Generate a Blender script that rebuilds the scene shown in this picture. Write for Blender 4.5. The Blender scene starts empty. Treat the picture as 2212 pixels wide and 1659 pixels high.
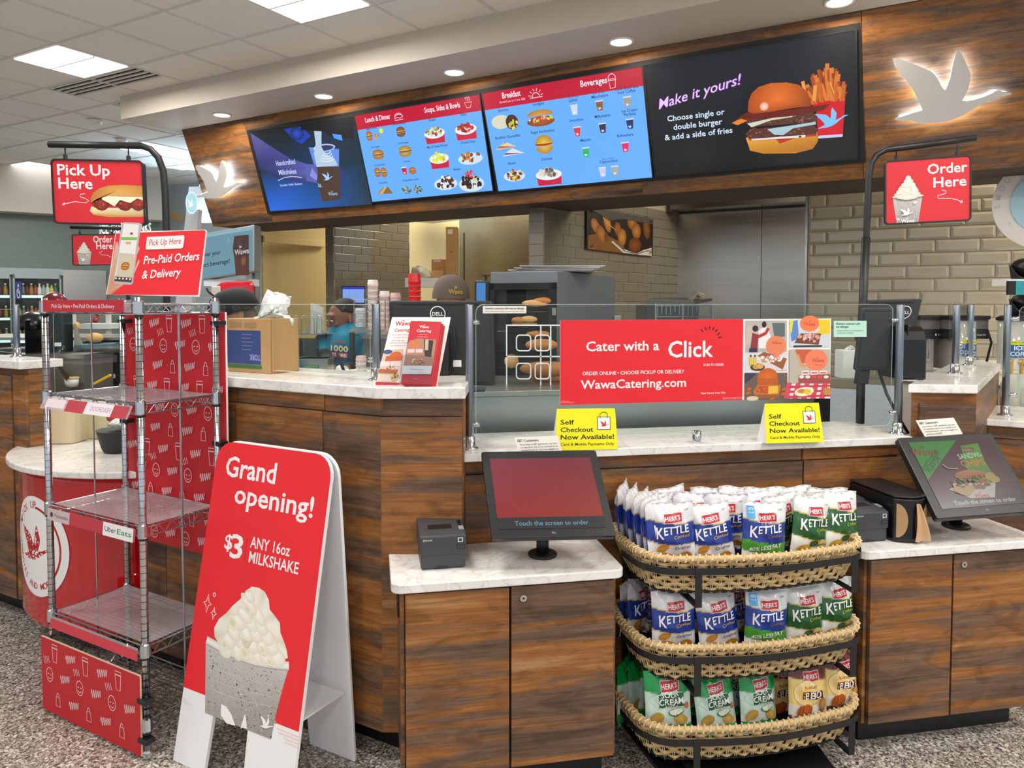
import bpy, bmesh, math, random
from mathutils import Vector as V, Matrix
from mathutils.geometry import tessellate_polygon
R = random.Random(11)
sc = bpy.context.scene
COL = sc.collection
# ---------------------------------------------------------------- camera, world, light
F, CX, CY, PITCH, H = 1600.0, 1106.0, 716.0, 0.04, 1.6
cam = bpy.data.objects.new('camera', bpy.data.cameras.new('camera')); COL.objects.link(cam)
cam.location = (0, 0, H); cam.rotation_euler = (math.pi/2-PITCH, 0, 0)
cam.data.sensor_width = 36; cam.data.lens = F/2212*36
cam.data.shift_y = -(829.5-CY)/2212; cam.data.clip_end = 60; cam.data.clip_start = .05
sc.camera = cam
sc.view_settings.view_transform = 'Standard'; sc.view_settings.look = 'None'
sc.view_settings.gamma = 1; sc.view_settings.use_curve_mapping = False
sc.view_settings.exposure = 0.14
w = bpy.data.worlds.new('store'); sc.world = w; w.use_nodes = True
w.node_tree.nodes['Background'].inputs[0].default_value = (.86, .93, 1, 1)
w.node_tree.nodes['Background'].inputs[1].default_value = 0.7
AA, BA = math.radians(-29.5), math.radians(10.8)
MA, MBm = Matrix.Rotation(AA, 4, 'Z'), Matrix.Rotation(BA, 4, 'Z')
def A(t, p, z): return MA @ V((t, p, z))
def B(u, q, z): return MBm @ V((u, q, z))
def area(name, loc, size, power, col=(1, .97, .92), rot=(0, 0, 0), sy=None):
    l = bpy.data.lights.new(name, 'AREA'); l.energy = power; l.color = col
    l.shape = 'RECTANGLE'; l.size = size; l.size_y = sy or size
    o = bpy.data.objects.new(name, l); COL.objects.link(o); o.location = loc; o.rotation_euler = rot
    return o
# ceiling troffers of the shop behind and beside the camera (real lamps of the same kind as those in view)
for i, (t, p) in enumerate([(-4.1, 3.75), (-6.5, 3.75), (-2.0, 1.6), (.8, 2.2), (-1.6, -1.6), (2.6, .4), (2.8, 3.3), (.9, -2.2), (-4.6, .6), (4.6, 2.2), (3.4, -2.4)]):
    area('troffer_light', A(t, p, 3.62), .62, 46, (1, .96, .90), (0, 0, AA))
for i in range(5):   # daylight through the shop front behind the camera
    area('shop_window_light', V((-4.4+i*2.2, -4.6, 1.7)), 1.7, 105, (.84, .92, 1), (math.radians(90), 0, math.radians(180)), 2.2)
for t, p in [(-3.5, 7.6), (-1.2, 7.4), (.9, 6.62), (2.3, 6.62), (-5.8, 7.9)]:
    area('kitchen_light', A(t, p, 3.36), .9, 52 if t > -2 else 30, (1, .90, .72), (0, 0, AA))
area('far_shop_light', V((-6.5, 9.2, 3.5)), 1.6, 70, (1, .96, .9))
area('cove_light', V((-4.6, 10.6, 2.9)), .9, 12, (.55, .8, 1), (math.radians(180), 0, 0))
# ---------------------------------------------------------------- geometry of the view: pixel of the photo -> point in the room
def ray(x, y):
    a, b = (x-CX)/F, (y-CY)/F
    return V((a, math.cos(PITCH)-b*math.sin(PITCH), -math.sin(PITCH)-b*math.cos(PITCH)))
CAM = V((0, 0, H))
def P(x, y, d):
    r = ray(x, y); return CAM + r*(d/r.y)
def Zp(x, y, z):
    r = ray(x, y); return CAM + r*((z-H)/r.z)
def hit(x, y, p0, n):
    r = ray(x, y); return CAM + r*((p0-CAM).dot(n)/r.dot(n))
def onA(x, y, p): n = A(0, 1, 0); return hit(x, y, n*p, n)
def onB(x, y, q): n = B(0, 1, 0); return hit(x, y, n*q, n)
# ---------------------------------------------------------------- materials
def lin(c):
    if isinstance(c, str):
        c = c.lstrip('#'); c = [int(c[i:i+2], 16)/255 for i in (0, 2, 4)]
    return tuple(x/12.92 if x <= .04045 else ((x+.055)/1.055)**2.4 for x in c[:3]) + (1,)
MATS = {}
def nt(name):
    m = bpy.data.materials.new(name); m.use_nodes = True
    n = m.node_tree.nodes; b = n.get('Principled BSDF'); return m, n, m.node_tree.links, b
def mat(name, col='#888888', rough=.5, metal=0, emit=0, spec=.5, alpha=1, bump=0, bscale=40, vary=0, trans=0, coat=0, stretch=None):
    if name in MATS: return MATS[name]
    m, n, l, b = nt(name); c = lin(col)
    b.inputs['Base Color'].default_value = c; b.inputs['Roughness'].default_value = rough
    b.inputs['Metallic'].default_value = metal; b.inputs['Specular IOR Level'].default_value = spec
    b.inputs['Alpha'].default_value = alpha; b.inputs['Transmission Weight'].default_value = trans
    b.inputs['Coat Weight'].default_value = coat
    if emit:
        b.inputs['Emission Color'].default_value = c; b.inputs['Emission Strength'].default_value = emit
    if bump or vary:
        tc = n.new('ShaderNodeTexCoord'); mp = n.new('ShaderNodeMapping'); no = n.new('ShaderNodeTexNoise')
        l.new(tc.outputs['Object'], mp.inputs[0]); l.new(mp.outputs[0], no.inputs['Vector'])
        if stretch: mp.inputs['Scale'].default_value = stretch
        no.inputs['Scale'].default_value = bscale; no.inputs['Detail'].default_value = 4
        if bump:
            bp = n.new('ShaderNodeBump'); bp.inputs['Strength'].default_value = bump; bp.inputs['Distance'].default_value = .004
            l.new(no.outputs[0], bp.inputs['Height']); l.new(bp.outputs[0], b.inputs['Normal'])
        if vary:
            mx = n.new('ShaderNodeMix'); mx.data_type = 'RGBA'
            mx.inputs[6].default_value = tuple(x*(1-vary) for x in c[:3])+(1,); mx.inputs[7].default_value = tuple(min(1, x*(1+vary)) for x in c[:3])+(1,)
            l.new(no.outputs[0], mx.inputs[0]); l.new(mx.outputs[2], b.inputs['Base Color'])
    MATS[name] = m; return m
def ramp(n, stops):
    r = n.new('ShaderNodeValToRGB'); e = r.color_ramp.elements
    while len(e) > 1: e.remove(e[-1])
    e[0].position = stops[0][0]; e[0].color = lin(stops[0][1])
    for p, c in stops[1:]:
        k = e.new(p); k.color = lin(c)
    return r
def wood_mat(name='rustic wood laminate', bright=1.0):
    m, n, l, b = nt(name)
    tc = n.new('ShaderNodeTexCoord'); oi = n.new('ShaderNodeObjectInfo')
    mu = n.new('ShaderNodeMath'); mu.operation = 'MULTIPLY'; mu.inputs[1].default_value = 37.
    l.new(oi.outputs['Random'], mu.inputs[0])
    ad = n.new('ShaderNodeVectorMath'); ad.operation = 'ADD'
    l.new(tc.outputs['Object'], ad.inputs[0]); l.new(mu.outputs[0], ad.inputs[1])
    def noise(sxy, sz, sc_, det, dist=0, rough=.6):
        mp = n.new('ShaderNodeMapping'); mp.inputs['Scale'].default_value = (sxy, sxy, sz)
        no = n.new('ShaderNodeTexNoise'); no.inputs['Scale'].default_value = sc_; no.inputs['Detail'].default_value = det
        no.inputs['Distortion'].default_value = dist; no.inputs['Roughness'].default_value = rough
        l.new(ad.outputs[0], mp.inputs[0]); l.new(mp.outputs[0], no.inputs['Vector']); return no
    n1 = noise(.55, 7, 1.8, 6, .55); n2 = noise(2.2, 60, 2.2, 6, .3, .75); n3 = noise(4, 10, 1.5, 3, 1.2)
    r1 = ramp(n, [(.26, '#3f3028'), (.40, '#685446'), (.47, '#735c4c'), (.54, '#91643f'), (.61, '#9d6f4a'), (.72, '#ab8862')])
    l.new(n1.outputs[0], r1.inputs[0])
    r2 = ramp(n, [(.32, '#75675d'), (.5, '#c4bcb5'), (.68, '#ffffff')]); l.new(n2.outputs[0], r2.inputs[0])
    mx = n.new('ShaderNodeMix'); mx.data_type = 'RGBA'; mx.blend_type = 'MULTIPLY'; mx.inputs[0].default_value = .6
    l.new(r1.outputs[0], mx.inputs[6]); l.new(r2.outputs[0], mx.inputs[7])
    r3 = ramp(n, [(.36, '#5c5148'), (.52, '#ffffff')]); l.new(n3.outputs[0], r3.inputs[0])
    m2 = n.new('ShaderNodeMix'); m2.data_type = 'RGBA'; m2.blend_type = 'MULTIPLY'; m2.inputs[0].default_value = .32
    l.new(mx.outputs[2], m2.inputs[6]); l.new(r3.outputs[0], m2.inputs[7])
    hs = n.new('ShaderNodeHueSaturation'); hs.inputs['Value'].default_value = 1.32*bright; hs.inputs['Saturation'].default_value = 1.08
    l.new(m2.outputs[2], hs.inputs['Color']); l.new(hs.outputs[0], b.inputs['Base Color'])
    b.inputs['Roughness'].default_value = .42; b.inputs['Specular IOR Level'].default_value = .35
    bp = n.new('ShaderNodeBump'); bp.inputs['Strength'].default_value = .12; bp.inputs['Distance'].default_value = .002
    l.new(n2.outputs[0], bp.inputs['Height']); l.new(bp.outputs[0], b.inputs['Normal'])
    MATS[name] = m; return m
WOOD = wood_mat(); WOODF = wood_mat('fascia wood laminate', .92)
def quartz():
    m, n, l, b = nt('white quartz'); tc = n.new('ShaderNodeTexCoord')
    no = n.new('ShaderNodeTexNoise'); no.inputs['Scale'].default_value = 9; no.inputs['Detail'].default_value = 9; no.inputs['Distortion'].default_value = 1.6
    l.new(tc.outputs['Object'], no.inputs['Vector'])
    r = ramp(n, [(.36, '#e9e6e2'), (.47, '#e6e2de'), (.50, '#d3cdc9'), (.53, '#e8e5e1'), (.7, '#efedea')])
    l.new(no.outputs[0], r.inputs[0]); l.new(r.outputs[0], b.inputs['Base Color']); b.inputs['Roughness'].default_value = .16
    return m
QUARTZ = quartz()
def terrazzo():
    m, n, l, b = nt('terrazzo floor'); tc = n.new('ShaderNodeTexCoord')
    out = None
    for s, st in ((120, [(0, '#6b6158'), (.2, '#a39c92'), (.42, '#cbc5bc'), (.62, '#8b837a'), (.78, '#474443'), (.88, '#6e4a4a'), (.92, '#dcd5cb')]), (210, [(0, '#857e74'), (.4, '#bbb2a8'), (.8, '#625c56')])):
        v = n.new('ShaderNodeTexVoronoi'); v.inputs['Scale'].default_value = s; l.new(tc.outputs['Object'], v.inputs['Vector'])
        sp = n.new('ShaderNodeSeparateColor'); l.new(v.outputs['Color'], sp.inputs[0])
        r = ramp(n, st); r.color_ramp.interpolation = 'CONSTANT'; l.new(sp.outputs[0], r.inputs[0])
        if out is None: out, dist = r.outputs[0], sp.outputs[1]
        else:
            g = n.new('ShaderNodeMath'); g.operation = 'GREATER_THAN'; g.inputs[1].default_value = .55; l.new(dist, g.inputs[0])
            mx = n.new('ShaderNodeMix'); mx.data_type = 'RGBA'; l.new(g.outputs[0], mx.inputs[0]); l.new(out, mx.inputs[6]); l.new(r.outputs[0], mx.inputs[7]); out = mx.outputs[2]
    l.new(out, b.inputs['Base Color']); b.inputs['Roughness'].default_value = .3; return m
def steel(name, col='#a9a9a6', rough=.3, stretch=(3, 3, 260)):
    if name in MATS: return MATS[name]
    m, n, l, b = nt(name); b.inputs['Base Color'].default_value = lin(col); b.inputs['Metallic'].default_value = 1
    tc = n.new('ShaderNodeTexCoord'); mp = n.new('ShaderNodeMapping'); mp.inputs['Scale'].default_value = stretch
    no = n.new('ShaderNodeTexNoise'); no.inputs['Scale'].default_value = 1; no.inputs['Detail'].default_value = 3
    l.new(tc.outputs['Object'], mp.inputs[0]); l.new(mp.outputs[0], no.inputs['Vector'])
    mr = n.new('ShaderNodeMapRange'); mr.inputs[3].default_value = rough*.8; mr.inputs[4].default_value = rough*1.25
    l.new(no.outputs[0], mr.inputs[0]); l.new(mr.outputs[0], b.inputs['Roughness']); MATS[name] = m; return m
STEEL = steel('brushed stainless steel'); CHROME = mat('chrome', '#c9ccd0', .14, 1)
POST = mat('satin steel post', '#8b929b', .28, 1)
def glass_mat(name, tint='#f7fbf9', refl=1.0):
    m = bpy.data.materials.new(name); m.use_nodes = True; n = m.node_tree.nodes; l = m.node_tree.links; n.clear()
    o = n.new('ShaderNodeOutputMaterial'); t = n.new('ShaderNodeBsdfTransparent'); g = n.new('ShaderNodeBsdfGlossy')
    t.inputs[0].default_value = lin(tint); g.inputs['Roughness'].default_value = .02
    f = n.new('ShaderNodeFresnel'); f.inputs[0].default_value = 1.45
    mu = n.new('ShaderNodeMath'); mu.operation = 'MULTIPLY'; mu.inputs[1].default_value = refl; mu.use_clamp = True
    x = n.new('ShaderNodeMixShader'); l.new(f.outputs[0], mu.inputs[0])
    ge = n.new('ShaderNodeNewGeometry'); iv = n.new('ShaderNodeMath'); iv.operation = 'SUBTRACT'; iv.inputs[0].default_value = 1; l.new(ge.outputs['Backfacing'], iv.inputs[1])
    m2 = n.new('ShaderNodeMath'); m2.operation = 'MULTIPLY'; l.new(mu.outputs[0], m2.inputs[0]); l.new(iv.outputs[0], m2.inputs[1]); l.new(m2.outputs[0], x.inputs[0])
    l.new(t.outputs[0], x.inputs[1]); l.new(g.outputs[0], x.inputs[2]); l.new(x.outputs[0], o.inputs[0]); return m
GLASS = glass_mat('clear sneeze guard glass'); ACRYL = glass_mat('clear acrylic', '#f4f6f8', .9)
def vcol(name, emit=0, rough=.5, coat=0):
    m, n, l, b = nt(name); a = n.new('ShaderNodeAttribute'); a.attribute_name = 'Col'
    if emit:
        l.new(a.outputs[0], b.inputs['Emission Color']); b.inputs['Emission Strength'].default_value = emit
        b.inputs['Base Color'].default_value = (.01, .01, .012, 1); b.inputs['Roughness'].default_value = .25
    else:
        l.new(a.outputs[0], b.inputs['Base Color']); b.inputs['Roughness'].default_value = rough; b.inputs['Coat Weight'].default_value = coat
    return m
PRINT = vcol('printed ink', 0, .45); SCREEN = vcol('lit display', .95); DIM = vcol('dim touch display', .5); FOIL = vcol('printed foil', 0, .26, .4)
LAMP = mat('troffer diffuser', '#ffffff', .5, emit=3.2); LED = mat('cool white led', '#dff0ff', .5, emit=17)
WHITEP = mat('white plastic', '#ecebe9', .35); BLACKP = mat('black plastic', '#17181a', .38); BLACKM = mat('black painted steel', '#1a1a1b', .42)
CHAR = mat('charcoal plastic', '#3c3e42', .45, bump=.05, bscale=400); CARD = mat('cardboard', '#b08a5c', .8, vary=.1, bscale=12)
REDP = mat('red print', '#d9202a', .4); PAPER = mat('white paper', '#efeeea', .6); CREAM = mat('cream paint', '#d9c08a', .6)
# ---------------------------------------------------------------- object helpers
def wloc(o):
    v = V((0, 0, 0))
    while o is not None: v += o.location; o = o.parent
    return v
def tag(o, label=None, cat=None, group=None, kind=None):
    if label: o['label'] = label
    if cat: o['category'] = cat
    if group: o['group'] = group
    if kind: o['kind'] = kind
    return o
def thing(name, label, cat, loc, group=None, rotz=0):
    o = bpy.data.objects.new(name, None); COL.objects.link(o); o.location = loc; o.rotation_euler = (0, 0, rotz)
    o.empty_display_size = .05
    return tag(o, label, cat, group)
class MB:
    def __init__(s): s.v = []; s.f = []
    def add(s, v, f):
        k = len(s.v); s.v += [V(x) for x in v]; s.f += [tuple(k+i for i in q) for q in f]; return s
    def box(s, a, b, M=None):
        (x0, y0, z0), (x1, y1, z1) = a, b
        v = [V(c) for c in ((x0, y0, z0), (x1, y0, z0), (x1, y1, z0), (x0, y1, z0), (x0, y0, z1), (x1, y0, z1), (x1, y1, z1), (x0, y1, z1))]
        if M: v = [M @ c for c in v]
        return s.add(v, [(0, 3, 2, 1), (4, 5, 6, 7), (0, 1, 5, 4), (1, 2, 6, 5), (2, 3, 7, 6), (3, 0, 4, 7)])
    def hull8(s, lo, hi):      # two rings of equal length
        n = len(lo); k = [tuple(range(n))[::-1], tuple(range(n, 2*n))]
        return s.add(list(lo)+list(hi), k+[(i, (i+1) % n, n+(i+1) % n, n+i) for i in range(n)])
    def prism(s, pts, z0, z1, M=None):
        lo = [V((x, y, z0)) for x, y in pts]; hi = [V((x, y, z1)) for x, y in pts]
        if M: lo = [M @ c for c in lo]; hi = [M @ c for c in hi]
        return s.hull8(lo, hi)
    def tube(s, pts, r, n=8, closed=False, M=None, flat=None):
        pts = [V(p) for p in pts]
        if M: pts = [M @ p for p in pts]
        N = len(pts); rs = r if isinstance(r, (list, tuple)) else [r]*N; k = len(s.v); up = None
        for i, p in enumerate(pts):
            t = (pts[(i+1) % N]-pts[i-1]) if closed or 0 < i < N-1 else (pts[1]-pts[0] if i == 0 else pts[-1]-pts[-2])
            t.normalize()
            if up is None: up = V((0, 0, 1)) if abs(t.z) < .9 else V((1, 0, 0))
            a = t.cross(up)
            if a.length < 1e-5: a = t.cross(V((0, 1, 0)))
            a.normalize(); b = a.cross(t).normalized(); up = b
            if flat: e1, e2 = flat
            else: e1 = e2 = 1
            for j in range(n):
                th = 2*math.pi*(j+.5)/n; s.v.append(p+a*(math.cos(th)*rs[i]*e1)+b*(math.sin(th)*rs[i]*e2))
        for i in range(N if closed else N-1):
            for j in range(n):
                a0, a1 = k+i*n+j, k+i*n+(j+1) % n; b0, b1 = k+((i+1) % N)*n+j, k+((i+1) % N)*n+(j+1) % n
                s.f.append((a0, a1, b1, b0))
        if not closed:
            s.f.append(tuple(k+j for j in range(n))[::-1]); s.f.append(tuple(k+(N-1)*n+j for j in range(n)))
        return s
    def cyl(s, p0, p1, r0, r1=None, n=16, M=None): return s.tube([p0, p1], [r0, r1 if r1 is not None else r0], n, M=M)
    def lathe(s, c, prof, n=20, sx=1, sy=1, M=None):
        c = V(c); k = len(s.v); m = len(prof)
        for r, z in prof:
            for j in range(n):
                th = 2*math.pi*j/n; p = c+V((math.cos(th)*r*sx, math.sin(th)*r*sy, z)); s.v.append(M @ p if M else p)
        for i in range(m-1):
            for j in range(n): s.f.append((k+i*n+j, k+i*n+(j+1) % n, k+(i+1)*n+(j+1) % n, k+(i+1)*n+j))
        s.f.append(tuple(k+j for j in range(n))[::-1]); s.f.append(tuple(k+(m-1)*n+j for j in range(n)))
        return s
    def ball(s, c, rx, ry=None, rz=None, n=12, m=8, M=None):
        ry = ry or rx; rz = rz or rx; prof = []
        k = len(s.v); c = V(c)
        for i in range(m+1):
            ph = math.pi*(i/m)-math.pi/2; q = max(math.cos(ph), .02)
            for j in range(n):
                th = 2*math.pi*j/n; p = V((math.cos(th)*q*rx, math.sin(th)*q*ry, math.sin(ph)*rz))
                s.v.append(c+(M @ p if M else p))
        for i in range(m):
            for j in range(n): s.f.append((k+i*n+j, k+i*n+(j+1) % n, k+(i+1)*n+(j+1) % n, k+(i+1)*n+j))
        s.f.append(tuple(k+j for j in range(n))[::-1]); s.f.append(tuple(k+m*n+j for j in range(n)))
        return s
    def grid(s, fn, nu, nv, closed_u=False):
        k = len(s.v)
        for j in range(nv+1):
            for i in range(nu+(0 if closed_u else 1)): s.v.append(V(fn(i/nu, j/nv)))
        w_ = nu if closed_u else nu+1
        for j in range(nv):
            for i in range(nu): s.f.append((k+j*w_+i, k+j*w_+(i+1) % w_, k+(j+1)*w_+(i+1) % w_, k+(j+1)*w_+i))
        return s
    def mesh(s, name, off=V((0, 0, 0))):
        me = bpy.data.meshes.new(name); me.from_pydata([tuple(v-off) for v in s.v], [], s.f); me.validate(); return me
    def build(s, name, m, parent=None, bevel=0, smooth=False, label=None, cat=None, group=None, kind=None, seg=2, org=None):
        if parent is None:
            if org is None:
                xs, ys, zs = [v.x for v in s.v], [v.y for v in s.v], [v.z for v in s.v]
                org = V(((min(xs)+max(xs))/2, (min(ys)+max(ys))/2, min(zs)))
            off = V(org)
        else: off = wloc(parent)
        me = s.mesh(name, off); o = bpy.data.objects.new(name, me); COL.objects.link(o)
        for q in (m if isinstance(m, (list, tuple)) else [m]): me.materials.append(q)
        if parent is None: o.location = off
        else: o.parent = parent
        if smooth: me.shade_smooth()
        bm = bmesh.new(); bm.from_mesh(me); bmesh.ops.recalc_face_normals(bm, faces=bm.faces); bm.to_mesh(me); bm.free()
        if bevel:
            b = o.modifiers.new('bevel', 'BEVEL'); b.width = bevel; b.segments = seg; b.limit_method = 'ANGLE'; b.angle_limit = .6
        return tag(o, label, cat, group, kind)
def bxo(name, m, parent, a, b, M=None, bevel=0, **k): return MB().box(a, b, M).build(name, m, parent, bevel, **k)
def dup(root, loc, rotz=0, label=None, group=None, tilt=None):
    r = root.copy(); COL.objects.link(r); r.location = loc; r.rotation_euler = (tilt or 0, 0, rotz)
    if label: r['label'] = label
    if group: r['group'] = group
    for ch in list(root.children):
        c = ch.copy(); COL.objects.link(c); c.parent = r
        for g in ch.children:
            d = g.copy(); COL.objects.link(d); d.parent = c
    return r
# ---------------------------------------------------------------- flat print: coloured shapes laid on a plane
TXT = {}
def glyphs(body, bold):
    bold = min(bold*.6, .0165); k = (body, bold)
    if k not in TXT:
        c = bpy.data.curves.new('t', 'FONT'); c.body = body; c.resolution_u = 2; c.offset = bold
        o = bpy.data.objects.new('t', c); m = o.to_mesh()
        vs = [(v.co.x, v.co.y) for v in m.vertices]; fs = [tuple(p.vertices) for p in m.polygons]
        o.to_mesh_clear(); bpy.data.objects.remove(o); bpy.data.curves.remove(c)
        x0 = min([v[0] for v in vs] or [0]); x1 = max([v[0] for v in vs] or [1])
        TXT[k] = ([(x-x0, y) for x, y in vs], fs, x1-x0)
    return TXT[k]
GOOSE = [(1458,258),(1475,255),(1530,272),(1600,298),(1680,330),(1705,350),(1725,380),(1745,420),(1762,436),(1775,410),(1790,370),(1800,320),(1808,280),(1822,240),(1832,215),(1842,204),(1855,225),(1875,265),(1895,310),(1910,350),(1908,380),(1895,430),(1870,480),(1862,495),(1885,498),(1930,490),(1980,475),(2030,455),(2050,442),(2070,438),(2095,446),(2145,452),(2142,460),(2105,470),(2080,472),(2060,480),(2030,490),(1980,512),(1930,540),(1870,575),(1800,605),(1740,618),(1650,622),(1600,618),(1560,606),(1520,610),(1470,605),(1475,595),(1530,580),(1580,563),(1630,550),(1620,520),(1600,480),(1575,430),(1550,400),(1530,370),(1500,350),(1490,320),(1470,300)]
GN = [((x-1458)/687, (622-y)/687) for x, y in GOOSE]      # unit wide, .61 high
def rrect(x0, y0, x1, y1, r, n=5, corners=(1, 1, 1, 1)):
    o = []
    for (cx, cy, a0, on) in ((x1-r, y1-r, 0, corners[1]), (x0+r, y1-r, 90, corners[0]), (x0+r, y0+r, 180, corners[3]), (x1-r, y0+r, 270, corners[2])):
        if on: o += [(cx+r*math.cos(math.radians(a0+90*i/n)), cy+r*math.sin(math.radians(a0+90*i/n))) for i in range(n+1)]
        else:
            s_, t_ = {0: (1, 1), 90: (-1, 1), 180: (-1, -1), 270: (1, -1)}[a0]; o.append((cx+r*s_, cy+r*t_))
    return o
class Art:
    def __init__(s): s.p = []; s.f = []; s.c = []; s.k = 0
    def _add(s, pts, faces, col):
        s.k += 1; b = len(s.p)
        cl = [lin(c) for c in col] if isinstance(col, list) else [lin(col)]*len(pts)
        s.p += [(x, y, s.k) for x, y in pts]; s.c += cl; s.f += [tuple(b+i for i in q) for q in faces]; return s
    def poly(s, pts, col):
        return s._add(pts, tessellate_polygon([[V((x, y, 0)) for x, y in pts]]), col)
    def rect(s, x0, y0, x1, y1, col, r=0, col2=None, n=1):
        if r: return s.poly(rrect(x0, y0, x1, y1, r), col)
        if n > 1:
            pts = [(x0+(x1-x0)*i/n, y0+(y1-y0)*j/n) for j in range(n+1) for i in range(n+1)]
            return s._add(pts, [(j*(n+1)+i, j*(n+1)+i+1, (j+1)*(n+1)+i+1, (j+1)*(n+1)+i) for j in range(n) for i in range(n)], col)
        return s._add([(x0, y0), (x1, y0), (x1, y1), (x0, y1)], [(0, 1, 2, 3)], [col, col, col2, col2] if col2 else col)
    def ell(s, cx, cy, rx, ry, col, edge=None, rot=0, wob=0, n=24, a0=0, a1=360, off=(0, 0)):
        c_, s_ = math.cos(math.radians(rot)), math.sin(math.radians(rot)); pts = [(cx+off[0], cy+off[1])]
        full = a1-a0 >= 360; m = n if full else n+1
        for i in range(m):
            th = math.radians(a0+(a1-a0)*i/n); w_ = 1+R.uniform(-wob, wob) if wob else 1
            x, y = math.cos(th)*rx*w_, math.sin(th)*ry*w_; pts.append((cx+x*c_-y*s_, cy+x*s_+y*c_))
        fs = [(0, 1+i, 1+(i+1) % m) for i in range(m if full else m-1)]
        return s._add(pts, fs, [col]+[edge or col]*m)
    def line(s, pts, w_, col, closed=False):
        n = len(pts); q = []; fs = []
        for i, (x, y) in enumerate(pts):
            a = pts[(i-1) % n] if closed or i > 0 else pts[i]; b = pts[(i+1) % n] if closed or i < n-1 else pts[i]
            dx, dy = b[0]-a[0], b[1]-a[1]; L = math.hypot(dx, dy) or 1; nx, ny = -dy/L*w_/2, dx/L*w_/2
            q += [(x+nx, y+ny), (x-nx, y-ny)]
        for i in range(n if closed else n-1):
            a, b = 2*i, 2*((i+1) % n); fs.append((a, a+1, b+1, b))
        return s._add(q, fs, col)
    def arc(s, cx, cy, r, a0, a1, w_, col, n=14, ry=None):
        return s.line([(cx+r*math.cos(math.radians(a0+(a1-a0)*i/n)), cy+(ry or r)*math.sin(math.radians(a0+(a1-a0)*i/n))) for i in range(n+1)], w_, col)
    def text(s, body, x, y, h, col, al='l', bold=.012, fit=None, xs=1, sh=0, rot=0, arcr=None):
        vs, fs, wd = glyphs(body, bold); k = h/.73; sx = k*xs
        if fit: sx = fit/max(wd, 1e-6)
        W = wd*sx; x0 = {'l': 0, 'c': -W/2, 'r': -W}[al]; c_, s_ = math.cos(math.radians(rot)), math.sin(math.radians(rot)); q = []
        for a, b in vs:
            u, v = x0+a*sx+b*k*sh, b*k; q.append((x+u*c_-v*s_, y+u*s_+v*c_))
        return s._add(q, fs, col)
    def around(s, body, cx, cy, r, h, mid, step, col, inside=False, bold=.015):
        n = len(body)
        for i, ch in enumerate(body):
            if ch == ' ': continue
            th = mid+(i-(n-1)/2)*step*(1 if inside else -1)
            s.text(ch, cx+r*math.cos(math.radians(th)), cy+r*math.sin(math.radians(th)), h, col, 'c', bold, rot=th+90 if inside else th-90); s.k -= 1
        s.k += 1; return s
    def goose(s, x, y, w_, col, rot=0, flip=False):
        c_, s_ = math.cos(math.radians(rot)), math.sin(math.radians(rot))
        q = [((1-a if flip else a)*w_, b*w_) for a, b in GN]
        return s.poly([(x+a*c_-b*s_, y+a*s_+b*c_) for a, b in q], col)
    def refine(s, L):
        col = [c for c in s.c]; out = []
        st = []
        for f in s.f:
            for i in range(1, len(f)-1): st.append((f[0], f[i], f[i+1]))
        while st:
            a, b, c = st.pop(); e = [(a, b, c), (b, c, a), (c, a, b)]
            d = [math.hypot(s.p[x][0]-s.p[y][0], s.p[x][1]-s.p[y][1]) for x, y, _ in e]; m_ = max(d)
            if m_ <= L: out.append((a, b, c)); continue
            x, y, z = e[d.index(m_)]; k = len(s.p)
            s.p.append(((s.p[x][0]+s.p[y][0])/2, (s.p[x][1]+s.p[y][1])/2, s.p[x][2])); s.c.append(tuple((i+j)/2 for i, j in zip(s.c[x], s.c[y]))); st += [(x, k, z), (k, y, z)]
        s.f = out; return s
    def build(s, name, fn, parent, m=None, eps=.00007, base=.0005, world=True, label=None):
        off = wloc(parent) if world else V((0, 0, 0))
        me = bpy.data.meshes.new(name); me.from_pydata([tuple(fn(x, y, base+k*eps)-off) for x, y, k in s.p], [], s.f)
        ca = me.color_attributes.new('Col', 'FLOAT_COLOR', 'POINT')
        ca.data.foreach_set('color', [c for q in s.c for c in q])
        me.materials.append(m or PRINT); o = bpy.data.objects.new(name, me); COL.objects.link(o); o.parent = parent
        if label: o['label'] = label
        return o
class Quad:
    "a plane from its top-left, top-right and bottom-left corners, measured in design units w x h"
    def __init__(s, tl, tr, bl, w_, h_):
        s.o = V(bl); s.u = (V(tr)-V(tl))/w_; s.v = (V(tl)-V(bl))/h_; s.w, s.h = w_, h_
        s.n = s.u.cross(s.v).normalized()
    def __call__(s, x, y, h=0): return s.o+s.u*x+s.v*y+s.n*h
    def slab(s, pts, t, front=0): # solid from front (towards viewer) going back t
        return MB().hull8([s(x, y, front-t) for x, y in pts], [s(x, y, front) for x, y in pts])
    def rect(s, x0, y0, x1, y1, t, front=0): return s.slab([(x0, y0), (x1, y0), (x1, y1), (x0, y1)], t, front)
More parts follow.
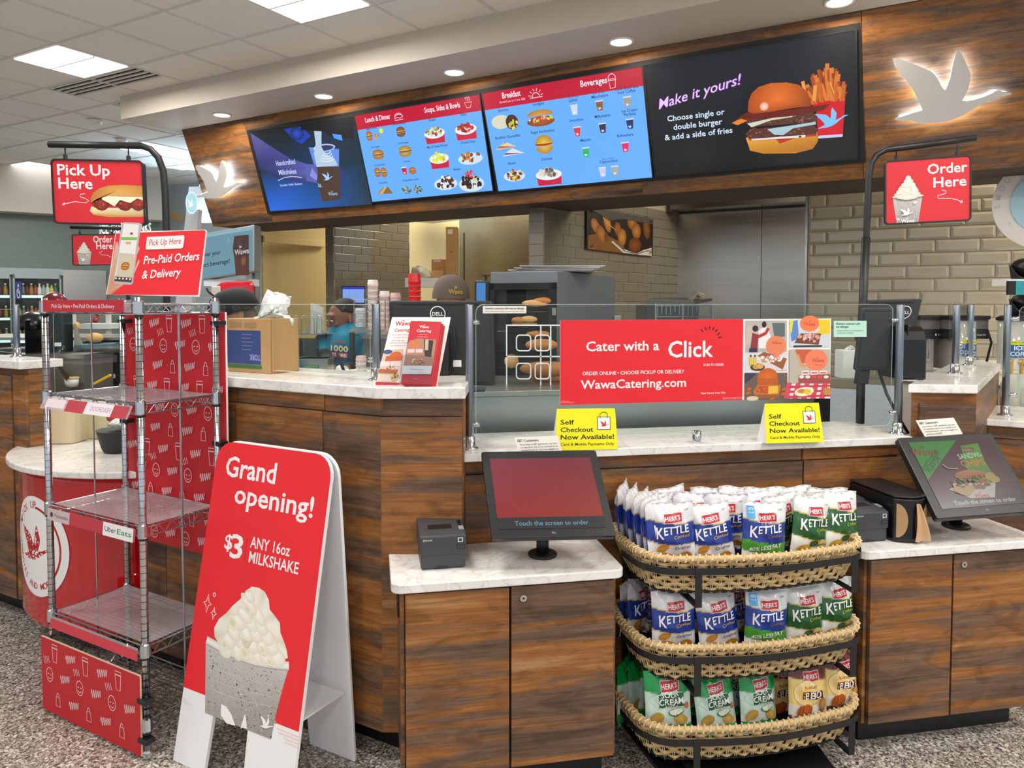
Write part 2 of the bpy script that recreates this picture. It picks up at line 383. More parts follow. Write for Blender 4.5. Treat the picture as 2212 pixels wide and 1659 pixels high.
# ================================================================ STRUCTURE
def proj(v):
    dz = v.z-H; f = v.y*math.cos(PITCH)-dz*math.sin(PITCH); dn = -v.y*math.sin(PITCH)-dz*math.cos(PITCH)
    return (CX+F*v.x/f, CY+F*dn/f) if f > .05 else (-9999, -9999)
MB().box((-16, -5, -.05), (9, 16, 0)).build('floor', terrazzo(), kind='structure', label='speckled terrazzo floor of grey, tan and dark red chips')
CEILM = mat('ceiling tile', '#efe9e3', .85, bump=.15, bscale=300); GRIDM = mat('ceiling grid', '#dad5cf', .6)
CT, CP = .685, .655
def cell(k, j): return -6.18+CT*k, 3.455+CP*j
lights = {(-1, 0), (3, 0)}
troffers = [(-1, 0), (3, 0)]
for x, y in ((365, 320), (95, 357), (40, 395)):
    q = MA.inverted() @ Zp(x, y, 3.68); k, j = math.floor((q.x+6.18)/CT), math.floor((q.y-3.455)/CP); troffers.append((k, j)); lights.add((k, j))
vents = {(-1, 1), (-2, 1)}
ceil = MB().box((-19, -4, 3.705), (6, 4.66, 3.74), MA).box((-19, 4.66, 3.705), (-7.2, 15, 3.74), MA).build('ceiling', CEILM, kind='structure', label='white suspended ceiling of square tiles')
MA0 = MA.to_quaternion()
tm = MB().box((-CT/2+.008, -CP/2+.008, 0), (CT/2-.008, CP/2-.008, .012)); tmesh = None
gb = MB(); nt_ = 0; ks = range(-17, 10); js = range(-4, 15)
for k in ks:
    for j in js:
        t0, p0 = cell(k, j)
        if k >= -1 and j >= 2 or (k == -2 and j >= 2 and t0+CT > -7.2): continue
        c = A(t0+CT/2, p0+CP/2, 3.68); x, y = proj(c)
        if c.y < .8 or not (-130 < x < 2300 and -160 < y < 640): continue
        if (k, j) in lights: continue
        nt_ += 1
        if nt_ > 300: continue
        if (k, j) in vents:
            MB().box((t0+.011, p0+.33, 3.68), (t0+CT-.011, p0+CP-.011, 3.692), MA).build('ceiling_tile', CEILM, ceil); continue
        if tmesh is None: tmesh = tm.mesh('ceiling_tile'); tmesh.materials.append(CEILM)
        o = bpy.data.objects.new('ceiling_tile', tmesh); COL.objects.link(o); o.parent = ceil
        o.location = c-wloc(ceil); o.rotation_mode = 'QUATERNION'; o.rotation_quaternion = MA0
for k in range(-18, 11):
    t = cell(k, 0)[0]; gb.box((t-.012, -2, 3.672), (t+.012, 4.66 if t > -7.2 else 14, 3.70), MA)
for j in range(-5, 17):
    p = cell(0, j)[1]; gb.box((-18.5, p-.012, 3.6715), (6 if p < 4.6 else -7.2, p+.012, 3.70), MA)
gb.build('ceiling_grid', GRIDM, ceil)
def troffer(k, j, lab):
    t0, p0 = cell(k, j); a = .02
    t = thing('ceiling_light', lab, 'light', A(t0+CT/2, p0+CP/2, 3.66), 'square ceiling light panels')
    for n in (0, 1): MB().box((t0+a+(CT/2-.02)*0, p0+a+n*(CP-2*a)*.5+.006, 3.664), (t0+CT-a, p0+a+(n+1)*(CP-2*a)*.5-.006, 3.672), MA).build('diffuser', LAMP, t)
    MB().box((t0+a, p0+CP/2-.006, 3.662), (t0+CT-a, p0+CP/2+.006, 3.69), MA).box((t0+.012, p0+.012, 3.672), (t0+CT-.012, p0+CP-.012, 3.70), MA).build('housing', GRIDM, t)
for q, lab in zip(troffers, ['square ceiling light panel beside the slotted air vent, upper left', 'square ceiling light panel cut by the top edge of the photo, left of the middle', 'square ceiling light panel just left of the wooden menu fascia', 'small far ceiling light panel partly behind the Pick Up Here sign', 'farthest ceiling light panel at the left edge']): troffer(*q, lab)
for k, j in sorted(vents):
    t0, p0 = cell(k, j); t = thing('ceiling_vent', 'slotted ceiling air vent '+('touching the light panel' if k == -1 else 'further from the counter, end to end with the other vent'), 'vent', A(t0+CT/2, p0+.17, 3.66))
    MB().box((t0+.02, p0+.02, 3.685), (t0+CT-.02, p0+.32, 3.70), MA).build('backing', mat('vent black', '#0c0c0c', .9), t)
    for i in range(5): MB().box((t0+.02, p0+.02+i*.068, 3.67), (t0+CT-.02, p0+.045+i*.068, 3.682), MA).build('slat', GRIDM, t)
for (x, y, r, lab) in ((205, 262, .075, 'round smoke detector on the ceiling left of the soffit'), (262, 303, .07, 'white ceiling sensor above the Pick Up Here sign bracket')):
    c = Zp(x, y, 3.66); MB().lathe(c, [(r, .012), (r, -.005), (r*.8, -.03), (r*.4, -.04)], 20).build('smoke_detector', WHITEP, smooth=False, label=lab, cat='detector')
# soffit over the counter, with downlights
SOFF = mat('soffit paint', '#cdc3b4', .55)
MB().box((-7.2, 4.66, 3.45), (5.5, 8.6, 3.76), MA).build('trim_1', SOFF, kind='structure', label='painted soffit with a dropped edge over the counter')
for i, (t, l) in enumerate(((-6.14, 'leftmost round recessed downlight in the soffit, above the left goose logo'), (-4.79, 'second round downlight from the left in the soffit'), (-3.38, 'third round downlight from the left, above the menu screens'), (-1.955, 'fourth round downlight, largest one fully in view'), (-.53, 'rightmost downlight, cut by the top edge of the photo'))):
    c = A(t, 5.03, 3.45); d = thing('downlight', l, 'light', c, 'round downlights in the soffit')
    MB().tube([c+V((math.cos(a)*.082, math.sin(a)*.082, -.003)) for a in [2*math.pi*i/24 for i in range(24)]], .01, 6, closed=True).build('trim_ring', WHITEP, d, smooth=True)
    MB().cyl(c+V((0, 0, -.004)), c+V((0, 0, -.008)), .074, n=24).build('lens', mat('downlight lens', '#fff3df', .5, emit=5), d)
    area('downlight_lamp', c+V((0, 0, -.03)), .13, 9, (1, .88, .7))
# fascia with menu
f0, f1 = A(-7.05, 5.27, 3.45), A(1.4, 5.27, 3.45); g0, g1 = A(-7.05, 5.65, 2.45), A(1.4, 5.65, 2.45)
FN = (f1-f0).cross(f0-g0).normalized()
def onF(x, y, h=0): return hit(x, y, g0+FN*h, FN)
fas = MB().hull8([A(-7.05, 5.27, 3.45), A(1.4, 5.27, 3.45), A(1.4, 6.4, 3.45), A(-7.05, 6.4, 3.45)], [A(-7.05, 5.65, 2.45), A(1.4, 5.65, 2.45), A(1.4, 6.4, 2.45), A(-7.05, 6.4, 2.45)]).build('wall_fascia', mat('fascia core', '#3a2b22', .7), kind='structure', label='leaning wooden fascia that carries the menu screens')
def fz(t, s, h=.0): # s 0 bottom .. 1 top
    return A(t, 5.65-.38*s, 2.45+s)+FN*h
def fpanel(t0, t1, s0, s1):
    a = [fz(t0, s0), fz(t1, s0), fz(t1, s1), fz(t0, s1)]; MB().hull8(a, [v+FN*.018 for v in a]).build('wood_panel', WOODF, fas)
TS = [ (MA.inverted() @ onF(x, y)).x for x, y in ((560, 370), (1863, 200))]
fpanel(-7.05, TS[0]-.003, 0, 1); fpanel(TS[1]+.003, 1.4, 0, 1)
q = [TS[0], -3.6, -2.0, TS[1]]
for a, b in zip(q, q[1:]): fpanel(a+.001, b-.001, 0, .09); fpanel(a+.001, b-.001, .905, 1)
fpanel(TS[0], TS[1], .09, .905)
# back-lit geese
def logo(lab, x0, y0, w_, h_):
    pts = [onF(x0+a*w_, y0+h_*(1-b/.6084), .095)-FN*.095 for a, b in GN]; c = sum(pts, V())/len(pts)
    t = thing('backlit_goose_sign', lab, 'sign', c)
    MB().hull8([p+FN*.075 for p in pts], [p+FN*.095 for p in pts]).build('goose_face', mat('goose face grey', '#c9c6c4', .45), t)
    sm = [c+(p-c)*.93 for p in pts]
    MB().hull8([p+FN*.045 for p in sm], [p+FN*.06 for p in sm]).build('led_backing', LED, t)
    return t
logo('large white goose logo glowing at its edges on the wood right of the menu screens', 1928, 106, 257, 160)
logo('smaller white goose logo glowing at its edges on the wood left of the menu screens', 422, 347, 102, 82)
# ---- tiled kitchen walls
def tile_mesh(w_, h_, deep=True):
    b = MB(); k = []
    for (i, yy) in (((0, 0), (.0, -.005), (.02, -.012)) if deep else ((0, 0), (.0, -.004), (.004, -.006))):
        k.append([(i, yy, i), (w_-i, yy, i), (w_-i, yy, h_-i), (i, yy, h_-i)])
    b.add(k[0]+k[1]+k[2], [(i, (i+1) % 4, 4+(i+1) % 4, 4+i) for i in range(4)]+[(4+i, 4+(i+1) % 4, 8+(i+1) % 4, 8+i) for i in range(4)]+[(8, 9, 10, 11)])
    return b
TM = {}
def tiled(name, lab, o, ang, W, z0, z1, ztop, xo, tm_, gm, box, tw=.308, th=.1044, third=3, thick=.12):
    M = Matrix.Translation(V((o[0], o[1], 0))) @ Matrix.Rotation(ang, 4, 'Z')
    wall = MB().box((0, .001, z0), (W, thick, z1), M).build(name, gm, kind='structure', label=lab)
    n = 0; g = .005; row = 0; z = ztop
    while z > z0+.02:
        zb = z-th; x = xo-(row % third)*tw/third-tw*6
        while x < W:
            a, b_ = max(x, 0), min(x+tw, W)
            if b_-a > .03:
                c = M @ V(((a+b_)/2, 0, (z+zb)/2)); px, py = proj(c)
                if box[0] < px < box[2] and box[1] < py < box[3] and z <= z1+.05 and n < 300:
                    key = (round(b_-a, 3), id(tm_))
                    if key not in TM:
                        TM[key] = tile_mesh(b_-a-g, th-g, tm_ is TILE).mesh('tile'); TM[key].materials.append(tm_)
                    t = bpy.data.objects.new('tile', TM[key]); COL.objects.link(t); t.parent = wall
                    t.location = M @ V((a+g/2, 0, zb+g/2))-wloc(wall); t.rotation_euler = (0, 0, ang); n += 1
            x += tw
        z -= th; row += 1
    return wall
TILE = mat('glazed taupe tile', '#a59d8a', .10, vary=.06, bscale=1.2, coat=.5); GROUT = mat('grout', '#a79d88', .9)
TILE_SHADED = mat('glazed taupe tile shaded', '#7b7566', .14, vary=.06, bscale=1.2, coat=.3)  # same tile as the right wall, the kitchen's dimmer light put into its colour
o = A(-.95, 6.93, 0); tiled('wall_right', 'long wall of glossy taupe bevelled tiles behind the coffee machines', o, AA, 3.6, .9, 3.0, 2.625, .25, TILE, GROUT, (1700, 300, 2240, 830))
MB().box((-.97, 6.90, .9), (-.95, 8.6, 3.0), MA).build('trim_2', STEEL, kind='structure')
WA = math.atan2(.785, .62)
tiled('wall_middle', 'taupe tiled kitchen wall carrying the bread picture', (.285, 6.7), WA, 2.74, .9, 3.2, 2.64, .1, TILE_SHADED, GROUT, (1140, 400, 1490, 700))
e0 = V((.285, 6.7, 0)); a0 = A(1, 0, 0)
tiled('wall_middle_end', 'narrow tiled end of the kitchen wall', tuple((e0-a0*.15)[:2]), AA, .15, .9, 3.2, 2.64, .15, TILE_SHADED, GROUT, (1120, 400, 1190, 640), third=1, thick=.1)
tiled('wall_left_kitchen', 'taupe tiled kitchen wall behind the woman in the teal shirt', (-2.16, 9.0), WA, 1.26, .6, 3.3, 2.92, .12, TILE_SHADED, GROUT, (690, 420, 890, 700))
e1 = V((-2.16, 9.0, 0)); tiled('wall_left_kitchen_end', 'narrow tiled end of the left kitchen wall', tuple((e1-a0*.13)[:2]), AA, .13, .6, 3.3, 2.92, .13, TILE_SHADED, GROUT, (690, 420, 730, 700), third=1, thick=.1)
# steel wall and hood
t0, t1 = -2.64, -.95
sw = MB().box((t0, 8.66, .8), (t1, 8.8, 3.3), MA).build('wall_steel', mat('steel backing', '#6b6a66', .5, .8), kind='structure', label='wall clad in brushed stainless steel sheets')
SHEET = steel('stainless wall sheet', '#bab6ae', .24, (2, 2, 40))
tx = (MA.inverted() @ onA(1645, 560, 8.65)).x; zt = onA(1560, 458, 8.65).z
for a, b in ((t0, tx-.004), (tx+.004, t1)): MB().box((a, 8.64, .9), (b, 8.66, zt), MA).build('steel_sheet', SHEET, sw)
MB().box((t0+.02, 8.30, zt+.02), (t1, 8.64, zt+.32), MA).build('hood', steel('hood steel', '#8d8880', .25), sw)
MB().box((-4.0, 8.0, 3.05), (-.9, 8.9, 3.3), MA).build('trim_3', TILE_SHADED, kind='structure')
# cream back walls
CRE = mat('cream wall paint', '#dcc48c', .6)
def wallq(name, x0, y0, x1, y1, d0, d1, m, th=.1, lab=None, parent=None, kind='structure'):
    a, b, c = P(x0, y0, d0), P(x1, y0, d1), P(x0, y1, d0); b.z = a.z
    q = Quad(a, b, c, 1, 1); q.n = V((q.n.x, q.n.y, 0)).normalized()
    return q, q.rect(0, 0, 1, 1, th).build(name, m, parent, kind=kind if parent is None else None, label=lab)
q, cw = wallq('wall_cream', 540, 430, 720, 900, 9.6, 10.6, CRE, lab='cream painted wall with a slanting rail seen under the fascia')
a, b = P(568, 508, 9.55), P(702, 524, 10.45); b.z = a.z
Quad(a, b, a+V((0, 0, -.09)), 1, 1).rect(0, 0, 1, 1, .05, .03).build('rail', CRE, cw, bevel=.005)
MB().box(P(560, 900, 9.5), P(566, 430, 9.56)).build('corner_trim', STEEL, cw)
cb, _ = wallq('wall_storeroom', 860, 420, 1180, 900, 12, 11.6, mat('storeroom cream', '#e6d7a8', .7), lab='cream storeroom wall seen through the gap beside the tiles')
area('storeroom_light', P(930, 440, 11)+V((0, 0, .25)), .7, 45, (1, .9, .66))
q, fr = wallq('wall_cooler', 992, 470, 1150, 900, 10.6, 9.6, steel('cold room steel', '#a8a089', .28), .08, 'stainless steel cold room wall left of the bread picture')
MB().box(P(1002, 880, 10.3), P(1004, 503, 10.32)).build('door_edge', BLACKM, fr)
wallq('trim_4', 900, 440, 1155, 480, 11.4, 9.5, TILE_SHADED, .3)
q, dm = wallq('wall_mosaic', 553, 430, 562, 900, 9.0, 9.05, mat('grey mosaic', '#8d9894', .4, vary=.3, bscale=60), .2, 'narrow grey mosaic strip beside the cream wall')
# ---- far left of the shop
Wp, Wn = V((-7.9, 11.5, 0)), V((.57, -.82, 0)).normalized()
def onW(x, y, h=0): return hit(x, y, Wp, Wn)+Wn*h
def wq(x0, y0, x1, y1, h=0):
    a, b = onW(x0, y0), onW(x1, y0); c = onW(x0, y1); b.z = a.z; c.x, c.y = a.x, a.y
    q = Quad(a, b, c, 1, 1); q.o += Wn*h; return q
wq(-150, 452, 345, 900).rect(0, 0, 1, 1, .15).build('wall_back', mat('green grey wallcovering', '#6f7f78', .38, bump=.6, bscale=14, vary=.14, stretch=(1, 1, 9)), kind='structure', label='grey green textured wall above the drinks coolers')
wq(-150, 330, 345, 452, .35).rect(0, 0, 1, 1, .6).build('trim_5', mat('bulkhead white', '#c9c2b8', .7), kind='structure')
MB().box((-12.3, 1.5, 0), (-12.1, 9.5, 3.7)).build('wall_left', MATS['grey green wallcovering'] if 'grey green wallcovering' in MATS else MATS['green grey wallcovering'], kind='structure')
wallq('wall_alcove', 300, 300, 570, 900, 13.6, 12.4, mat('alcove wall', '#b9bfc2', .6), lab='pale blue grey alcove wall with a tan wave stripe')
al = bpy.data.objects['wall_alcove']
sw_ = Art(); sw_.line([(x, 452-30*math.cos((x-310)/60)) for x in range(310, 400, 10)], 1, '#c49a5c')
pts = [P(x, y, 13.0) for x, y in ((300, 425), (330, 435), (360, 452), (395, 466), (395, 480), (360, 467), (330, 450), (300, 440))]
MB().hull8(pts, [p+V((0, -.03, 0)) for p in pts]).build('wave_stripe', mat('tan stripe', '#c49a5c', .5), al)
area('alcove_cove', P(425, 400, 11.8), .5, 22, (.55, .82, 1), (math.radians(90), 0, math.radians(200)))
# ================================================================ COUNTERS
TOE = mat('black toe kick', '#101113', .35)
def cabinet_side(pts, z0, z1, M): pass
hc = thing('service_counter', 'high wood-clad service counter holding the brochures and the cardboard box', 'counter', A(-2.2, 2.3, 0))
TC = (MA.inverted() @ V((-.455, 2.515, 0))).x
C0 = V((-.455, 2.515)); 
def poly_a(p0, t0, inset): # footprint of the high counter
    c = A(TC, p0, 0); return [(A(t0, p0, 0).x, A(t0, p0, 0).y), (c.x, c.y), (-.17-inset, c.y), (-.17-inset, 2.9), (-.45, 3.0), (A(t0, p0+.42, 0).x, A(t0, p0+.42, 0).y)]
MB().prism(poly_a(1.995, -2.8, .012), .1, 1.27).build('body', mat('cabinet core', '#2d211a', .7), hc)
MB().prism(poly_a(2.06, -2.8, .06), 0, .1).build('toe_kick', TOE, hc)
ts = [-2.8, -2.36, -1.901, TC]
for a, b in zip(ts, ts[1:]):
    MB().box((a+.002, 1.975, .1), (b-(0 if b == TC else .002), 1.995, 1.205), MA).build('wood_panel', WOOD, hc)
    MB().box((a+.002, 1.985, 1.208), (b-(0 if b == TC else .002), 1.995, 1.27), MA).build('top_rail', WOOD, hc)
c = A(TC, 1.975, 0)
MB().box((c.x, c.y, .1), (-.172, c.y+.02, 1.205)).build('wood_panel', WOOD, hc)
MB().box((c.x, c.y+.01, 1.208), (-.172, c.y+.02, 1.27)).build('top_rail', WOOD, hc)
MB().box((-.185, c.y+.02, .1), (-.168, 2.9, 1.27)).build('side_panel', WOOD, hc)
MB().prism(poly_a(1.95, -2.82, -.012), 1.27, 1.31).build('countertop', QUARTZ, bevel=.004, label='white quartz worktop of the high service counter, under the brochures', cat='countertop')
# low part with the round pick-up shelf
lc = thing('low_counter', 'low wood-clad counter wall behind the metal rack and the round red pedestal', 'counter', A(-3.3, 2.2, 0))
MB().box((-3.85, 1.995, .1), (-2.8, 2.06, .83), MA).build('body', mat('cabinet core'), lc)
for a, b in ((-3.85, -3.3), (-3.3, -2.802)): MB().box((a+.002, 1.975, .1), (b, 1.995, .83), MA).build('wood_panel', WOOD, lc)
MB().box((-3.85, 2.04, 0), (-2.8, 2.2, .1), MA).build('toe_kick', TOE, lc)
fl = thing('end_counter', 'wood-clad counter with a black toe kick at the left edge', 'counter', A(-4.6, 2.2, 0))
MB().box((-6.2, 1.995, .1), (-3.87, 2.06, 1.27), MA).build('body', WOOD, fl)
for a, b in ((-6.2, -5.0), (-5.0, -3.99)): MB().box((a+.002, 1.975, .1), (b-.002, 1.995, 1.23), MA).build('wood_panel', WOOD, fl)
MB().box((-3.985, 1.98, .1), (-3.872, 1.995, 1.24), MA).build('end_panel', WOOD, fl)
MB().box((-6.2, 2.05, 0), (-3.9, 2.06, .1), MA).build('toe_kick', TOE, fl)
MB().box((-6.2, 1.95, 1.27), (-3.86, 2.16, 1.31), MA).build('countertop', QUARTZ, bevel=.004, label='white quartz worktop at the far left edge with a steel guard post', cat='countertop')
# round red pedestal
RC = V((-1.735, 3.865, 0)); RR = .765
def arcpts(r, n=40):
    # full disc cut flat behind
    return [(RC.x+r*math.cos(a), RC.y+r*math.sin(a)) for a in [math.pi*2*i/n for i in range(n)]]
ped = thing('pickup_pedestal', 'round glossy red counter front with a white round goose emblem', 'counter', RC+V((0, -.4, .12)))
MB().prism(arcpts(.715, 64), .14, .85).build('curved_front', mat('glossy red panel', '#c00a14', .1, coat=.6), ped, bevel=.03, smooth=False)
MB().prism(arcpts(.5, 32), 0, .14).build('plinth', TOE, ped)
MB().prism(arcpts(RR, 64), .85, .88).build('countertop', QUARTZ, bevel=.006, label='round white quartz top over the red pedestal', cat='countertop')
em = Art()
em.ell(0, 0, 1, 1, '#f3f1f0', n=48); em.goose(-.62, -.30, 1.2, '#b5121b')
em.arc(0, 0, .78, -42, 88, .05, '#b5121b', 20); em.arc(0, 0, .82, 150, 205, .03, '#b5121b', 12)
em.around('PICK UP', 0, 0, .76, .15, 118, 9.5, '#b5121b'); em.around('HOAGIES AND MORE', 0, 0, .86, .13, 248, 8.2, '#b5121b', inside=True)
em.poly([(-.86, .36), (-.72, .47), (-.70, .36)], '#b5121b')
pc = proj(RC)[0]
a_mid = math.atan2(RC.x-P(97, 1200, 3.2).x, 1)
th0 = math.atan2(P(97, 1200, 3.3).y-RC.y, P(97, 1200, 3.33).x-RC.x); th0 = math.radians(237)
er = .225
def oncyl(x, y, h): a = th0+x*er/.715; r = .7165+h; return V((RC.x+r*math.cos(a), RC.y+r*math.sin(a), .51+y*er))
em.refine(.16).build('emblem', oncyl, ped, PRINT)
# ledge with glass, B direction
lg = thing('ledge_counter', 'long wood-clad counter wall between the two ordering stations', 'counter', B(1.2, 2.8, 0))
MB().box((.325, 2.645, .1), (2.10, 2.95, 1.03), MBm).build('body', mat('cabinet core'), lg)
us = B(0, 0, 0); ub = (MBm.inverted() @ onB(1735, 1020, 2.625)).x
for a, b in ((.33, ub-.003), (ub+.003, 2.5)):
    MB().box((a, 2.625, .1), (b, 2.645, .975), MBm).build('wood_panel', WOOD, lg); MB().box((a, 2.635, .978), (b, 2.645, 1.03), MBm).build('top_rail', WOOD, lg)
MB().box((.33, 2.68, 0), (2.5, 2.8, .1), MBm).build('toe_kick', TOE, lg)
MB().box((.318, 2.595, 1.03), (2.13, 3.0, 1.06), MBm).build('countertop', QUARTZ, bevel=.003, label='long white quartz ledge carrying the glass guard and yellow tent cards', cat='countertop')
# right column and the ledge beyond it
rc = thing('end_column', 'wood-clad column with a white quartz cap right of the glass guard', 'counter', V((1.75, 3.2, 0)))
k = .33/.29
foot = [Zp(1962, 830, 1.27), Zp(2112, 832, 1.27), Zp(2162, 785, 1.27)]
foot = [(v.x, v.y) for v in foot]; fx = [foot[0], foot[1], foot[2], tuple(Zp(2075, 774, 1.27)[:2])]
cx_, cy_ = sum(p[0] for p in fx)/4, sum(p[1] for p in fx)/4
ins = lambda s: [(cx_+(x-cx_)*s, cy_+(y-cy_)*s) for x, y in fx]
MB().prism(ins(.95), .1, 1.235).build('body', WOOD, rc)
a, b = ins(.955)[0], ins(.955)[1]
MB().prism([(a[0]+.03, a[1]-.012), (b[0]-.01, b[1]-.012), (b[0]-.01, b[1]), (a[0]+.03, a[1])], .1, 1.19).build('wood_panel', WOOD, rc)
MB().prism(ins(.9), 0, .1).build('toe_kick', TOE, rc)
MB().prism(ins(1.0), 1.235, 1.27).build('countertop', QUARTZ, bevel=.004, label='white quartz cap on the right wood column with two guard posts', cat='countertop')
rl = thing('right_counter', 'wood-clad counter at the right edge beyond the column', 'counter', A(1.2, 4.3, 0))
MB().box((.235, 4.07, .1), (3, 4.5, 1.03), MA).build('body', mat('cabinet core'), rl)
for a, b in ((.24, 1.1), (1.1, 2.9)): MB().box((a+.002, 4.055, .1), (b-.002, 4.07, .97), MA).build('wood_panel', WOOD, rl)
MB().box((.24, 4.062, .973), (2.9, 4.07, 1.03), MA).build('top_rail', WOOD, rl)
MB().box((.25, 4.12, 0), (2.9, 4.3, .1), MA).build('toe_kick', TOE, rl)
MB().box((.21, 4.03, 1.03), (3, 4.6, 1.06), MA).build('countertop', QUARTZ, bevel=.004, label='white quartz ledge at the right edge with a steel guard post', cat='countertop')
# side wall under right column, towards the right kiosk
# ordering stations
def station(side, u0, u1, lab, tlab):
    s = thing('kiosk_cabinet', lab, 'cabinet', B((u0+u1)/2, 2.45, 0))
    MB().box((u0+.035, 2.305, .1), (u1-.025, 2.62, .70), MBm).build('body', mat('cabinet core'), s)
    for e in (u0+.035, u1-.030): MB().box((e-.006, 2.30, .1), (e+.006, 2.62, .70), MBm).build('side_panel', WOOD, s)
    m_ = u0+.375
    MB().box((u0+.044, 2.283, .104), (m_-.004, 2.303, .692), MBm).build('door', WOOD, s)
    d = MB().box((m_+.004, 2.283, .104), (u1-.035, 2.303, .692), MBm).build('door', WOOD, s)
    c = B(m_+.042, 2.283, .655); n = B(0, 1, 0)
    MB().cyl(c, c-n*.006, .011, n=18).build('lock', CHROME, d); MB().cyl(c-n*.006, c-n*.007, .0035, n=10).build('keyhole', BLACKP, d)
    MB().box((u0+.06, 2.36, 0), (u1-.05, 2.6, .1), MBm).build('toe_kick', TOE, s)
    pts = rrect(u0, 2.268, u1, 2.618, .035, 5, (0, 0, 1, 1))
    MB().prism(pts, .700, .73, MBm).build('countertop', QUARTZ, bevel=.004, label=tlab, cat='countertop')
    return s
s = station('l', .055, .81, 'wood-fronted two-door cabinet of the left ordering station', 'white quartz top of the left ordering station, under the red touchscreen')
MB().tube([B(.083, 2.45, .62+0)+B(0, math.cos(a)*.06, math.sin(a)*.06) for a in [2*math.pi*i/20 for i in range(20)]], .004, 6, closed=True).build('cable_hole', BLACKP, s)
station('r', 1.675, 2.43, 'wood-fronted two-door cabinet of the right ordering station', 'white quartz top of the right ordering station, under the burger touchscreen')
# ================================================================ SCREENS AND SIGNS
RED = '#e0202c'
def qreal(tl, tr, bl, unit=100.0):
    return Quad(tl, tr, bl, (tr-tl).length*unit, (tl-bl).length*unit)
def at_(q):
    n = q.n; g = Matrix(((q.u.dot(q.u), q.u.dot(q.v)), (q.u.dot(q.v), q.v.dot(q.v)))).inverted()
    def f(x, y):
        d = hit(x, y, q.o, n)-q.o; r = g @ V((d.dot(q.u), d.dot(q.v))); return (r.x, r.y)
    return f
def zf(q, ox, oy, s):
    f = at_(q); return lambda zx, zy: f(ox+zx/s, oy+zy/s)
def wawa(a, x, y, h, col, al='c'):
    n0 = a.k; a.text('Wawa', x, y, h, col, al, .03, xs=.92); vs, fs, wd = glyphs('Wawa', .03); W = wd*h/.73*.92
    x0 = {'l': x, 'c': x-W/2, 'r': x-W}[al]; a.goose(x0+W*.42, y+h*.92, h*.62, col)
def blobs(a, cx, cy, rx, ry, cols, n, s0, s1):
    for i in range(n):
        th = R.uniform(0, 6.28); r = math.sqrt(R.random()); s_ = R.uniform(s0, s1)
        a.ell(cx+math.cos(th)*r*rx, cy+math.sin(th)*r*ry, s_, s_*R.uniform(.5, 1), R.choice(cols), rot=R.uniform(0, 180), wob=.15, n=8)
def shake(a, cx, y0, w_, h_, sp=60, body='#a8a3a0', cream='#f2efe6', geese=True, rim='#d5d2cf', mark=None):
    yc = y0+h_*.56
    a.poly([(cx-w_*.34, y0), (cx+w_*.34, y0), (cx+w_*.47, yc), (cx-w_*.47, yc)], [body, body, '#c3bfbb', '#c3bfbb'])
    for i in range(sp):
        t = R.random(); x = cx+R.uniform(-1, 1)*w_*(.32+.12*t); a.ell(x, y0+t*h_*.54, w_*.009, w_*.012, R.choice(['#4c4844', '#6d6863', '#807a75']), n=5)
    a.ell(cx, yc, w_*.5, h_*.035, rim)
    for i in range(6):
        t = i/5; a.ell(cx+R.uniform(-.03, .03)*w_, yc+h_*(.03+.33*t), w_*(.42-.33*t), h_*(.10-.04*t), cream, '#d3cdbd' , wob=.05)
    for i in range(12):
        t = R.random()*.9; s_ = (1-t); x = cx+R.uniform(-.36, .36)*w_*s_; a.ell(x, yc+h_*(.03+.32*t), w_*.10, h_*.035, '#fbf9f3', '#ddd7c8', rot=R.uniform(-40, 40))
    if geese:
        a.goose(cx-w_*.22, y0+h_*.17, w_*.42, '#f3f2f0'); a.goose(cx+w_*.16, y0+h_*.40, w_*.17, '#f3f2f0'); a.goose(cx-w_*.36, y0+h_*.08, w_*.13, '#f3f2f0')
    if mark: wawa(a, cx, y0+h_*.02, h_*.075, mark)
def bun(a, cx, cy, w_, h_, c='#d68a3a', e='#a85a20', fill=('#3f8a2a', '#b5301f', '#7a3d22', '#f0d14a')):
    a.ell(cx, cy-h_*.1, w_*.5, h_*.38, c, e, a0=180, a1=360)
    for i, f in enumerate(fill): a.ell(cx, cy-h_*.02+i*h_*.05, w_*.52, h_*.07, f, wob=.12, n=18)
    a.ell(cx, cy+h_*.12, w_*.5, h_*.4, c, e, a0=0, a1=180)
def bowlred(a, cx, cy, w_, h_, cols):
    a.poly([(cx-w_*.5, cy), (cx+w_*.5, cy), (cx+w_*.46, cy-h_*.5), (cx-w_*.46, cy-h_*.5)], '#cf1f3c'); a.ell(cx, cy, w_*.52, h_*.26, '#e9f0ff')
    blobs(a, cx, cy+h_*.08, w_*.40, h_*.22, cols, 26, w_*.05, w_*.10)
def plate(a, cx, cy, w_, h_, cols, n=26):
    a.ell(cx, cy-h_*.1, w_*.52, h_*.34, '#cfe0ff'); blobs(a, cx, cy, w_*.38, h_*.3, cols, n, w_*.04, w_*.10)
def cupi(a, cx, cy, w_, h_, c):
    a.poly([(cx-w_*.32, cy-h_*.5), (cx+w_*.32, cy-h_*.5), (cx+w_*.46, cy+h_*.4), (cx-w_*.46, cy+h_*.4)], c)
    a.rect(cx-w_*.5, cy+h_*.36, cx+w_*.5, cy+h_*.5, '#cdd9ef'); a.goose(cx-w_*.24, cy-h_*.4, w_*.5, '#e8f0ff')
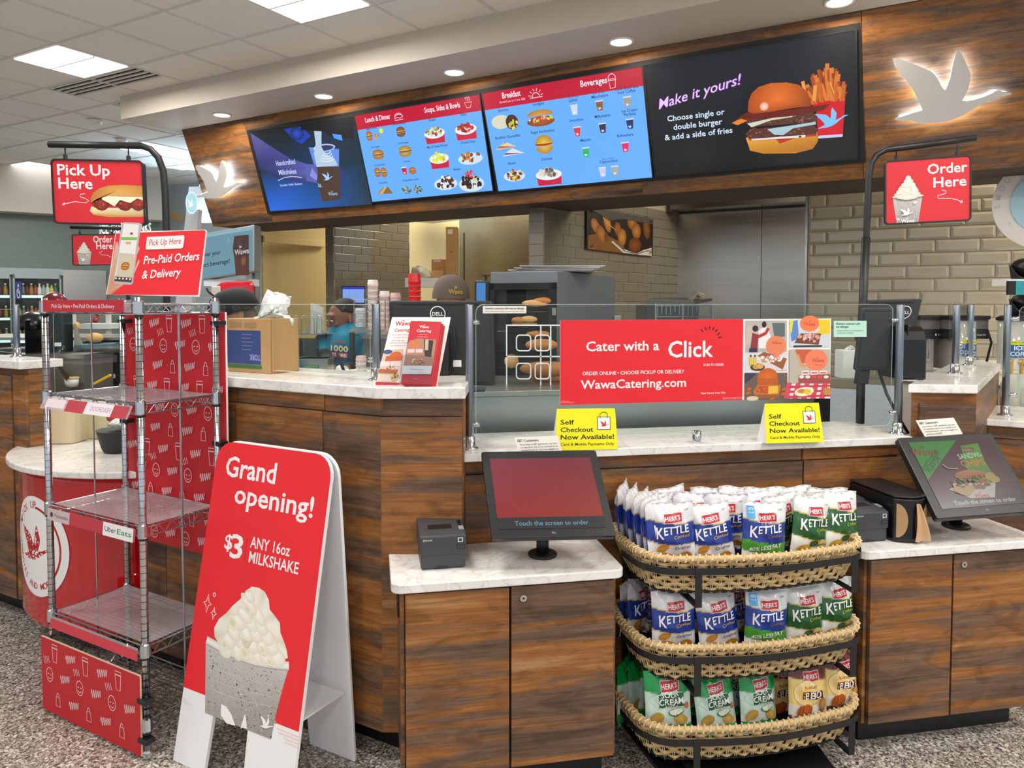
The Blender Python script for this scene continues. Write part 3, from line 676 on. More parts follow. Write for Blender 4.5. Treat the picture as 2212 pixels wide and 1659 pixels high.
def screen(px, lab, fn, hgt=.05):
    tl, tr, bl, br = [onF(x, y, hgt) for x, y in px]
    q = qreal(tl, tr, bl); t = thing('menu_screen', lab, 'screen', (tl+br)/2, 'menu screens')
    b = 1.1
    q.slab([(-b, -b), (q.w+b, -b), (q.w+b, q.h+b), (-b, q.h+b)], .045, -.003).build('housing', BLACKP, t, bevel=.003)
    pts = [(-b, -b), (q.w+b, -b), (q.w+b, q.h+b), (-b, q.h+b)]; inn = [(0, 0), (q.w, 0), (q.w, q.h), (0, q.h)]
    m = MB()
    for i in range(4):
        j = (i+1) % 4; m.hull8([q(*pts[i], -.003), q(*pts[j], -.003), q(*inn[j], -.003), q(*inn[i], -.003)], [q(*pts[i], .004), q(*pts[j], .004), q(*inn[j], .004), q(*inn[i], .004)])
    m.build('bezel', BLACKM, t)
    d = q.rect(0, 0, q.w, q.h, .002, 0).build('display', mat('display glass', '#0a0b0d', .2), t)
    a = Art(); fn(a, q); a.build('display_image', q, d, SCREEN, base=.0006)
    return t
BLUE, NAVY = '#66adff', '#14305e'
def s_hand(a, q):
    S = zf(q, 520, 180, 3.95); W, Hh = q.w, q.h
    cols = []
    a.rect(0, 0, W, Hh, ['#2858a8', '#16406a', '#0f2530', '#15191c'][0], n=1); a.k += 0
    a._add([(0, 0), (W*.5, 0), (W, 0), (0, Hh*.5), (W*.5, Hh*.5), (W, Hh*.5), (0, Hh), (W*.5, Hh), (W, Hh)], [(0, 1, 4, 3), (1, 2, 5, 4), (3, 4, 7, 6), (4, 5, 8, 7)], ['#2a6be0', '#1d5aa8', '#153440', '#16324a', '#14385e', '#12303a', '#141414', '#1a1c1c', '#10202a'])
    a.poly([S(370, 390), S(520, 370), S(600, 450), S(520, 520), S(440, 470)], '#1d3fb0'); a.ell(*S(480, 430), 9, 6, '#2450d8', '#142a55')
    a.poly([S(80, 420), S(140, 460), S(260, 540), S(420, 640), S(600, 700), S(660, 740), S(640, 830), S(560, 860), S(300, 800), S(150, 720)], ['#5a5aa0', '#5a5aa0', '#4a4a98', '#45458c', '#5a5faf', '#6a6fc0', '#3f4a90', '#333f80', '#2a2f60', '#2a2f60'])
    for i in range(4): a.ell(*S(850-i*4, 760+i*60), 5, 3.2, '#37357a', rot=-10)
    a.poly([S(580, 545), S(840, 560), S(850, 990), S(700, 1010)], '#4b3a2c'); a.poly([S(580, 545), S(840, 560), S(838, 710), S(632, 710)], '#5f8fe8')
    a.ell(*S(712, 550), 14, 3.6, '#b9c6ff'); a.ell(*S(712, 552), 12, 2.6, '#2a3a5c')
    a.poly([S(625, 395), S(690, 400), S(690, 540), S(720, 600), S(800, 640), S(830, 700), S(650, 715), S(625, 600), S(640, 520)], '#b5cbe0')
    for i in range(4): a.arc(*S(735, 640-i*22), 9-i*1.4, 200, 350, .9, '#dfe9f5', ry=3)
    a.poly([S(500, 330), S(960, 300), S(960, 470), S(830, 470), S(700, 410), S(520, 400)], '#0c1016'); a.poly([S(780, 430), S(860, 440), S(870, 490), S(800, 470)], '#4f9bff')
    a.goose(*S(708, 830), 13, '#a9c8ff'); a.goose(*S(655, 880), 7, '#9bb5c0', rot=-20)
    wawa(a, *S(790, 955), 3.6, '#9db8e8')
    a.poly([S(560, 690), S(640, 690), S(660, 760), S(650, 850), S(560, 830)], '#5b62ad'); a.poly([S(610, 720), S(655, 790), S(650, 830), S(590, 790)], '#8690e0')
    for s_, zx, zy, h, b in (('Handcrafted', 388, 695, 5.3, .02), ('Milkshakes', 405, 775, 5.3, .02), ('Chocolate • Vanilla • Strawberry', 433, 872, 2.5, .01)): a.text(s_, *S(zx, zy), h, '#c7d6ff', 'c', b, fit={'Handcrafted': 26, 'Milkshakes': 24}.get(s_, 31))
    a.line([S(320, 830), S(370, 805), S(430, 795), S(480, 797), S(525, 805)], .7, '#c7d6ff')
def s_lunch(a, q):
    S = zf(q, 520, 180, 3.95); W, Hh = q.w, q.h; a.rect(0, 0, W, Hh, BLUE); a.rect(0, Hh-13, W, Hh, '#c00c30')
    a.text('Lunch & Dinner', *S(1172, 318), 4.6, '#ffe9f2', 'c', .03, fit=29); a.text('Soups, Sides & Bowls', *S(1720, 228), 4.6, '#ffe9f2', 'c', .03, fit=37)
    for dy in (0, 1.4): a.arc(*S(1348, 290-dy*2), 4.6, 0, 180, .5, '#ffd5e4', ry=3.6-dy)
    x, y = S(1348, 292); a.line([(x-4.6, y-.6), (x-2, y+.4), (x+1, y-.6), (x+4.6, y+.2)], .5, '#ffd5e4'); a.line([(x-4.6, y-2), (x+4.6, y-2)], .6, '#ffd5e4')
    x, y = S(1941, 178); a.line([(x-3.6, y+1.5), (x+3.6, y+1.5), (x+1.8, y-2.8), (x-1.8, y-2.8)], .5, '#ffd5e4', True)
    for i in (-1, 0, 1): a.line([(x+i*1.8, y+2.6), (x+i*1.8+.6, y+4), (x+i*1.8-.4, y+5.4), (x+i*1.8+.4, y+7)], .45, '#ffd5e4')
    for s_, zx, zy, f in (('Burgers & Fries', 1116, 392, 12), ('Deli Sandwiches', 1355, 352, 14), ('Hot Hoagies', 1150, 548, 10), ('Cold Hoagies', 1388, 514, 12), ('Club Sandwiches', 1186, 702, 13), ('Combos', 1418, 672, 7.5), ('Quesadillas', 1218, 854, 10), ('Freshly Made Salads', 1452, 830, 18)): a.text(s_, *S(zx, zy), 1.7, NAVY, 'c', .015, fit=f)
    for s_, zx, zy, f in (('Soups', 1636, 320, 7), ('Sides', 1902, 275, 6), ('Mac & Cheese Recipes', 1680, 545, 22), ('Chicken Strips', 1942, 510, 15), ('Bowls', 1848, 742, 7)): a.text(s_, *S(zx, zy), 2.2, NAVY, 'c', .015, fit=f)
    bun(a, *S(1098, 450), 7, 9); blobs(a, *S(1165, 455), 4, 2.5, ['#d07a20', '#e09a3a'], 14, .6, 1.4); a.ell(*S(1200, 405), 2.2, 2.2, '#e8e820')
    bun(a, *S(1368, 415), 10, 9, '#9a6030', '#7a4a20'); bun(a, *S(1175, 608), 13, 9, '#c89a4a'); bun(a, *S(1405, 580), 14, 10, '#cfae5a', '#a07a30')
    for zx in (1170, 1225): bun(a, *S(zx, 760), 7, 9, '#c08a4a')
    cupi(a, *S(1400, 745), 6, 7, '#d01c34'); bun(a, *S(1470, 745), 8, 6.5)
    for i in range(3): a.poly([S(1165+i*25, 942), S(1215+i*20, 885-i*4), S(1305, 938)], ['#b08a50', '#d0b070', '#8a6434'][i])
    for zx in (1425, 1520): blobs(a, *S(zx, 905), 5, 4, ['#3e6a2a', '#6a8a3a', '#c9c070', '#2c3a20', '#a05a30'], 26, .6, 1.4)
    bowlred(a, *S(1658, 425), 21, 17, ['#c9d6a8', '#8fa060', '#e6e6d0', '#b05030']); bowlred(a, *S(1925, 390), 21, 17, ['#c0301c', '#a02014', '#e05030']); bowlred(a, *S(1700, 640), 20, 17, ['#dfe020', '#e8ea50', '#c9c010'])
    plate(a, *S(1965, 625), 24, 15, ['#b06a28', '#8a4a1a', '#c8843a'], 20); plate(a, *S(1755, 840), 24, 16, ['#4a2a1e', '#5e3626', '#3a2018', '#e8e8e0'], 40); plate(a, *S(1975, 835), 25, 20, ['#e8e8d8', '#2a1c18', '#c8d0a0', '#40302a'], 50)
    blobs(a, *S(1972, 770), 5, 3.5, ['#d8342c', '#e85040'], 18, .8, 1.5)
def s_break(a, q):
    S = zf(q, 1020, 120, 4.81); W, Hh = q.w, q.h; a.rect(0, 0, W, Hh, BLUE); a.rect(0, Hh-13.5, W, Hh, '#c00c30')
    a.text('Breakfast', *S(410, 432), 4.8, '#ffe9f2', 'c', .03, fit=17); a.text('Served 5 a.m. to 11 a.m. daily', *S(418, 478), 1.9, '#ffc9dc', 'c', .012, fit=24); a.text('Beverages', *S(1265, 305), 4.8, '#ffe9f2', 'c', .03, fit=22)
    x, y = S(662, 430); a.arc(x, y, 3.3, 0, 180, .6, '#ffd5e4'); a.line([(x-5.5, y-.4), (x+6, y-.4)], .55, '#ffd5e4')
    for g in range(15, 180, 30): c_, s_ = math.cos(math.radians(g)), math.sin(math.radians(g)); a.line([(x+4.6*c_, y+4.6*s_), (x+6.8*c_, y+6.8*s_)], .5, '#ffd5e4')
    x, y = S(1455, 270); a.line([(x-2.8, y+2), (x+2.8, y+2), (x+2, y-4.6), (x-2, y-4.6)], .5, '#ffd5e4', True); a.arc(x, y+2.4, 2.9, 0, 180, .5, '#ffd5e4', ry=3.2); a.line([(x-3.3, y+1), (x+3.3, y+1)], .5, '#ffd5e4')
    for s_, zx, zy, f in (('Burritos', 325, 580, 9), ('Hoagies', 690, 515, 10), ('Breakfast Quesadillas', 372, 855, 24), ('Bagel Sandwiches', 735, 800, 21), ('Bowls', 418, 1130, 7), ('Oatmeal', 777, 1085, 10), ('Lattes', 1053, 475, 7), ('Macchiatos', 1327, 435, 13.5), ('Cold Brew and', 1605, 350, 18), ('Iced Coffee', 1608, 388, 14), ('Smoothies', 1083, 682, 12), ('Milkshakes', 1356, 640, 13), ('Ice Cream', 1637, 583, 12.5), ('Parfaits', 1640, 622, 9.5), ('Matcha', 1181, 890, 9), ('Refreshers', 1592, 840, 13), ('Cappuccinos', 1418, 1110, 15)): a.text(s_, *S(zx, zy), 2.25, NAVY, 'c', .014, fit=f)
    for s_, zx, zy in (('Hot or Iced', 1050, 440), ('Hot or Iced', 1322, 396), ('Hot or Frozen', 1415, 1080)): a.text(s_, *S(zx, zy), 1.6, '#3a5a9a', 'c', .008, fit=9.5)
    a.ell(*S(300, 690), 9, 5.6, '#d8d6c0', rot=0); a.ell(*S(415, 690), 5.8, 6, '#4a2a20'); blobs(a, *S(430, 710), 4, 4, ['#c8c030', '#5a3020', '#e0d860'], 14, .8, 1.6)
    a.ell(*S(715, 680), 12.5, 4, '#b5642a', '#8a4418'); blobs(a, *S(715, 655), 11, 1.6, ['#d8d030', '#e8a0a0', '#e8e8d0', '#c04030'], 30, .9, 1.6); a.ell(*S(710, 620), 12, 4.6, '#d8a04a', '#b8803a', a0=0, a1=180)
    for i in range(3): a.poly([S(245+i*20, 985-i*22), S(330+i*18, 900), S(465, 945)], ['#d8b88a', '#b05a3a', '#e0cfa8'][i])
    for i in range(3): a.poly([S(320+i*15, 1050-i*20), S(420, 960), S(550, 1012)], ['#cfd0e0', '#6a4a5a', '#dcdcea'][i])
    bun(a, *S(752, 925), 15, 15, '#dfc04a', '#b8862a', ('#e0a030', '#8a2a1a', '#c04a2a', '#e8c040')); plate(a, *S(440, 1235), 20, 13, ['#a0c040', '#c85030', '#e0d070', '#7a3018'], 36); bowlred(a, *S(800, 1235), 23, 17, ['#9a8a7a', '#c9b8a8', '#6a5a4e', '#e0d4c8'])
    for zx, zy, c in ((1068, 560, '#cfd6f4'), (1330, 515, '#8a5a2c'), (1618, 475, '#a39a88'), (1098, 785, '#d83a4a'), (1362, 748, '#3a2c48'), (1645, 705, '#20306a'), (1188, 1000, '#26b85a'), (1598, 945, '#e02a6a'), (1362, 1205, '#c8c8ec'), (1490, 1190, '#a8a8a0')): cupi(a, *S(zx, zy), 6.4, 7.6, c)
def s_burger(a, q):
    S = zf(q, 1380, 30, 2.659); W, Hh = q.w, q.h
    a._add([(0, 0), (W, 0), (W, Hh), (0, Hh)], [(0, 1, 2, 3)], [lin_ for lin_ in ['#0e0f12', '#0c0d10', '#0c1a24', '#0d1620']])
    t = S(340, 470); r_ = 9
    for o, c in ((.5, '#7a1cc0'), (0, '#ecc6ff')):
        a.text('Make it yours!', t[0]+o*.3, t[1]-1-o*.3, 7.2+o, c, 'c', .012+o*.06, fit=60+o*2, sh=.35, rot=r_)
    for s_, zx, zy, f in (('Choose single or', 326, 598, 42), ('double burger', 338, 650, 36), ('& add a side of fries', 340, 705, 50)): a.text(s_, *S(zx, zy), 4.2, '#d5e6ff', 'c', .03, fit=f)
    # fries and carton
    a.poly([S(990, 515), S(1187, 470), S(1170, 705), S(1030, 715), S(1020, 560)], '#d01424'); a.poly([S(1030, 700), S(1172, 690), S(1170, 706), S(1030, 716)], '#c9c9ee')
    a.goose(*S(1028, 665), 20, '#7cc0ff', rot=8)
    for i in range(34):
        t = i/33; x = 930+t*255+R.uniform(-12, 12); tp = 300+170*abs(t-.58)**1.2*1.6+R.uniform(-25, 60); p, p2 = S(1000+t*165, 515-t*30), S(x, tp); c = R.choice(['#c8601e', '#d87a2c', '#a84814', '#e08c3c', '#8a3c12'])
        a.line([p, ((p[0]*.4+p2[0]*.6)+R.uniform(-1, 1), p[1]*.4+p2[1]*.6), p2], R.uniform(1.9, 2.8), c)
    for i in range(14):
        zx = R.uniform(960, 1190); p = S(zx, 500); p2 = S(zx+R.uniform(-50, 40), R.uniform(380, 440)); a.line([p, p2], 2.2, R.choice(['#d87a2c', '#c8601e', '#e89c4c']))
    # burger
    bt = [S(615, 710), S(1025, 672), S(1030, 730), S(1000, 775), S(900, 800), S(720, 803), S(640, 785)]
    a.poly(bt, ['#e8a83c', '#d89430', '#c07a20', '#b06c1c', '#c8801f', '#c07a20', '#c88a28'])
    a.poly([S(620, 705), S(1020, 665), S(1020, 700), S(900, 712), S(810, 745), S(790, 720), S(640, 728)], '#b8301c'); a.poly([S(640, 712), S(960, 695), S(955, 708), S(650, 726)], '#e8e0dc')
    for cy, dy in ((690, 0), (620, 0)):
        a.poly([S(612, cy), S(640, cy-28), S(1000, cy-58), S(1028, cy-30), S(1020, cy), S(640, cy+28)], '#5a3228'); 
        for i in range(60): a.ell(*S(R.uniform(625, 1015), cy-12+R.uniform(-26, 26)), R.uniform(.4, 1.1), R.uniform(.3, .8), R.choice(['#7a4a3c', '#3e2018', '#94604e', '#6a3c30']), n=6)
    a.poly([S(740, 660), S(1015, 618), S(1020, 632), S(890, 655), S(830, 695), S(780, 692)], '#a8c8d0'); a.poly([S(625, 628), S(880, 572), S(885, 590), S(760, 610), S(650, 650)], '#d0d4c0')
    for i in range(5): a.poly([S(540+i*12, 625-i*8), S(620, 565), S(820, 560-i*3), S(1100, 520-i*2), S(1060, 552), S(860, 580+i*4), S(640, 605)], ['#8a2a14', '#c04a1c', '#6a1c10', '#d8682a', '#a03818'][i]) if i < 3 else None
    a.poly([S(535, 625), S(590, 600), S(625, 612), S(570, 638)], '#e0862c')
    pts = [(628, 560), (632, 500), (650, 455), (690, 418), (760, 396), (850, 392), (920, 405), (965, 440), (988, 490), (992, 530), (900, 538), (760, 560), (660, 572)]
    c = S(800, 490); n = len(pts); a._add([c]+[S(*p) for p in pts], [(0, 1+i, 1+(i+1) % n) for i in range(n)], ['#e8742c']+['#a8440f', '#b04c12', '#b04c12', '#b8520f', '#c86018', '#c86018', '#b8520f', '#a84a10', '#98400c', '#8a380a', '#a04410', '#b04c14', '#a8440f'])
    a.ell(*S(722, 530), 3, 3, '#fbe6e8', '#e88a50')
screen([(539, 284), (764, 252), (584, 456), (801, 436)], 'menu screen showing a hand holding a milkshake cup, leftmost of the row', s_hand)
screen([(766, 250), (1035, 204), (804, 436), (1071, 413)], 'menu screen titled Lunch & Dinner with soups, sides and bowls', s_lunch)
screen([(1041, 202), (1386, 144), (1077, 413), (1412, 380)], 'menu screen titled Breakfast and Beverages', s_break)
screen([(1391, 142), (1847, 66), (1417, 380), (1860, 337)], 'dark menu screen with a burger and fries reading Make it yours', s_burger)
ps = [onF(x, y, .031)-FN*.012 for x, y in ((532, 281), (1857, 49), (1870, 351), (578, 462))]
MB().hull8(ps, [p+FN*.012 for p in ps]).build('screen_surround', BLACKM, fas)
# hanging signs on bent poles
def hsign(lab, tl, tr, bl, art, pole, hooks, bar, th=.014):
    q = qreal(tl, tr, bl); t = thing('hanging_sign', lab, 'sign', q(q.w/2, 0)); o = rrect(-.6, -.6, q.w+.6, q.h+.6, 1.8)
    q.slab(o, .022, -.0005).build('frame', BLACKM, t, bevel=.002)
    n = len(o); i_ = rrect(0, 0, q.w, q.h, 1.2)
    m = MB()
    for i in range(n):
        j = (i+1) % n; m.hull8([q(*o[i], -.001), q(*o[j], -.001), q(*i_[j], -.001), q(*i_[i], -.001)], [q(*o[i], .005), q(*o[j], .005), q(*i_[j], .005), q(*i_[i], .005)])
    m.build('frame_edge', BLACKM, t)
    a = Art(); a.poly(i_, '#d3232f'); art(a, q); a.build('sign_print', q, t)
    for h in hooks:
        p = q(h*q.w, q.h+.3, -.01); MB().tube([p, p+V((0, 0, bar))], .003, 6).cyl(p-V((0, 0, .004)), p+V((0, 0, .022)), .008, n=8).build('hook', BLACKM, t)
    MB().tube(pole, th, 8).build('pole', BLACKM, t, smooth=True); return t, q
def art_pick(a, q):
    S = zf(q, 0, 0, 2.962)
    a.text('Pick Up', *S(368, 1118), 4.6, '#f7eef2', 'l', .035, fit=21.5); a.text('Here', *S(375, 1205), 4.6, '#f7eef2', 'l', .035, fit=14)
    a.line([S(545, 1240), S(515, 1243), S(512, 1258), S(545, 1270), S(570, 1285), S(550, 1298), S(480, 1290), S(400, 1308)], .28, '#f5dde2'); a.line([S(415, 1297), S(398, 1309), S(412, 1314)], .28, '#f5dde2')
    a.poly([S(576, 1350), S(600, 1375), S(700, 1390), S(934, 1388), S(930, 1330), S(640, 1330), S(585, 1322)], ['#e8cf98', '#c99a50', '#c08a40', '#c08a40', '#e6dcb8', '#e6dcb8', '#efe4c4'])
    for zx, c in ((650, '#a83420'), (800, '#982a1c'), (885, '#b03a24')): a.ell(*S(zx, 1305), 3.4, 2.6, c, '#6a1810', wob=.08); blobs(a, *S(zx, 1303), 2.4, 1.8, ['#c8503a', '#7a2014'], 10, .2, .5)
    a.poly([S(650, 1262), S(700, 1255), S(830, 1260), S(920, 1262), S(925, 1285), S(880, 1270), S(835, 1300), S(770, 1280), S(735, 1322), S(700, 1300), S(660, 1280)], '#efe8cc')
    p = [(585, 1300), (582, 1270), (600, 1235), (640, 1205), (700, 1188), (790, 1183), (917, 1190), (922, 1262), (830, 1258), (700, 1254), (620, 1275)]
    a._add([S(760, 1215)]+[S(*k) for k in p], [(0, 1+i, 1+(i+1) % 11) for i in range(11)], ['#dba04c']+['#b87830', '#b87830', '#b97c34', '#c08838', '#c58a3c', '#c58a3c', '#b87c30', '#c89048', '#d0a060', '#d0a060', '#c08a40'])
d = 3.05
LP = hsign('red Pick Up Here sign with a meatball sandwich on a bent black pole', P(113, 346, d), P(306, 350, d), P(120, 480, d), art_pick, [P(106, 312, d), P(240, 314, d), P(305, 315, d), P(325, 322, d), P(342, 340, d), P(353, 370, d), P(357, 420, d), P(360, 520, d), P(360, 640, d), P(360, 740, d), V((P(360, 700, d).x, d, 1.31))], (.13, .84), .062)
def art_order(a, q, S=None, sp=90):
    S = zf(q, 1380, 30, 2.659)
    a.text('Order', *S(1887, 905), 4.4, '#f7eef2', 'r', .035, fit=15.2); a.text('Here', *S(1882, 985), 4.4, '#f7eef2', 'r', .035, fit=12.6)
    a.line([S(1740, 1012), S(1765, 1018), S(1760, 1032), S(1715, 1045), S(1720, 1060), S(1790, 1060), S(1830, 1068), S(1856, 1082)], .28, '#f5dde2'); a.line([S(1845, 1086), S(1858, 1083), S(1855, 1070)], .28, '#f5dde2')
    x, y = S(1540, 1205); x2, y2 = S(1545, 925); shake(a, (x+x2)/2, y, 12.4, y2-y, sp, mark='#f0eeec')
RP = hsign('red Order Here sign with a milkshake on a bent black pole at the right', P(1914, 350, 3.26), P(2095, 337, 3.17), P(1914, 483, 3.26), art_order, [P(2108, 298, 3.17), P(1960, 318, 3.23), P(1915, 323, 3.25), P(1893, 335, 3.26), P(1882, 352, 3.26), P(1877, 380, 3.26), P(1872, 500, 3.26), P(1866, 620, 3.26), P(1862, 700, 3.26), V((P(1860, 800, 3.28).x, 3.28, 1.06))], (.13, .86), .05)
MB().tube([P(1871, 512, 3.26), P(1862, 700, 3.26), V((P(1860, 800, 3.28).x, 3.28, 1.06))], .018, 8).build('pole_sleeve', BLACKM, RP[0], smooth=True)
d = 5.6
def art_far(a, q):
    S = zf(q, 0, 440, 3.95)
    a.text('Order', *S(960, 330), 5.2, '#f7eef2', 'r', .035, fit=14.5); a.text('Here', *S(962, 386), 5.2, '#f7eef2', 'r', .035, fit=12.3)
    x, y = S(722, 525); x2, y2 = S(722, 325); shake(a, x, y, 11.5, y2-y, 50); a.line([S(880, 402), S(850, 420), S(870, 436), S(920, 440), S(950, 458)], .3, '#f5dde2')
hsign('small distant red Order Here sign behind the pick up board', P(157, 508, d), P(262, 507, d), P(159, 572, d), art_far, [P(153, 491, d), P(225, 492, d), P(268, 494, d), P(276, 520, d), P(277, 620, d), P(277, 745, d)], (.13, .8), .05)
# ---- pick-up board standing on the rack, with phone in a hand
d = 2.86
q = qreal(P(262, 505, d), P(446, 497, d-.02), P(246, 640, d)); S = zf(q, 0, 440, 3.95)
bd = thing('pickup_board', 'red board reading Pre-Paid Orders & Delivery standing on top of the metal rack', 'sign', q(q.w/2, 0))
out = [S(905, 775), S(935, 600), S(985, 250), S(1040, 240), S(1745, 222), S(1762, 235), S(1700, 795)]
q.slab(out, .006).build('board', WHITEP, bd)
a = Art(); a.poly([S(915, 775), S(945, 600), S(990, 254), S(1745, 226), S(1756, 240), S(1690, 780)], '#e8242e')
a.poly([S(912, 775), S(940, 600), S(990, 330), S(1005, 325), S(1010, 380), S(985, 520), S(975, 640), S(1060, 690), S(1000, 730), S(950, 778)], ['#c98f72', '#d8a284', '#e0ad90', '#e6b598', '#e0ad90', '#cf9678', '#c88c6c', '#d09a7c', '#c08466', '#b87a5c'])
for zy in (370, 480): a.poly([S(1150, zy+80), S(1185, zy-10), S(1192, zy+15), S(1150, zy+110)], '#e0ad90')
ph = [S(1045, 165), S(1195, 172), S(1125, 690), S(968, 675)]
a.poly([S(1060, 158), S(1190, 163), S(1204, 185), S(1135, 680), S(1118, 692), S(985, 684), S(965, 662), S(1040, 175)], '#b9b3b6'); a.poly([S(1058, 172), S(1188, 178), S(1122, 672), S(975, 660)], '#e9e4e4')
a.poly([S(1037, 285), S(1172, 287), S(1168, 312), S(1034, 310)], '#7cbf3e'); a.poly([S(1020, 418), S(1150, 430), S(1128, 630), S(990, 618)], '#cdc3a8'); a.poly([S(985, 620), S(1128, 632), S(1122, 672), S(975, 660)], '#4d3c34')
bun(a, *S(1070, 535), 3.4, 3.2, '#cf8a3c'); a.poly([S(1075, 326), S(1118, 327), S(1117, 342), S(1074, 341)], '#e2a13a'); a.poly([S(1115, 245), S(1135, 245), S(1134, 265), S(1114, 264)], '#b02a30')
for i in range(5): a.ell(*S(992+i*30, 636+i*2), .35, .35, '#f4eeee')
q2 = [S(1258, 285), S(1570, 270), S(1576, 290), S(1565, 370), S(1550, 382), S(1250, 392), S(1246, 375)]
a.poly(q2, '#f6eff0')
rt = 1.2
a.text('Pick Up Here', *S(1408, 350), 2.5, '#c8202c', 'c', .008, fit=12.6, sh=.08, rot=rt); a.text('Pre-Paid Orders', *S(1462, 498), 3.3, '#fbf3f4', 'c', .025, fit=21.8, sh=.1, rot=rt+1); a.text('& Delivery', *S(1375, 628), 3.3, '#fbf3f4', 'c', .025, fit=15.2, sh=.1, rot=rt+1)
a.build('board_print', q, bd)
MB().box(q(-1, -.2, .02), q(q.w+4, -.6, -.03)).build('acrylic_foot', ACRYL, bd)
q.slab([S(1030, 162), S(1204, 172), S(1195, 255), S(1038, 240)], .006, .0).build('phone_top', mat('phone print grey', '#cfcacc', .4), bd)
# ---- banner on the glass
qp = 2.665
bq = qreal(onB(1210, 692, qp-.02), onB(1795, 688, qp-.02), onB(1210, 875, qp-.02)); S = zf(bq, 1200, 620, 3.568)
bn = thing('catering_banner', 'wide red banner reading Cater with a Click fixed to the glass guard', 'sign', bq(bq.w/2, 0))
bq.rect(0, 0, bq.w, bq.h, .004).build('board', WHITEP, bn)
a = Art(); sx = S(1443, 500)[0]; a.rect(0, 0, sx, bq.h, '#e3202b')
a.text('Cater with a', *S(520, 490), 3.75, '#f9eff2', 'c', .03, fit=28.7); a.text('Click', *S(1042, 538), 6.4, '#f9eff2', 'c', .035, fit=18.4)
for g, l in zip(range(-10, 7), range(7)): pass
for (x0, y0), (x1, y1) in (((1122, 325), (1137, 347)), ((1154, 310), (1162, 333)), ((1187, 300), (1187, 328)), ((1220, 308), (1210, 332)), ((1250, 325), (1231, 346)), ((1268, 353), (1245, 368)), ((1278, 385), (1252, 392))): a.line([S(x0, y0), S(x1, y1)], .45, '#3a0a10')
a.text('ORDER ONLINE • CHOOSE PICKUP OR DELIVERY', *S(605, 672), 1.4, '#f9eff2', 'c', .02, fit=40.3); a.text('WawaCatering.com', *S(605, 776), 3.4, '#f9eff2', 'c', .03, fit=41.7)
a.text('SCAN TO ORDER', *S(1218, 607), .9, '#f9eff2', 'c', .015, fit=8.4); a.text('Open Camera, Point, Click', *S(1215, 822), .75, '#f9eff2', 'c', .01, fit=10.2)
for s_, zx, zy in (('Wawa, Inc.', 75, 885), ('wawacatering.com', 92, 893)): a.text(s_, *S(zx, zy), .5, '#f3b0b4', 'c', .0)
for i in (0, 1): a.text('Restrictions may apply at this store', *S(1370, 855+i*8), .45, '#f3b0b4', 'c', 0)
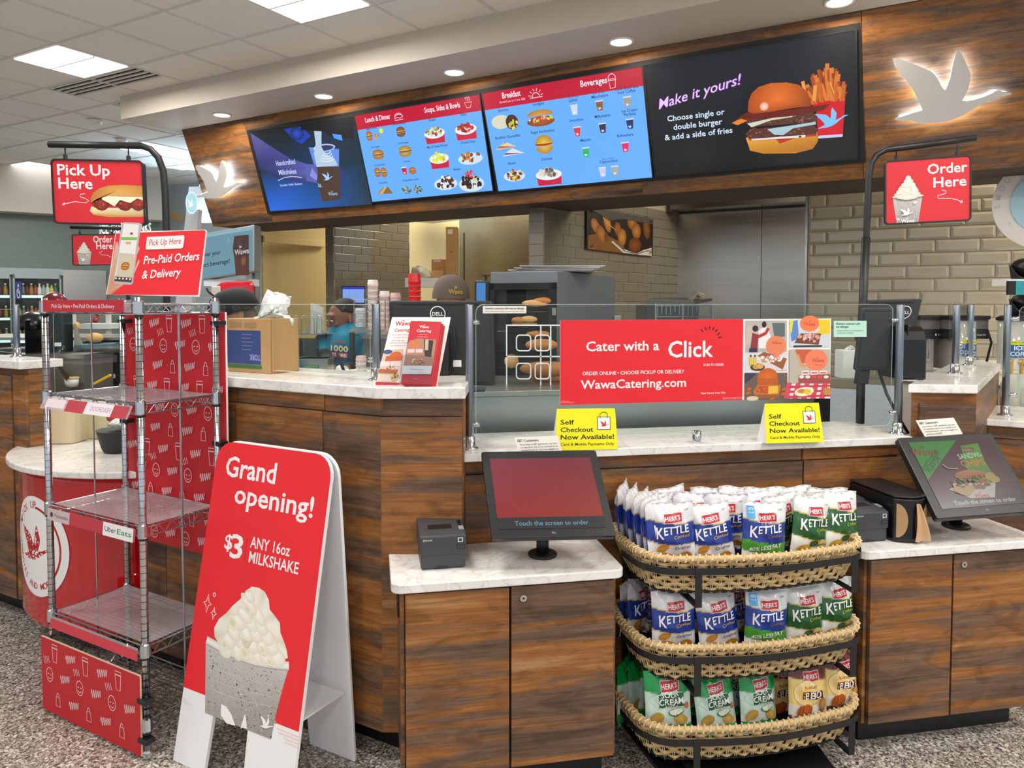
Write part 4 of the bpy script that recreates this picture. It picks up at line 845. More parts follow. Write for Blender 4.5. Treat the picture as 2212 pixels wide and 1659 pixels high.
# four photographs: simple painted scenes
def box_scene(x0, y0, x1, y1, bg, k):
    a.poly([S(x0, y0), S(x1, y0), S(x1, y1), S(x0, y1)], bg); L = lambda u, v: S(x0+(x1-x0)*u, y0+(y1-y0)*v); W_ = L(1, .5)[0]-L(0, .5)[0]
    if k == 0:
        a.poly([L(.05, .1), L(.3, .12), L(.3, .45), L(0, .5)], '#c8b8a8'); a.poly([L(.33, .2), L(.5, .1), L(.62, .3), L(.6, .55), L(.33, .55)], '#e8e2e0'); a.ell(*L(.46, .08), W_*.055, W_*.07, '#2a1a16'); a.line([L(.3, .33), L(.5, .25), L(.56, .15)], W_*.07, '#b82a30'); a.ell(*L(.25, .16), W_*.07, W_*.07, '#2c2024'); a.poly([L(.18, .24), L(.32, .28), L(.3, .6), L(.12, .6)], '#8a3040'); a.poly([L(.65, .05), L(.95, .05), L(.95, .32), L(.7, .32)], '#5a6a66'); a.poly([L(.1, .55), L(.3, .55), L(.3, .68), L(.1, .7)], '#2a3050')
        a.rect(*L(0, 1), *L(1, .62), '#d8d2d6'); a.ell(*L(.74, .5), W_*.24, W_*.22, '#e0825c'); wawa(a, *L(.76, .47), W_*.07, '#c8402c')
        a.poly([L(.3, .7), L(.45, .62), L(1, .75), L(.9, .97)], '#9a5a38'); blobs(a, *L(.62, .76), W_*.26, W_*.07, ['#e8e4dc', '#d88a8a', '#f0ece6', '#c8a060'], 40, W_*.02, W_*.05); a.ell(*L(.3, .92), W_*.17, W_*.08, '#3a3430'); a.ell(*L(.26, .91), W_*.08, W_*.06, '#c8924c'); a.ell(*L(.36, .9), W_*.08, W_*.06, '#d8a45c')
        for u in (.1, .2): a.poly([L(u, .72), L(u+.07, .72), L(u+.08, .88), L(u, .88)], '#d8c03a'); a.rect(*L(u+.02, .72), *L(u+.055, .68), '#2a2420')
    if k == 1:
        a.poly([L(0, .1), L(.2, 0), L(.24, .7), L(.05, .8)], '#5a86c8'); a.poly([L(.02, 0), L(.1, 0), L(.06, .5), L(0, .4)], '#e8d030'); a.ell(*L(.5, .14), W_*.24, W_*.18, '#e87a4c'); wawa(a, *L(.5, .22), W_*.085, '#c8402c'); a.poly([L(.72, .0), L(1, 0), L(1, .5), L(.8, .55), L(.6, .7), L(.58, .62), L(.74, .4)], '#e8c422')
        a.poly([L(.12, .85), L(.28, .5), L(.78, .5), L(.72, .92)], '#7a4030'); blobs(a, *L(.5, .68), W_*.22, W_*.09, ['#c88a90', '#e8d4c8', '#8a3038', '#d8b0a0'], 40, W_*.02, W_*.045)
        for u in (.25, .68): a.ell(*L(u, .62), W_*.06, W_*.04, '#d8a080')
        a.rect(*L(.1, 1), *L(.8, .93), '#20242c')
    if k == 2:
        a.poly([L(.0, 0), L(.3, 0), L(.1, .3), L(0, .4)], '#3a3c4c'); a.ell(*L(.54, .17), W_*.24, W_*.2, '#d8702a', '#c05a1c'); a.poly([L(.3, .2), L(.78, .2), L(.78, .45), L(.3, .45)], '#b85a20'); a.poly([L(.2, .7), L(.3, .45), L(.85, .45), L(.8, .88), L(.25, .88)], '#b8743c')
        a.poly([L(.25, .7), L(.33, .48), L(.55, .5), L(.53, .78)], '#c8501c'); a.poly([L(.56, .5), L(.78, .48), L(.78, .76), L(.55, .78)], '#e8b440'); blobs(a, *L(.4, .62), W_*.08, W_*.05, ['#a83818', '#e07838'], 14, W_*.01, W_*.03); a.poly([L(.2, .82), L(.8, .8), L(.78, .93), L(.24, .95)], '#9a5a30')
        for u, v in ((.1, .6), (.08, .75), (.92, .6), (.9, .78), (.65, .95)): a.ell(*L(u, v), W_*.09, W_*.045, '#b87a3c', '#8a4a1c', rot=20)
        a.ell(*L(.18, .95), W_*.14, W_*.05, '#d8c8b0')
    if k == 3:
        a.poly([L(.14, 0), L(.55, 0), L(.5, .25), L(.25, .3)], '#c85a3c'); a.line([L(.2, .1), L(.28, .3), L(.4, .36)], W_*.06, '#d8926c'); a.ell(*L(.66, .22), W_*.28, W_*.24, '#e8805c'); wawa(a, *L(.7, .26), W_*.09, '#c8402c'); a.text('Catering', *L(.7, .33), W_*.04, '#c8503c', 'c')
        for u in (.38, .6, .82): a.rect(*L(u-.08, .52), *L(u+.1, .43), '#e8d8da'); a.rect(*L(u-.06, .49), *L(u+.08, .465), '#c83a44')
        a.poly([L(.22, .53), L(1, .5), L(1, .7), L(.22, .68)], '#a04a48')
        for u in (.3, .45, .6, .75, .9): a.ell(*L(u, .56), W_*.06, W_*.035, R.choice(['#e8d060', '#e8e0d8', '#c85040']))
        a.poly([L(0, .7), L(1, .7), L(1, 1), L(0, 1)], '#ecdfe2')
        for i in range(5): a.poly([L(i*.22-.06, .68), L(i*.22+.06, .68), L(i*.22-.02, 1), L(i*.22-.15, 1)], '#d04a60')
        for i in range(3): a.poly([L(0, .74+i*.1), L(1, .72+i*.1), L(1, .76+i*.1), L(0, .79+i*.1)], '#c83850')
        a.ell(*L(.36, .86), W_*.24, W_*.1, '#f0e8c0', rot=6); a.ell(*L(.3, .85), W_*.11, W_*.05, '#c8863c'); a.ell(*L(.44, .86), W_*.09, W_*.06, '#e8c040', wob=.1); a.ell(*L(.92, .85), W_*.1, W_*.09, '#c08848')
a.rect(sx, 0, bq.w, bq.h, '#eeeaea')
box_scene(1458, 258, 1782, 648, '#b5aea8', 0); box_scene(1799, 252, 2112, 462, '#c9d0d6', 1); box_scene(1454, 660, 1782, 868, '#6a5a50', 2); box_scene(1797, 480, 2110, 858, '#b9b0a0', 3)
a.build('banner_print', bq, bn, eps=.00003)
# ---- glass guard posts and panes
def post(lab, base, top, n='guard_post', r=.0155, flange=.032, col=None):
    t = thing(n, lab, 'post', base)
    MB().cyl(base+V((0, 0, .03)), V((base.x, base.y, top)), r, n=18).build('pole', POST, t, bevel=.002, smooth=True)
    MB().lathe(base, [(flange, 0), (flange, .006), (r+.004, .01), (r+.004, .045), (r, .05)], 20).build('flange', CHROME, t, smooth=True); return t
def clamp(t, c, dirv, l=.036, r=.009): MB().cyl(c, c+dirv*l, r, n=12).build('glass_clamp', CHROME, t, smooth=True)
bx = B(1, 0, 0)
b1 = Zp(1015, 970, 1.06); b2 = Zp(1939, 938, 1.06)
t1_ = post('steel guard post between the brochures and the red touchscreen', b1, 1.59); t2_ = post('steel guard post at the right end of the long glass guard', b2, 1.588)
for z in (1.525, 1.15): clamp(t1_, V((b1.x, b1.y, z)), bx); clamp(t2_, V((b2.x, b2.y, z)), -bx)
def pane(lab, f, x0, x1, z0, z1, r=.03, th=.006, parent=None):
    pts = rrect(x0, z0, x1, z1, r, 4); m = MB().hull8([f(x, z, 0) for x, z in pts], [f(x, z, th) for x, z in pts])
    g = m.build('glass_guard', GLASS, label=lab, cat='glass')
    e = MB().tube([f(x, z, th/2) for x, z in pts], .0013, 4, closed=True).build('polished_edge', mat('polished glass edge', '#c9d4d0', .2, alpha=.55), g); return g
g1 = pane('large clear glass guard with rounded corners behind the red banner', lambda u, z, h: B(u, qp+h, z), .375, 2.085, 1.095, 1.59)
# brochure-side post and the glass to the left of it
c1 = A(-1.775, 2.123, 1.31); t3_ = post('steel guard post left of the catering brochures', c1, 1.593)
pane('glass guard on the high counter in front of the cardboard box', lambda t, z, h: A(t, 2.11+h, z), -2.78, -1.795, 1.325, 1.59, .004)
c2 = Zp(37, 772, 1.31); t4_ = post('steel guard post at the far left on the quartz worktop', c2, 1.585)
for z in (1.53, 1.38): clamp(t4_, V((c2.x, c2.y, z)), A(-1, 0, 0))
for z in (1.385,): clamp(t3_, V((c1.x, c1.y, z)), A(-1, 0, 0))
pane('tall glass screen standing at the back of the round pick-up shelf', lambda t, z, h: A(t, 2.2+h, z), -4.02, -2.83, .90, 1.585, .003)
pane('glass guard at the far left edge over the end counter', lambda t, z, h: A(t, 2.12+h, z), -5.6, -4.2, 1.33, 1.56, .01)
c3 = Zp(2063, 808, 1.27); t5_ = post('steel guard post on the front of the right column cap', c3, 1.586)
c4 = Zp(2094, 790, 1.27); t6_ = post('thinner-looking steel guard post on the back of the right column cap', c4, 1.585)
c5 = Zp(2171, 898, 1.06); t7_ = post('rightmost steel guard post standing on the right ledge', c5, 1.585)
for z in (1.52, 1.16): clamp(t7_, V((c5.x, c5.y, z)), A(1, 0, 0), .045, .011)
pane('glass pane between the two posts on the right column cap', lambda s_, z, h: c3.lerp(c4, s_)+V((h, 0, z-c3.z)), .08, .9, 1.30, 1.585, .02)
pane('glass guard at the right edge beside the rightmost post', lambda t, z, h: A(t, 4.19+h, z), .36, 1.6, 1.10, 1.58, .03)
# stickers on the glass
def card(name, lab, cat, tl, tr, bl, col, lines, th=.001, fold=None, pr=None):
    q = qreal(tl, tr, bl); t = thing(name, lab, cat, q(q.w/2, 0)); q.rect(0, 0, q.w, q.h, th).build('card', mat('card '+col, col, .6), t)
    a = Art()
    for s_, x, y, h, f, b in lines: a.text(s_, x*q.w, y*q.h, h*q.h, '#23262a', 'l', b, fit=f*q.w)
    a.build('card_print', q, t); return t
card('allergy_notice', 'white notice about tree nut allergies on the top left corner of the glass', 'notice', onB(1043, 661, qp-.004), onB(1137, 661, qp-.004), onB(1043, 677, qp-.004), '#e9e7df', [('Attention customers with tree nut allergies', .05, .55, .26, .9, .02), ('With the offering of almond milk, tree nuts may be present in this area.', .05, .2, .16, .9, .0)])
card('allergy_notice', 'mint notice about soy allergies on the glass right of the red banner', 'notice', onB(1801, 693, qp-.004), onB(1872, 693, qp-.004), onB(1801, 728, qp-.004), '#b4dccb', [('Attention customers with', .07, .76, .13, .72, .02), ('soy allergies', .07, .58, .13, .38, .02), ('With the introduction of our new Breeze Bar, Soy', .1, .36, .07, .8, 0), ('is now present in product.', .1, .22, .07, .5, 0)])
# tent cards
def tent(lab, tl, tr, bl, lb):
    q = qreal(tl, tr, bl); t = thing('tent_card', lab, 'sign', q(q.w/2, 0, -.02), 'yellow tent cards')
    out = [(q.w*(.0), 0), (q.w, 0), (q.w*.985, q.h*.5), (q.w*.965, q.h), (q.w*.015, q.h), (q.w*-.0, q.h*.5)]
    q.slab(out, .001).build('front_panel', mat('yellow card', '#f3ea00', .5), t)
    k = [q(*out[4]), q(*out[3]), q(*out[1], -.075), q(*out[0], -.075)]; MB().add(k+[p+V((0, 0, -.001)) for p in k], [(0, 1, 2, 3), (4, 5, 6, 7)]).build('back_panel', WHITEP, t)
    s = [q(0, 0), q(q.w*.015, q.h), q(0, 0, -.075)]; MB().add(s, [(0, 1, 2)]).build('side_flap', WHITEP, t)
    a = Art(); w_, h_ = q.w, q.h
    for s_, y, f in (('Self', .62, .22), ('Checkout', .44, .53), ('Now Available!', .26, .87)): a.text(s_, .07*w_, y*h_, .115*h_, '#16181a', 'l', .02, fit=f*w_)
    a.text('Card & Mobile Payments Only', .07*w_, .11*h_, .07*h_, '#16181a', 'l', .005, fit=.87*w_)
    x0, x1, y0, y1 = .665*w_, .885*w_, .48*h_, .80*h_; a.rect(x0, y0, x1, y1, '#16181a', r=.2); a.rect(x0+.22, y0+.22, x1-.22, y1-.22, '#eeecec'); a.goose(x0+.05*w_, y0+.08*h_, .15*w_, '#c8202c')
    cx = (x0+x1)/2; a.line([(cx-.06*w_, y1-.04*h_), (cx-.06*w_, y1+.06*h_)]+[(cx+.06*w_*math.cos(math.radians(g)), y1+.06*h_+.05*h_*math.sin(math.radians(g))) for g in range(180, -1, -20)]+[(cx+.06*w_, y1-.04*h_)], .2, '#16181a')
    a.build('card_print', q, t); return t
e = .015
def onZq(x, y, z): return Zp(x, y, z)
for lab, px in (('yellow Self Checkout tent card just behind the red touchscreen', ((1201, 883), (1333, 882), (1202, 973), (1335, 972))), ('yellow Self Checkout tent card in front of the right guard post', ((1650, 872), (1773, 870), (1656, 958), (1775, 957)))):
    bl, br = Zp(*px[2], 1.061), Zp(*px[3], 1.061); n = B(0, 1, 0); dd = bl.dot(n)+.018
    tent(lab, onB(*px[0], dd), onB(*px[1], dd), bl, br)
c = Zp(1505, 957, 1.06); MB().lathe(c, [(.016, 0), (.0165, .002), (.0165, .046), (.0145, .047), (.0145, .03), (.002, .028)], 20).build('steel_cup', CHROME, smooth=True, label='small steel cup standing alone on the white ledge', cat='cup')
# ================================================================ WIRE RACK
RA = math.radians(-30); FR = V((-1.28, 2.54, 0)); RW, RD = .585, .31
MR = Matrix.Translation(FR) @ Matrix.Rotation(RA, 4, 'Z')
def rk(x, y, z): return MR @ V((x-RW, y, z))      # x 0 at front left .. RW at front right
rack = thing('wire_rack', 'tall chrome wire rack with clear shelves and red patterned panels', 'rack', rk(.3, .17, 0))
MATS['chromed wire'] = None; del MATS['chromed wire']
WIRE = mat('chromed wire', '#b9bcc2', .2, 1); ZT = 1.615
for x, y in ((0, 0), (RW, 0), (0, RD), (RW, RD)):
    c = rk(x, y, 0)
    p = MB().cyl(c+V((0, 0, .02)), c+V((0, 0, ZT)), .0125, n=14).build('post', CHROME, rack, smooth=True)
    m = MB()
    for i in range(61): z = .05+i*.0254; m.tube([c+V((math.cos(a)*.0128, math.sin(a)*.0128, z)) for a in [2*math.pi*j/10 for j in range(10)]], .0009, 3, closed=True)
    m.build('groove_rings', mat('dark groove', '#4a4d52', .4, .6), p, kind='stuff')
    MB().lathe(c, [(.009, 0), (.016, .004), (.016, .022), (.012, .03)], 12).build('foot', CHROME, p)
levels = [1.59, 1.245, .815, .395, .13]
for li, z in enumerate(levels):
    f = MB(); w_ = MB()
    cs = [rk(0, 0, z), rk(RW, 0, z), rk(RW, RD, z), rk(0, RD, z)]
    for a, b in zip(cs, cs[1:]+cs[:1]):
        f.tube([a, b], .0032, 6); f.tube([a-V((0, 0, .032)), b-V((0, 0, .032))], .0032, 6)
        n = 11; f.tube([a.lerp(b, i/n)-V((0, 0, .032*(i % 2))) for i in range(n+1)], .002, 5)
    f.tube([rk(RW*.33, 0, z-.006), rk(RW*.33, RD, z-.006)], .0025, 5); f.tube([rk(RW*.66, 0, z-.006), rk(RW*.66, RD, z-.006)], .0025, 5)
    sh = thing('shelf', None, None, V((0, 0, 0))); sh.parent = rack
    sh.location = (0, 0, 0); f.build('shelf_frame', WIRE, sh)
    for i in range(1, 16): w_.tube([rk(0, RD*i/16, z), rk(RW, RD*i/16, z)], .0014, 4)
    w_.build('shelf_wires', WIRE, sh)
    for x, y in ((0, 0), (RW, 0), (0, RD), (RW, RD)):
        c = rk(x, y, z-.034); MB().lathe(c, [(.0175, 0), (.0185, .004), (.0175, .045), (.0135, .048)], 14).build('clamp_collar', CHROME, sh, smooth=False)
        MB().lathe(c+V((0, 0, -.008)), [(.0155, 0), (.0155, .008)], 12).build('clip_ring', BLACKP, sh)
    if li < 4: MB().hull8([rk(.012, .012, z+.004), rk(RW-.012, .012, z+.004), rk(RW-.012, RD-.012, z+.004), rk(.012, RD-.012, z+.004)], [rk(.012, .012, z+.006), rk(RW-.012, .012, z+.006), rk(RW-.012, RD-.012, z+.006), rk(.012, RD-.012, z+.006)]).build('shelf_liner', mat('translucent shelf liner', '#cfc6cc', .12, alpha=.26), sh)
for x, y in ((0.04, RD*.5), (RW*.62, RD+.002), (RW*.999, RD*.5)):
    MB().tube([rk(x, y, .13), rk(x, y, 1.59)], .0035, 6).build('support_rod', WIRE, rack)
# label strips at the front of the shelves
def strip(z, tilt, art, n='label_strip'):
    q = qreal(rk(.02, -.016, z+.002), rk(RW-.02, -.016, z+.002), rk(.02, -.016-tilt, z-.042)); s = q.rect(0, 0, q.w, q.h, .0015).build(n, mat('clear label holder', '#d8c9d2', .2, alpha=.35), rack)
    a = Art(); art(a, q); a.build('strip_print', q, s)
strip(1.605, 0, lambda a, q: (a.rect(0, 0, q.w*.93, q.h, '#c8303c'), a.text('Pick Up Here • Pre-Paid Orders & Delivery', q.w*.47, q.h*.32, q.h*.36, '#f6e8ea', 'c', .01, fit=q.w*.72)))
strip(1.24, .022, lambda a, q: (a.rect(q.w*.05, .8, q.w*.28, q.h-.8, '#e6d6da'), a.rect(q.w*.30, 0, q.w*.52, q.h*.9, '#b9404c'), a.rect(q.w*.52, 0, q.w*.82, q.h*.9, '#e9dfe6'), a.text('DOORDASH', q.w*.69, q.h*.3, q.h*.36, '#b88a9c', 'c', .01, fit=q.w*.22), a.rect(q.w*.82, 0, q.w*.98, q.h*.9, '#b9404c')))
strip(.81, .004, lambda a, q: (a.rect(0, 0, q.w, q.h, '#c23a48'), a.rect(0, 0, q.w*.27, q.h, '#cdb9bd'), a.text('Postmates', q.w*.17, q.h*.35, q.h*.3, '#4c4448', 'c', .01, fit=q.w*.16), a.ell(q.w*.05, q.h*.5, 1, 1, '#4c4448'), a.rect(q.w*.66, -.3, q.w*.985, q.h*1.02, '#f3f0f0'), a.text('Uber', q.w*.68, q.h*.3, q.h*.44, '#16181a', 'l', .01, fit=q.w*.12), a.text('Eats', q.w*.815, q.h*.3, q.h*.44, '#1f8a3c', 'l', .012, fit=q.w*.15)))
strip(.39, .004, lambda a, q: a.rect(0, 0, q.w, q.h*.8, '#d23c48'))
# patterned panels
def pattern(a, w_, h_, seed):
    rr = random.Random(seed); a.rect(0, 0, w_, h_, '#c81826'); c = '#f2d8da'; row = 0; y = h_-4
    words_ = ['Lunch', 'Breakfast', 'Fresh', 'Hot-to-Go', 'Hungry', 'Classic', 'Sweet']
    while y > -2:
        x = -2+(row*5.3) % 9+1; k = row
        while x < w_+2:
            t = (k*3+row*2) % 6; lw = .22; nx = 8.2
            if x < 1 or x > w_-3 or y < 1.5: pass
            elif k % 2 == 0:
                a.line([(x-2.4+i*.13, y+1.4*math.sin(i*.9)*(1-.008*i)+i*.03) for i in range(38)], lw, c); nx = 7.4
            elif t == 1: a.line([(x-1.1, y-1.8), (x+1.1, y-1.8), (x+.9, y+1), (x-.9, y+1)], lw, c, True); a.arc(x, y+1, .55, 0, 180, lw, c, 8, ry=1.2)
            elif t == 3: a.line([(x-.9, y-2.3), (x+.9, y-2.3), (x+1.3, y+1.8), (x-1.3, y+1.8)], lw, c, True); a.line([(x-1.5, y+2), (x-1.3, y+2.9), (x+1.3, y+2.9), (x+1.5, y+2)], lw, c, True)
            elif t == 5:
                a.arc(x, y, 1.7, 0, 360, lw, c, 20, ry=2.1); a.arc(x, y-.5, .8, 200, 340, lw, c, 6); a.arc(x-.7, y+.4, .35, 200, 340, lw, c, 4); a.arc(x+.7, y+.4, .35, 200, 340, lw, c, 4)
                for g in range(4): a.line([(x-2.2+g*.8, y+2.9+g*.25), (x-3+g*.8, y+4.9+g*.2)], lw, c)
            elif t == 0: a.line([(x-.9, y-1.3), (x+.7, y-1.3), (x+.8, y+.3), (x+.1, y+.3), (x+.2, y+1.5), (x-.3, y+1.4), (x-.5, y+.2), (x-.9, y+.1)], lw, c, True)
            elif t == 2:
                for (sx_, sy_, s_) in ((0, 0, 1.2), (1.6, -1.1, .7)): a.line([(x+sx_, y+sy_+s_), (x+sx_+s_*.25, y+sy_+s_*.25), (x+sx_+s_*.8, y+sy_), (x+sx_+s_*.25, y+sy_-s_*.25), (x+sx_, y+sy_-s_), (x+sx_-s_*.25, y+sy_-s_*.25), (x+sx_-s_*.8, y+sy_), (x+sx_-s_*.25, y+sy_+s_*.25)], lw*.8, c, True)
                a.ell(x+1.1, y+1.8, .25, .25, c, n=6)
            else: a.text(words_[(k+row) % 7], x, y-.4, 1.0, c, 'c', 0, fit=3.6, sh=.2, rot=6)
            x += nx; k += 1
        y -= 6.6; row += 1
bp = qreal(rk(-.03, RD+.03, 1.56), rk(RW+.02, RD+.03, 1.56), rk(-.03, RD+.03, .60))
pn = thing('patterned_panel', 'large red panel with white doodles clipped behind the wire rack', 'panel', bp(bp.w/2, 0), 'red doodle panels on the wire rack')
bp.rect(0, 0, bp.w, bp.h, .006).build('board', WHITEP, pn); K_ = 1.3; a = Art(); pattern(a, (bp.w-.3)/K_, bp.h/K_, 3); a.build('panel_print', lambda x, y, h: bp(x*K_, y*K_, h), pn)
fp = qreal(rk(-.045, -.02, .30), rk(RW-.005, -.02, .30), rk(-.045, -.02, .012))
pf = thing('patterned_panel', 'low red panel with white doodles clipped to the front foot of the wire rack', 'panel', fp(fp.w/2, 0), 'red doodle panels on the wire rack')
fp.rect(0, 0, fp.w, fp.h, .006).build('board', mat('panel edge cream', '#e0c8a8', .5), pf); a = Art(); pattern(a, fp.w/K_, (fp.h-.2)/K_, 8); a.build('panel_print', lambda x, y, h: fp(x*K_, y*K_, h), pf)
for x, y, z in ((RW, -.006, .07), (RW, -.006, .21), (RW, RD+.008, 1.52), (RW, RD+.008, 1.06), (0, RD+.008, 1.52), (0, RD+.008, 1.10)):
    MB().box((-.018, -.02, -.009), (.03, .018, .009), Matrix.Translation(rk(x, y, z)) @ Matrix.Rotation(RA, 4, 'Z')).build('panel_clip', BLACKP, rack, bevel=.003)
# ================================================================ A-FRAME SIGN
w0 = .56; fl0 = V((-1.185, 2.525, 0)); da = A(1, 0, 0); na = A(0, 1, 0); top = V((0, 0, 1.09))
fq = qreal(fl0+na*.215+top, fl0+na*.215+top+da*w0, fl0)
af = thing('a_frame_sign', 'red and white Grand opening A-frame floor sign with a milkshake picture', 'sign', fl0+da*w0/2+na*.2)
W, Hh = fq.w, fq.h; r = 7.5; legh = 24.5
def legs(w_, h_):
    o = [(w_*.285, 0), (w_*.30, legh*.85), (w_*.35, legh*.95), (w_*.55, legh*.95), (w_*.60, legh*.85), (w_*.62, 0), (w_, 0)]
    o += [(w_-r+r*math.cos(math.radians(g)), h_-r+r*math.sin(math.radians(g))) for g in range(0, 91, 15)]+[(r+r*math.cos(math.radians(g)), h_-r+r*math.sin(math.radians(g))) for g in range(90, 181, 15)]
    return [(0, 0)]+o
fq.slab(legs(W, Hh), .016).build('front_board', mat('white sign board', '#f0f0f2', .3), af, bevel=.002)
bo = fl0+na*.30; bq2 = qreal(fl0+na*.215+top-na*(-.018), fl0+na*.233+top+da*w0, fl0+na*.305)
bq2.slab(legs(W, bq2.h), .012).build('back_board', MATS['white sign board'], af, bevel=.002)
MB().hull8([fl0+da*.02+na*.055+V((0, 0, .25)), fl0+da*(w0-.02)+na*.055+V((0, 0, .25)), fl0+da*(w0-.02)+na*.275+V((0, 0, .25)), fl0+da*.02+na*.275+V((0, 0, .25))], [fl0+da*.02+na*.055+V((0, 0, .257)), fl0+da*(w0-.02)+na*.055+V((0, 0, .257)), fl0+da*(w0-.02)+na*.275+V((0, 0, .257)), fl0+da*.02+na*.275+V((0, 0, .257))]).build('cross_shelf', MATS['white sign board'], af)
S = zf(fq, 360, 940, 2.307); a = Art()
a.poly([(0, legh), (W, legh), (W, Hh-r)]+[(W-r+r*math.cos(math.radians(g)), Hh-r+r*math.sin(math.radians(g))) for g in range(0, 91, 15)]+[(r+r*math.cos(math.radians(g)), Hh-r+r*math.sin(math.radians(g))) for g in range(90, 181, 15)], '#e8222c')
a.text('Grand', *S(290, 200), 7.4, '#f4f0f2', 'l', .05, fit=25.5); a.text('opening!', *S(335, 335), 7.0, '#f4f0f2', 'l', .05, fit=38)
a.text('$', *S(286, 562), 5.2, '#f4f0f2', 'l', .05, fit=4); a.text('3', *S(312, 605), 8.3, '#f4f0f2', 'l', .05, fit=6.2)
a.line([S(402, 510), S(387, 628)], .25, '#a81420')
a.text('ANY 16oz', *S(415, 558), 3.9, '#f4f0f2', 'l', .02, fit=19); a.text('MILKSHAKE', *S(408, 632), 3.9, '#f4f0f2', 'l', .02, fit=23.5)
for (x, y, s_) in ((204, 838, 2.6), (235, 888, 1.8)):
    u, v = S(x, y); k = s_*.25; a.line([(u, v+s_*1.2), (u+k, v+k), (u+s_*.8, v), (u+k, v-k), (u, v-s_*1.2), (u-k, v-k), (u-s_*.8, v), (u-k, v+k)], .35, '#f4e4e6', True)
a.arc(*S(239, 795), .6, 0, 360, .3, '#f4e4e6', 12)
# milkshake: cup
cup = [S(192, 1385), S(200, 1060), S(600, 1170), S(560, 1300), S(520, 1518)]
a.poly([S(192, 1383), S(196, 1040), S(612, 1150), S(585, 1240), S(548, 1380), S(520, 1516)], ['#a49e98', '#c6c2bd', '#cdc9c4', '#b8b3ad', '#a49e98', '#9b958f'])
def inside(u, v):  # rough cup test in zoom coordinates
    xl = 200; xr = 600-(v-1170)*.22; return xl < u < xr and v > 1055+(u-195)*.28 and v < 1385+(u-192)*.40
for i in range(1500):
    u, v = R.uniform(195, 610), R.uniform(1060, 1515)
    if inside(u, v): s_ = R.uniform(.06, .16)*(1+2*R.random()**6); a.ell(*S(u, v), s_, s_*R.uniform(.5, 1), R.choice(['#4a4642', '#6c6762', '#3a3632', '#837d77', '#dcd8d2', '#d0ccc5']), n=6); a.k -= 1
a.k += 2
for k_, (v0, v1) in enumerate(((1090, 1190), (1150, 1250), (1200, 1290))): a.line([S(205+i*40, v0+60+i*11+12*math.sin(i/9*3.1)) for i in range(9)], .12, '#cfcbc6')
rim = [S(200+410*t, 1020+130*t+32*math.sin(math.pi*t)) for t in [i/14 for i in range(15)]]
a.line(rim, 2.6, '#dddad6'); a.line(rim, 1.2, '#f0eeea'); a.line([(u, v-1.3) for u, v in rim], .4, '#aaa6a2')
cr = [(240, 1005), (238, 960), (262, 915), (300, 885), (330, 850), (370, 815), (395, 775), (425, 755), (460, 760), (490, 780), (510, 820), (515, 870), (540, 900), (565, 935), (568, 985), (590, 1040), (600, 1075), (605, 1110), (540, 1140), (470, 1130), (400, 1110), (320, 1080), (270, 1050)]
a._add([S(420, 960)]+[S(*k) for k in cr], [(0, 1+i, 1+(i+1) % len(cr)) for i in range(len(cr))], ['#f7f3e6']+['#efeadd' if i % 3 else '#dcd4bf' for i in range(len(cr))])
for r_ in range(7):
    t = r_/6; v = 1085-t*285; hw = (160 if r_ < 2 else 150)*(1-t)**.8+14; nl = max(1, int(6.5-5.5*t))
    for i in range(nl):
        u = 425+(i+.5-nl/2)*2*hw/nl*.86+R.uniform(-8, 8)-8*t; k = 1-.45*t; v2 = v+(u-425)*.16+R.uniform(-9, 9)
        a.ell(*S(u, v2), (hw/nl/23*1.6+1.6), 2.3*k+.5, '#fdfbf4', '#e4dcc8', rot=R.uniform(-40, -12), wob=.06, n=20, off=(-.6, .9))
        a.ell(*S(u-12, v2-14), (hw/nl/23+.6)*.6, 1.1*k, '#fffdf8', '#f3eee1', rot=-25, wob=.1, n=14, off=(0, .3))
for u, v, s_ in ((290, 1045, 1.4), (390, 1085, 1.8), (480, 1070, 1.2), (330, 935, 2.0), (405, 870, 1.5), (515, 1130, 1.0)): a.ell(*S(u, v), s_*1.5, s_, '#d9cfa8', '#f2ecd8', rot=-30)
for i in range(5): a.arc(*S(400, 1000+i*8), 3.6-i*.5, 200, 340, .3, '#ddd5c0', ry=1.6)
a.poly([S(275, 1338), S(300, 1352), S(325, 1390), S(345, 1448), S(300, 1435), S(272, 1395)], '#f2f0ee'); a.poly([S(392, 1385), S(398, 1410), S(404, 1463), S(372, 1455)], '#f2f0ee'); a.goose(*S(465, 1450), 6.2, '#f2f0ee')
for i in range(4): a.text(['Limited time offer. Participating', 'locations only. While supplies', 'last. Restrictions apply.', 'See store for details.'][i], *S(662, 1500+i*18+8), .55, '#f3a0a6', 'r', 0)
for i in range(2): a.text(['Wawa, Inc.', 'All rights reserved.'][i], *S(82, 1315+i*14), .45, '#f3a0a6', 'l', 0)
a.build('sign_print', fq, af, eps=.00002)
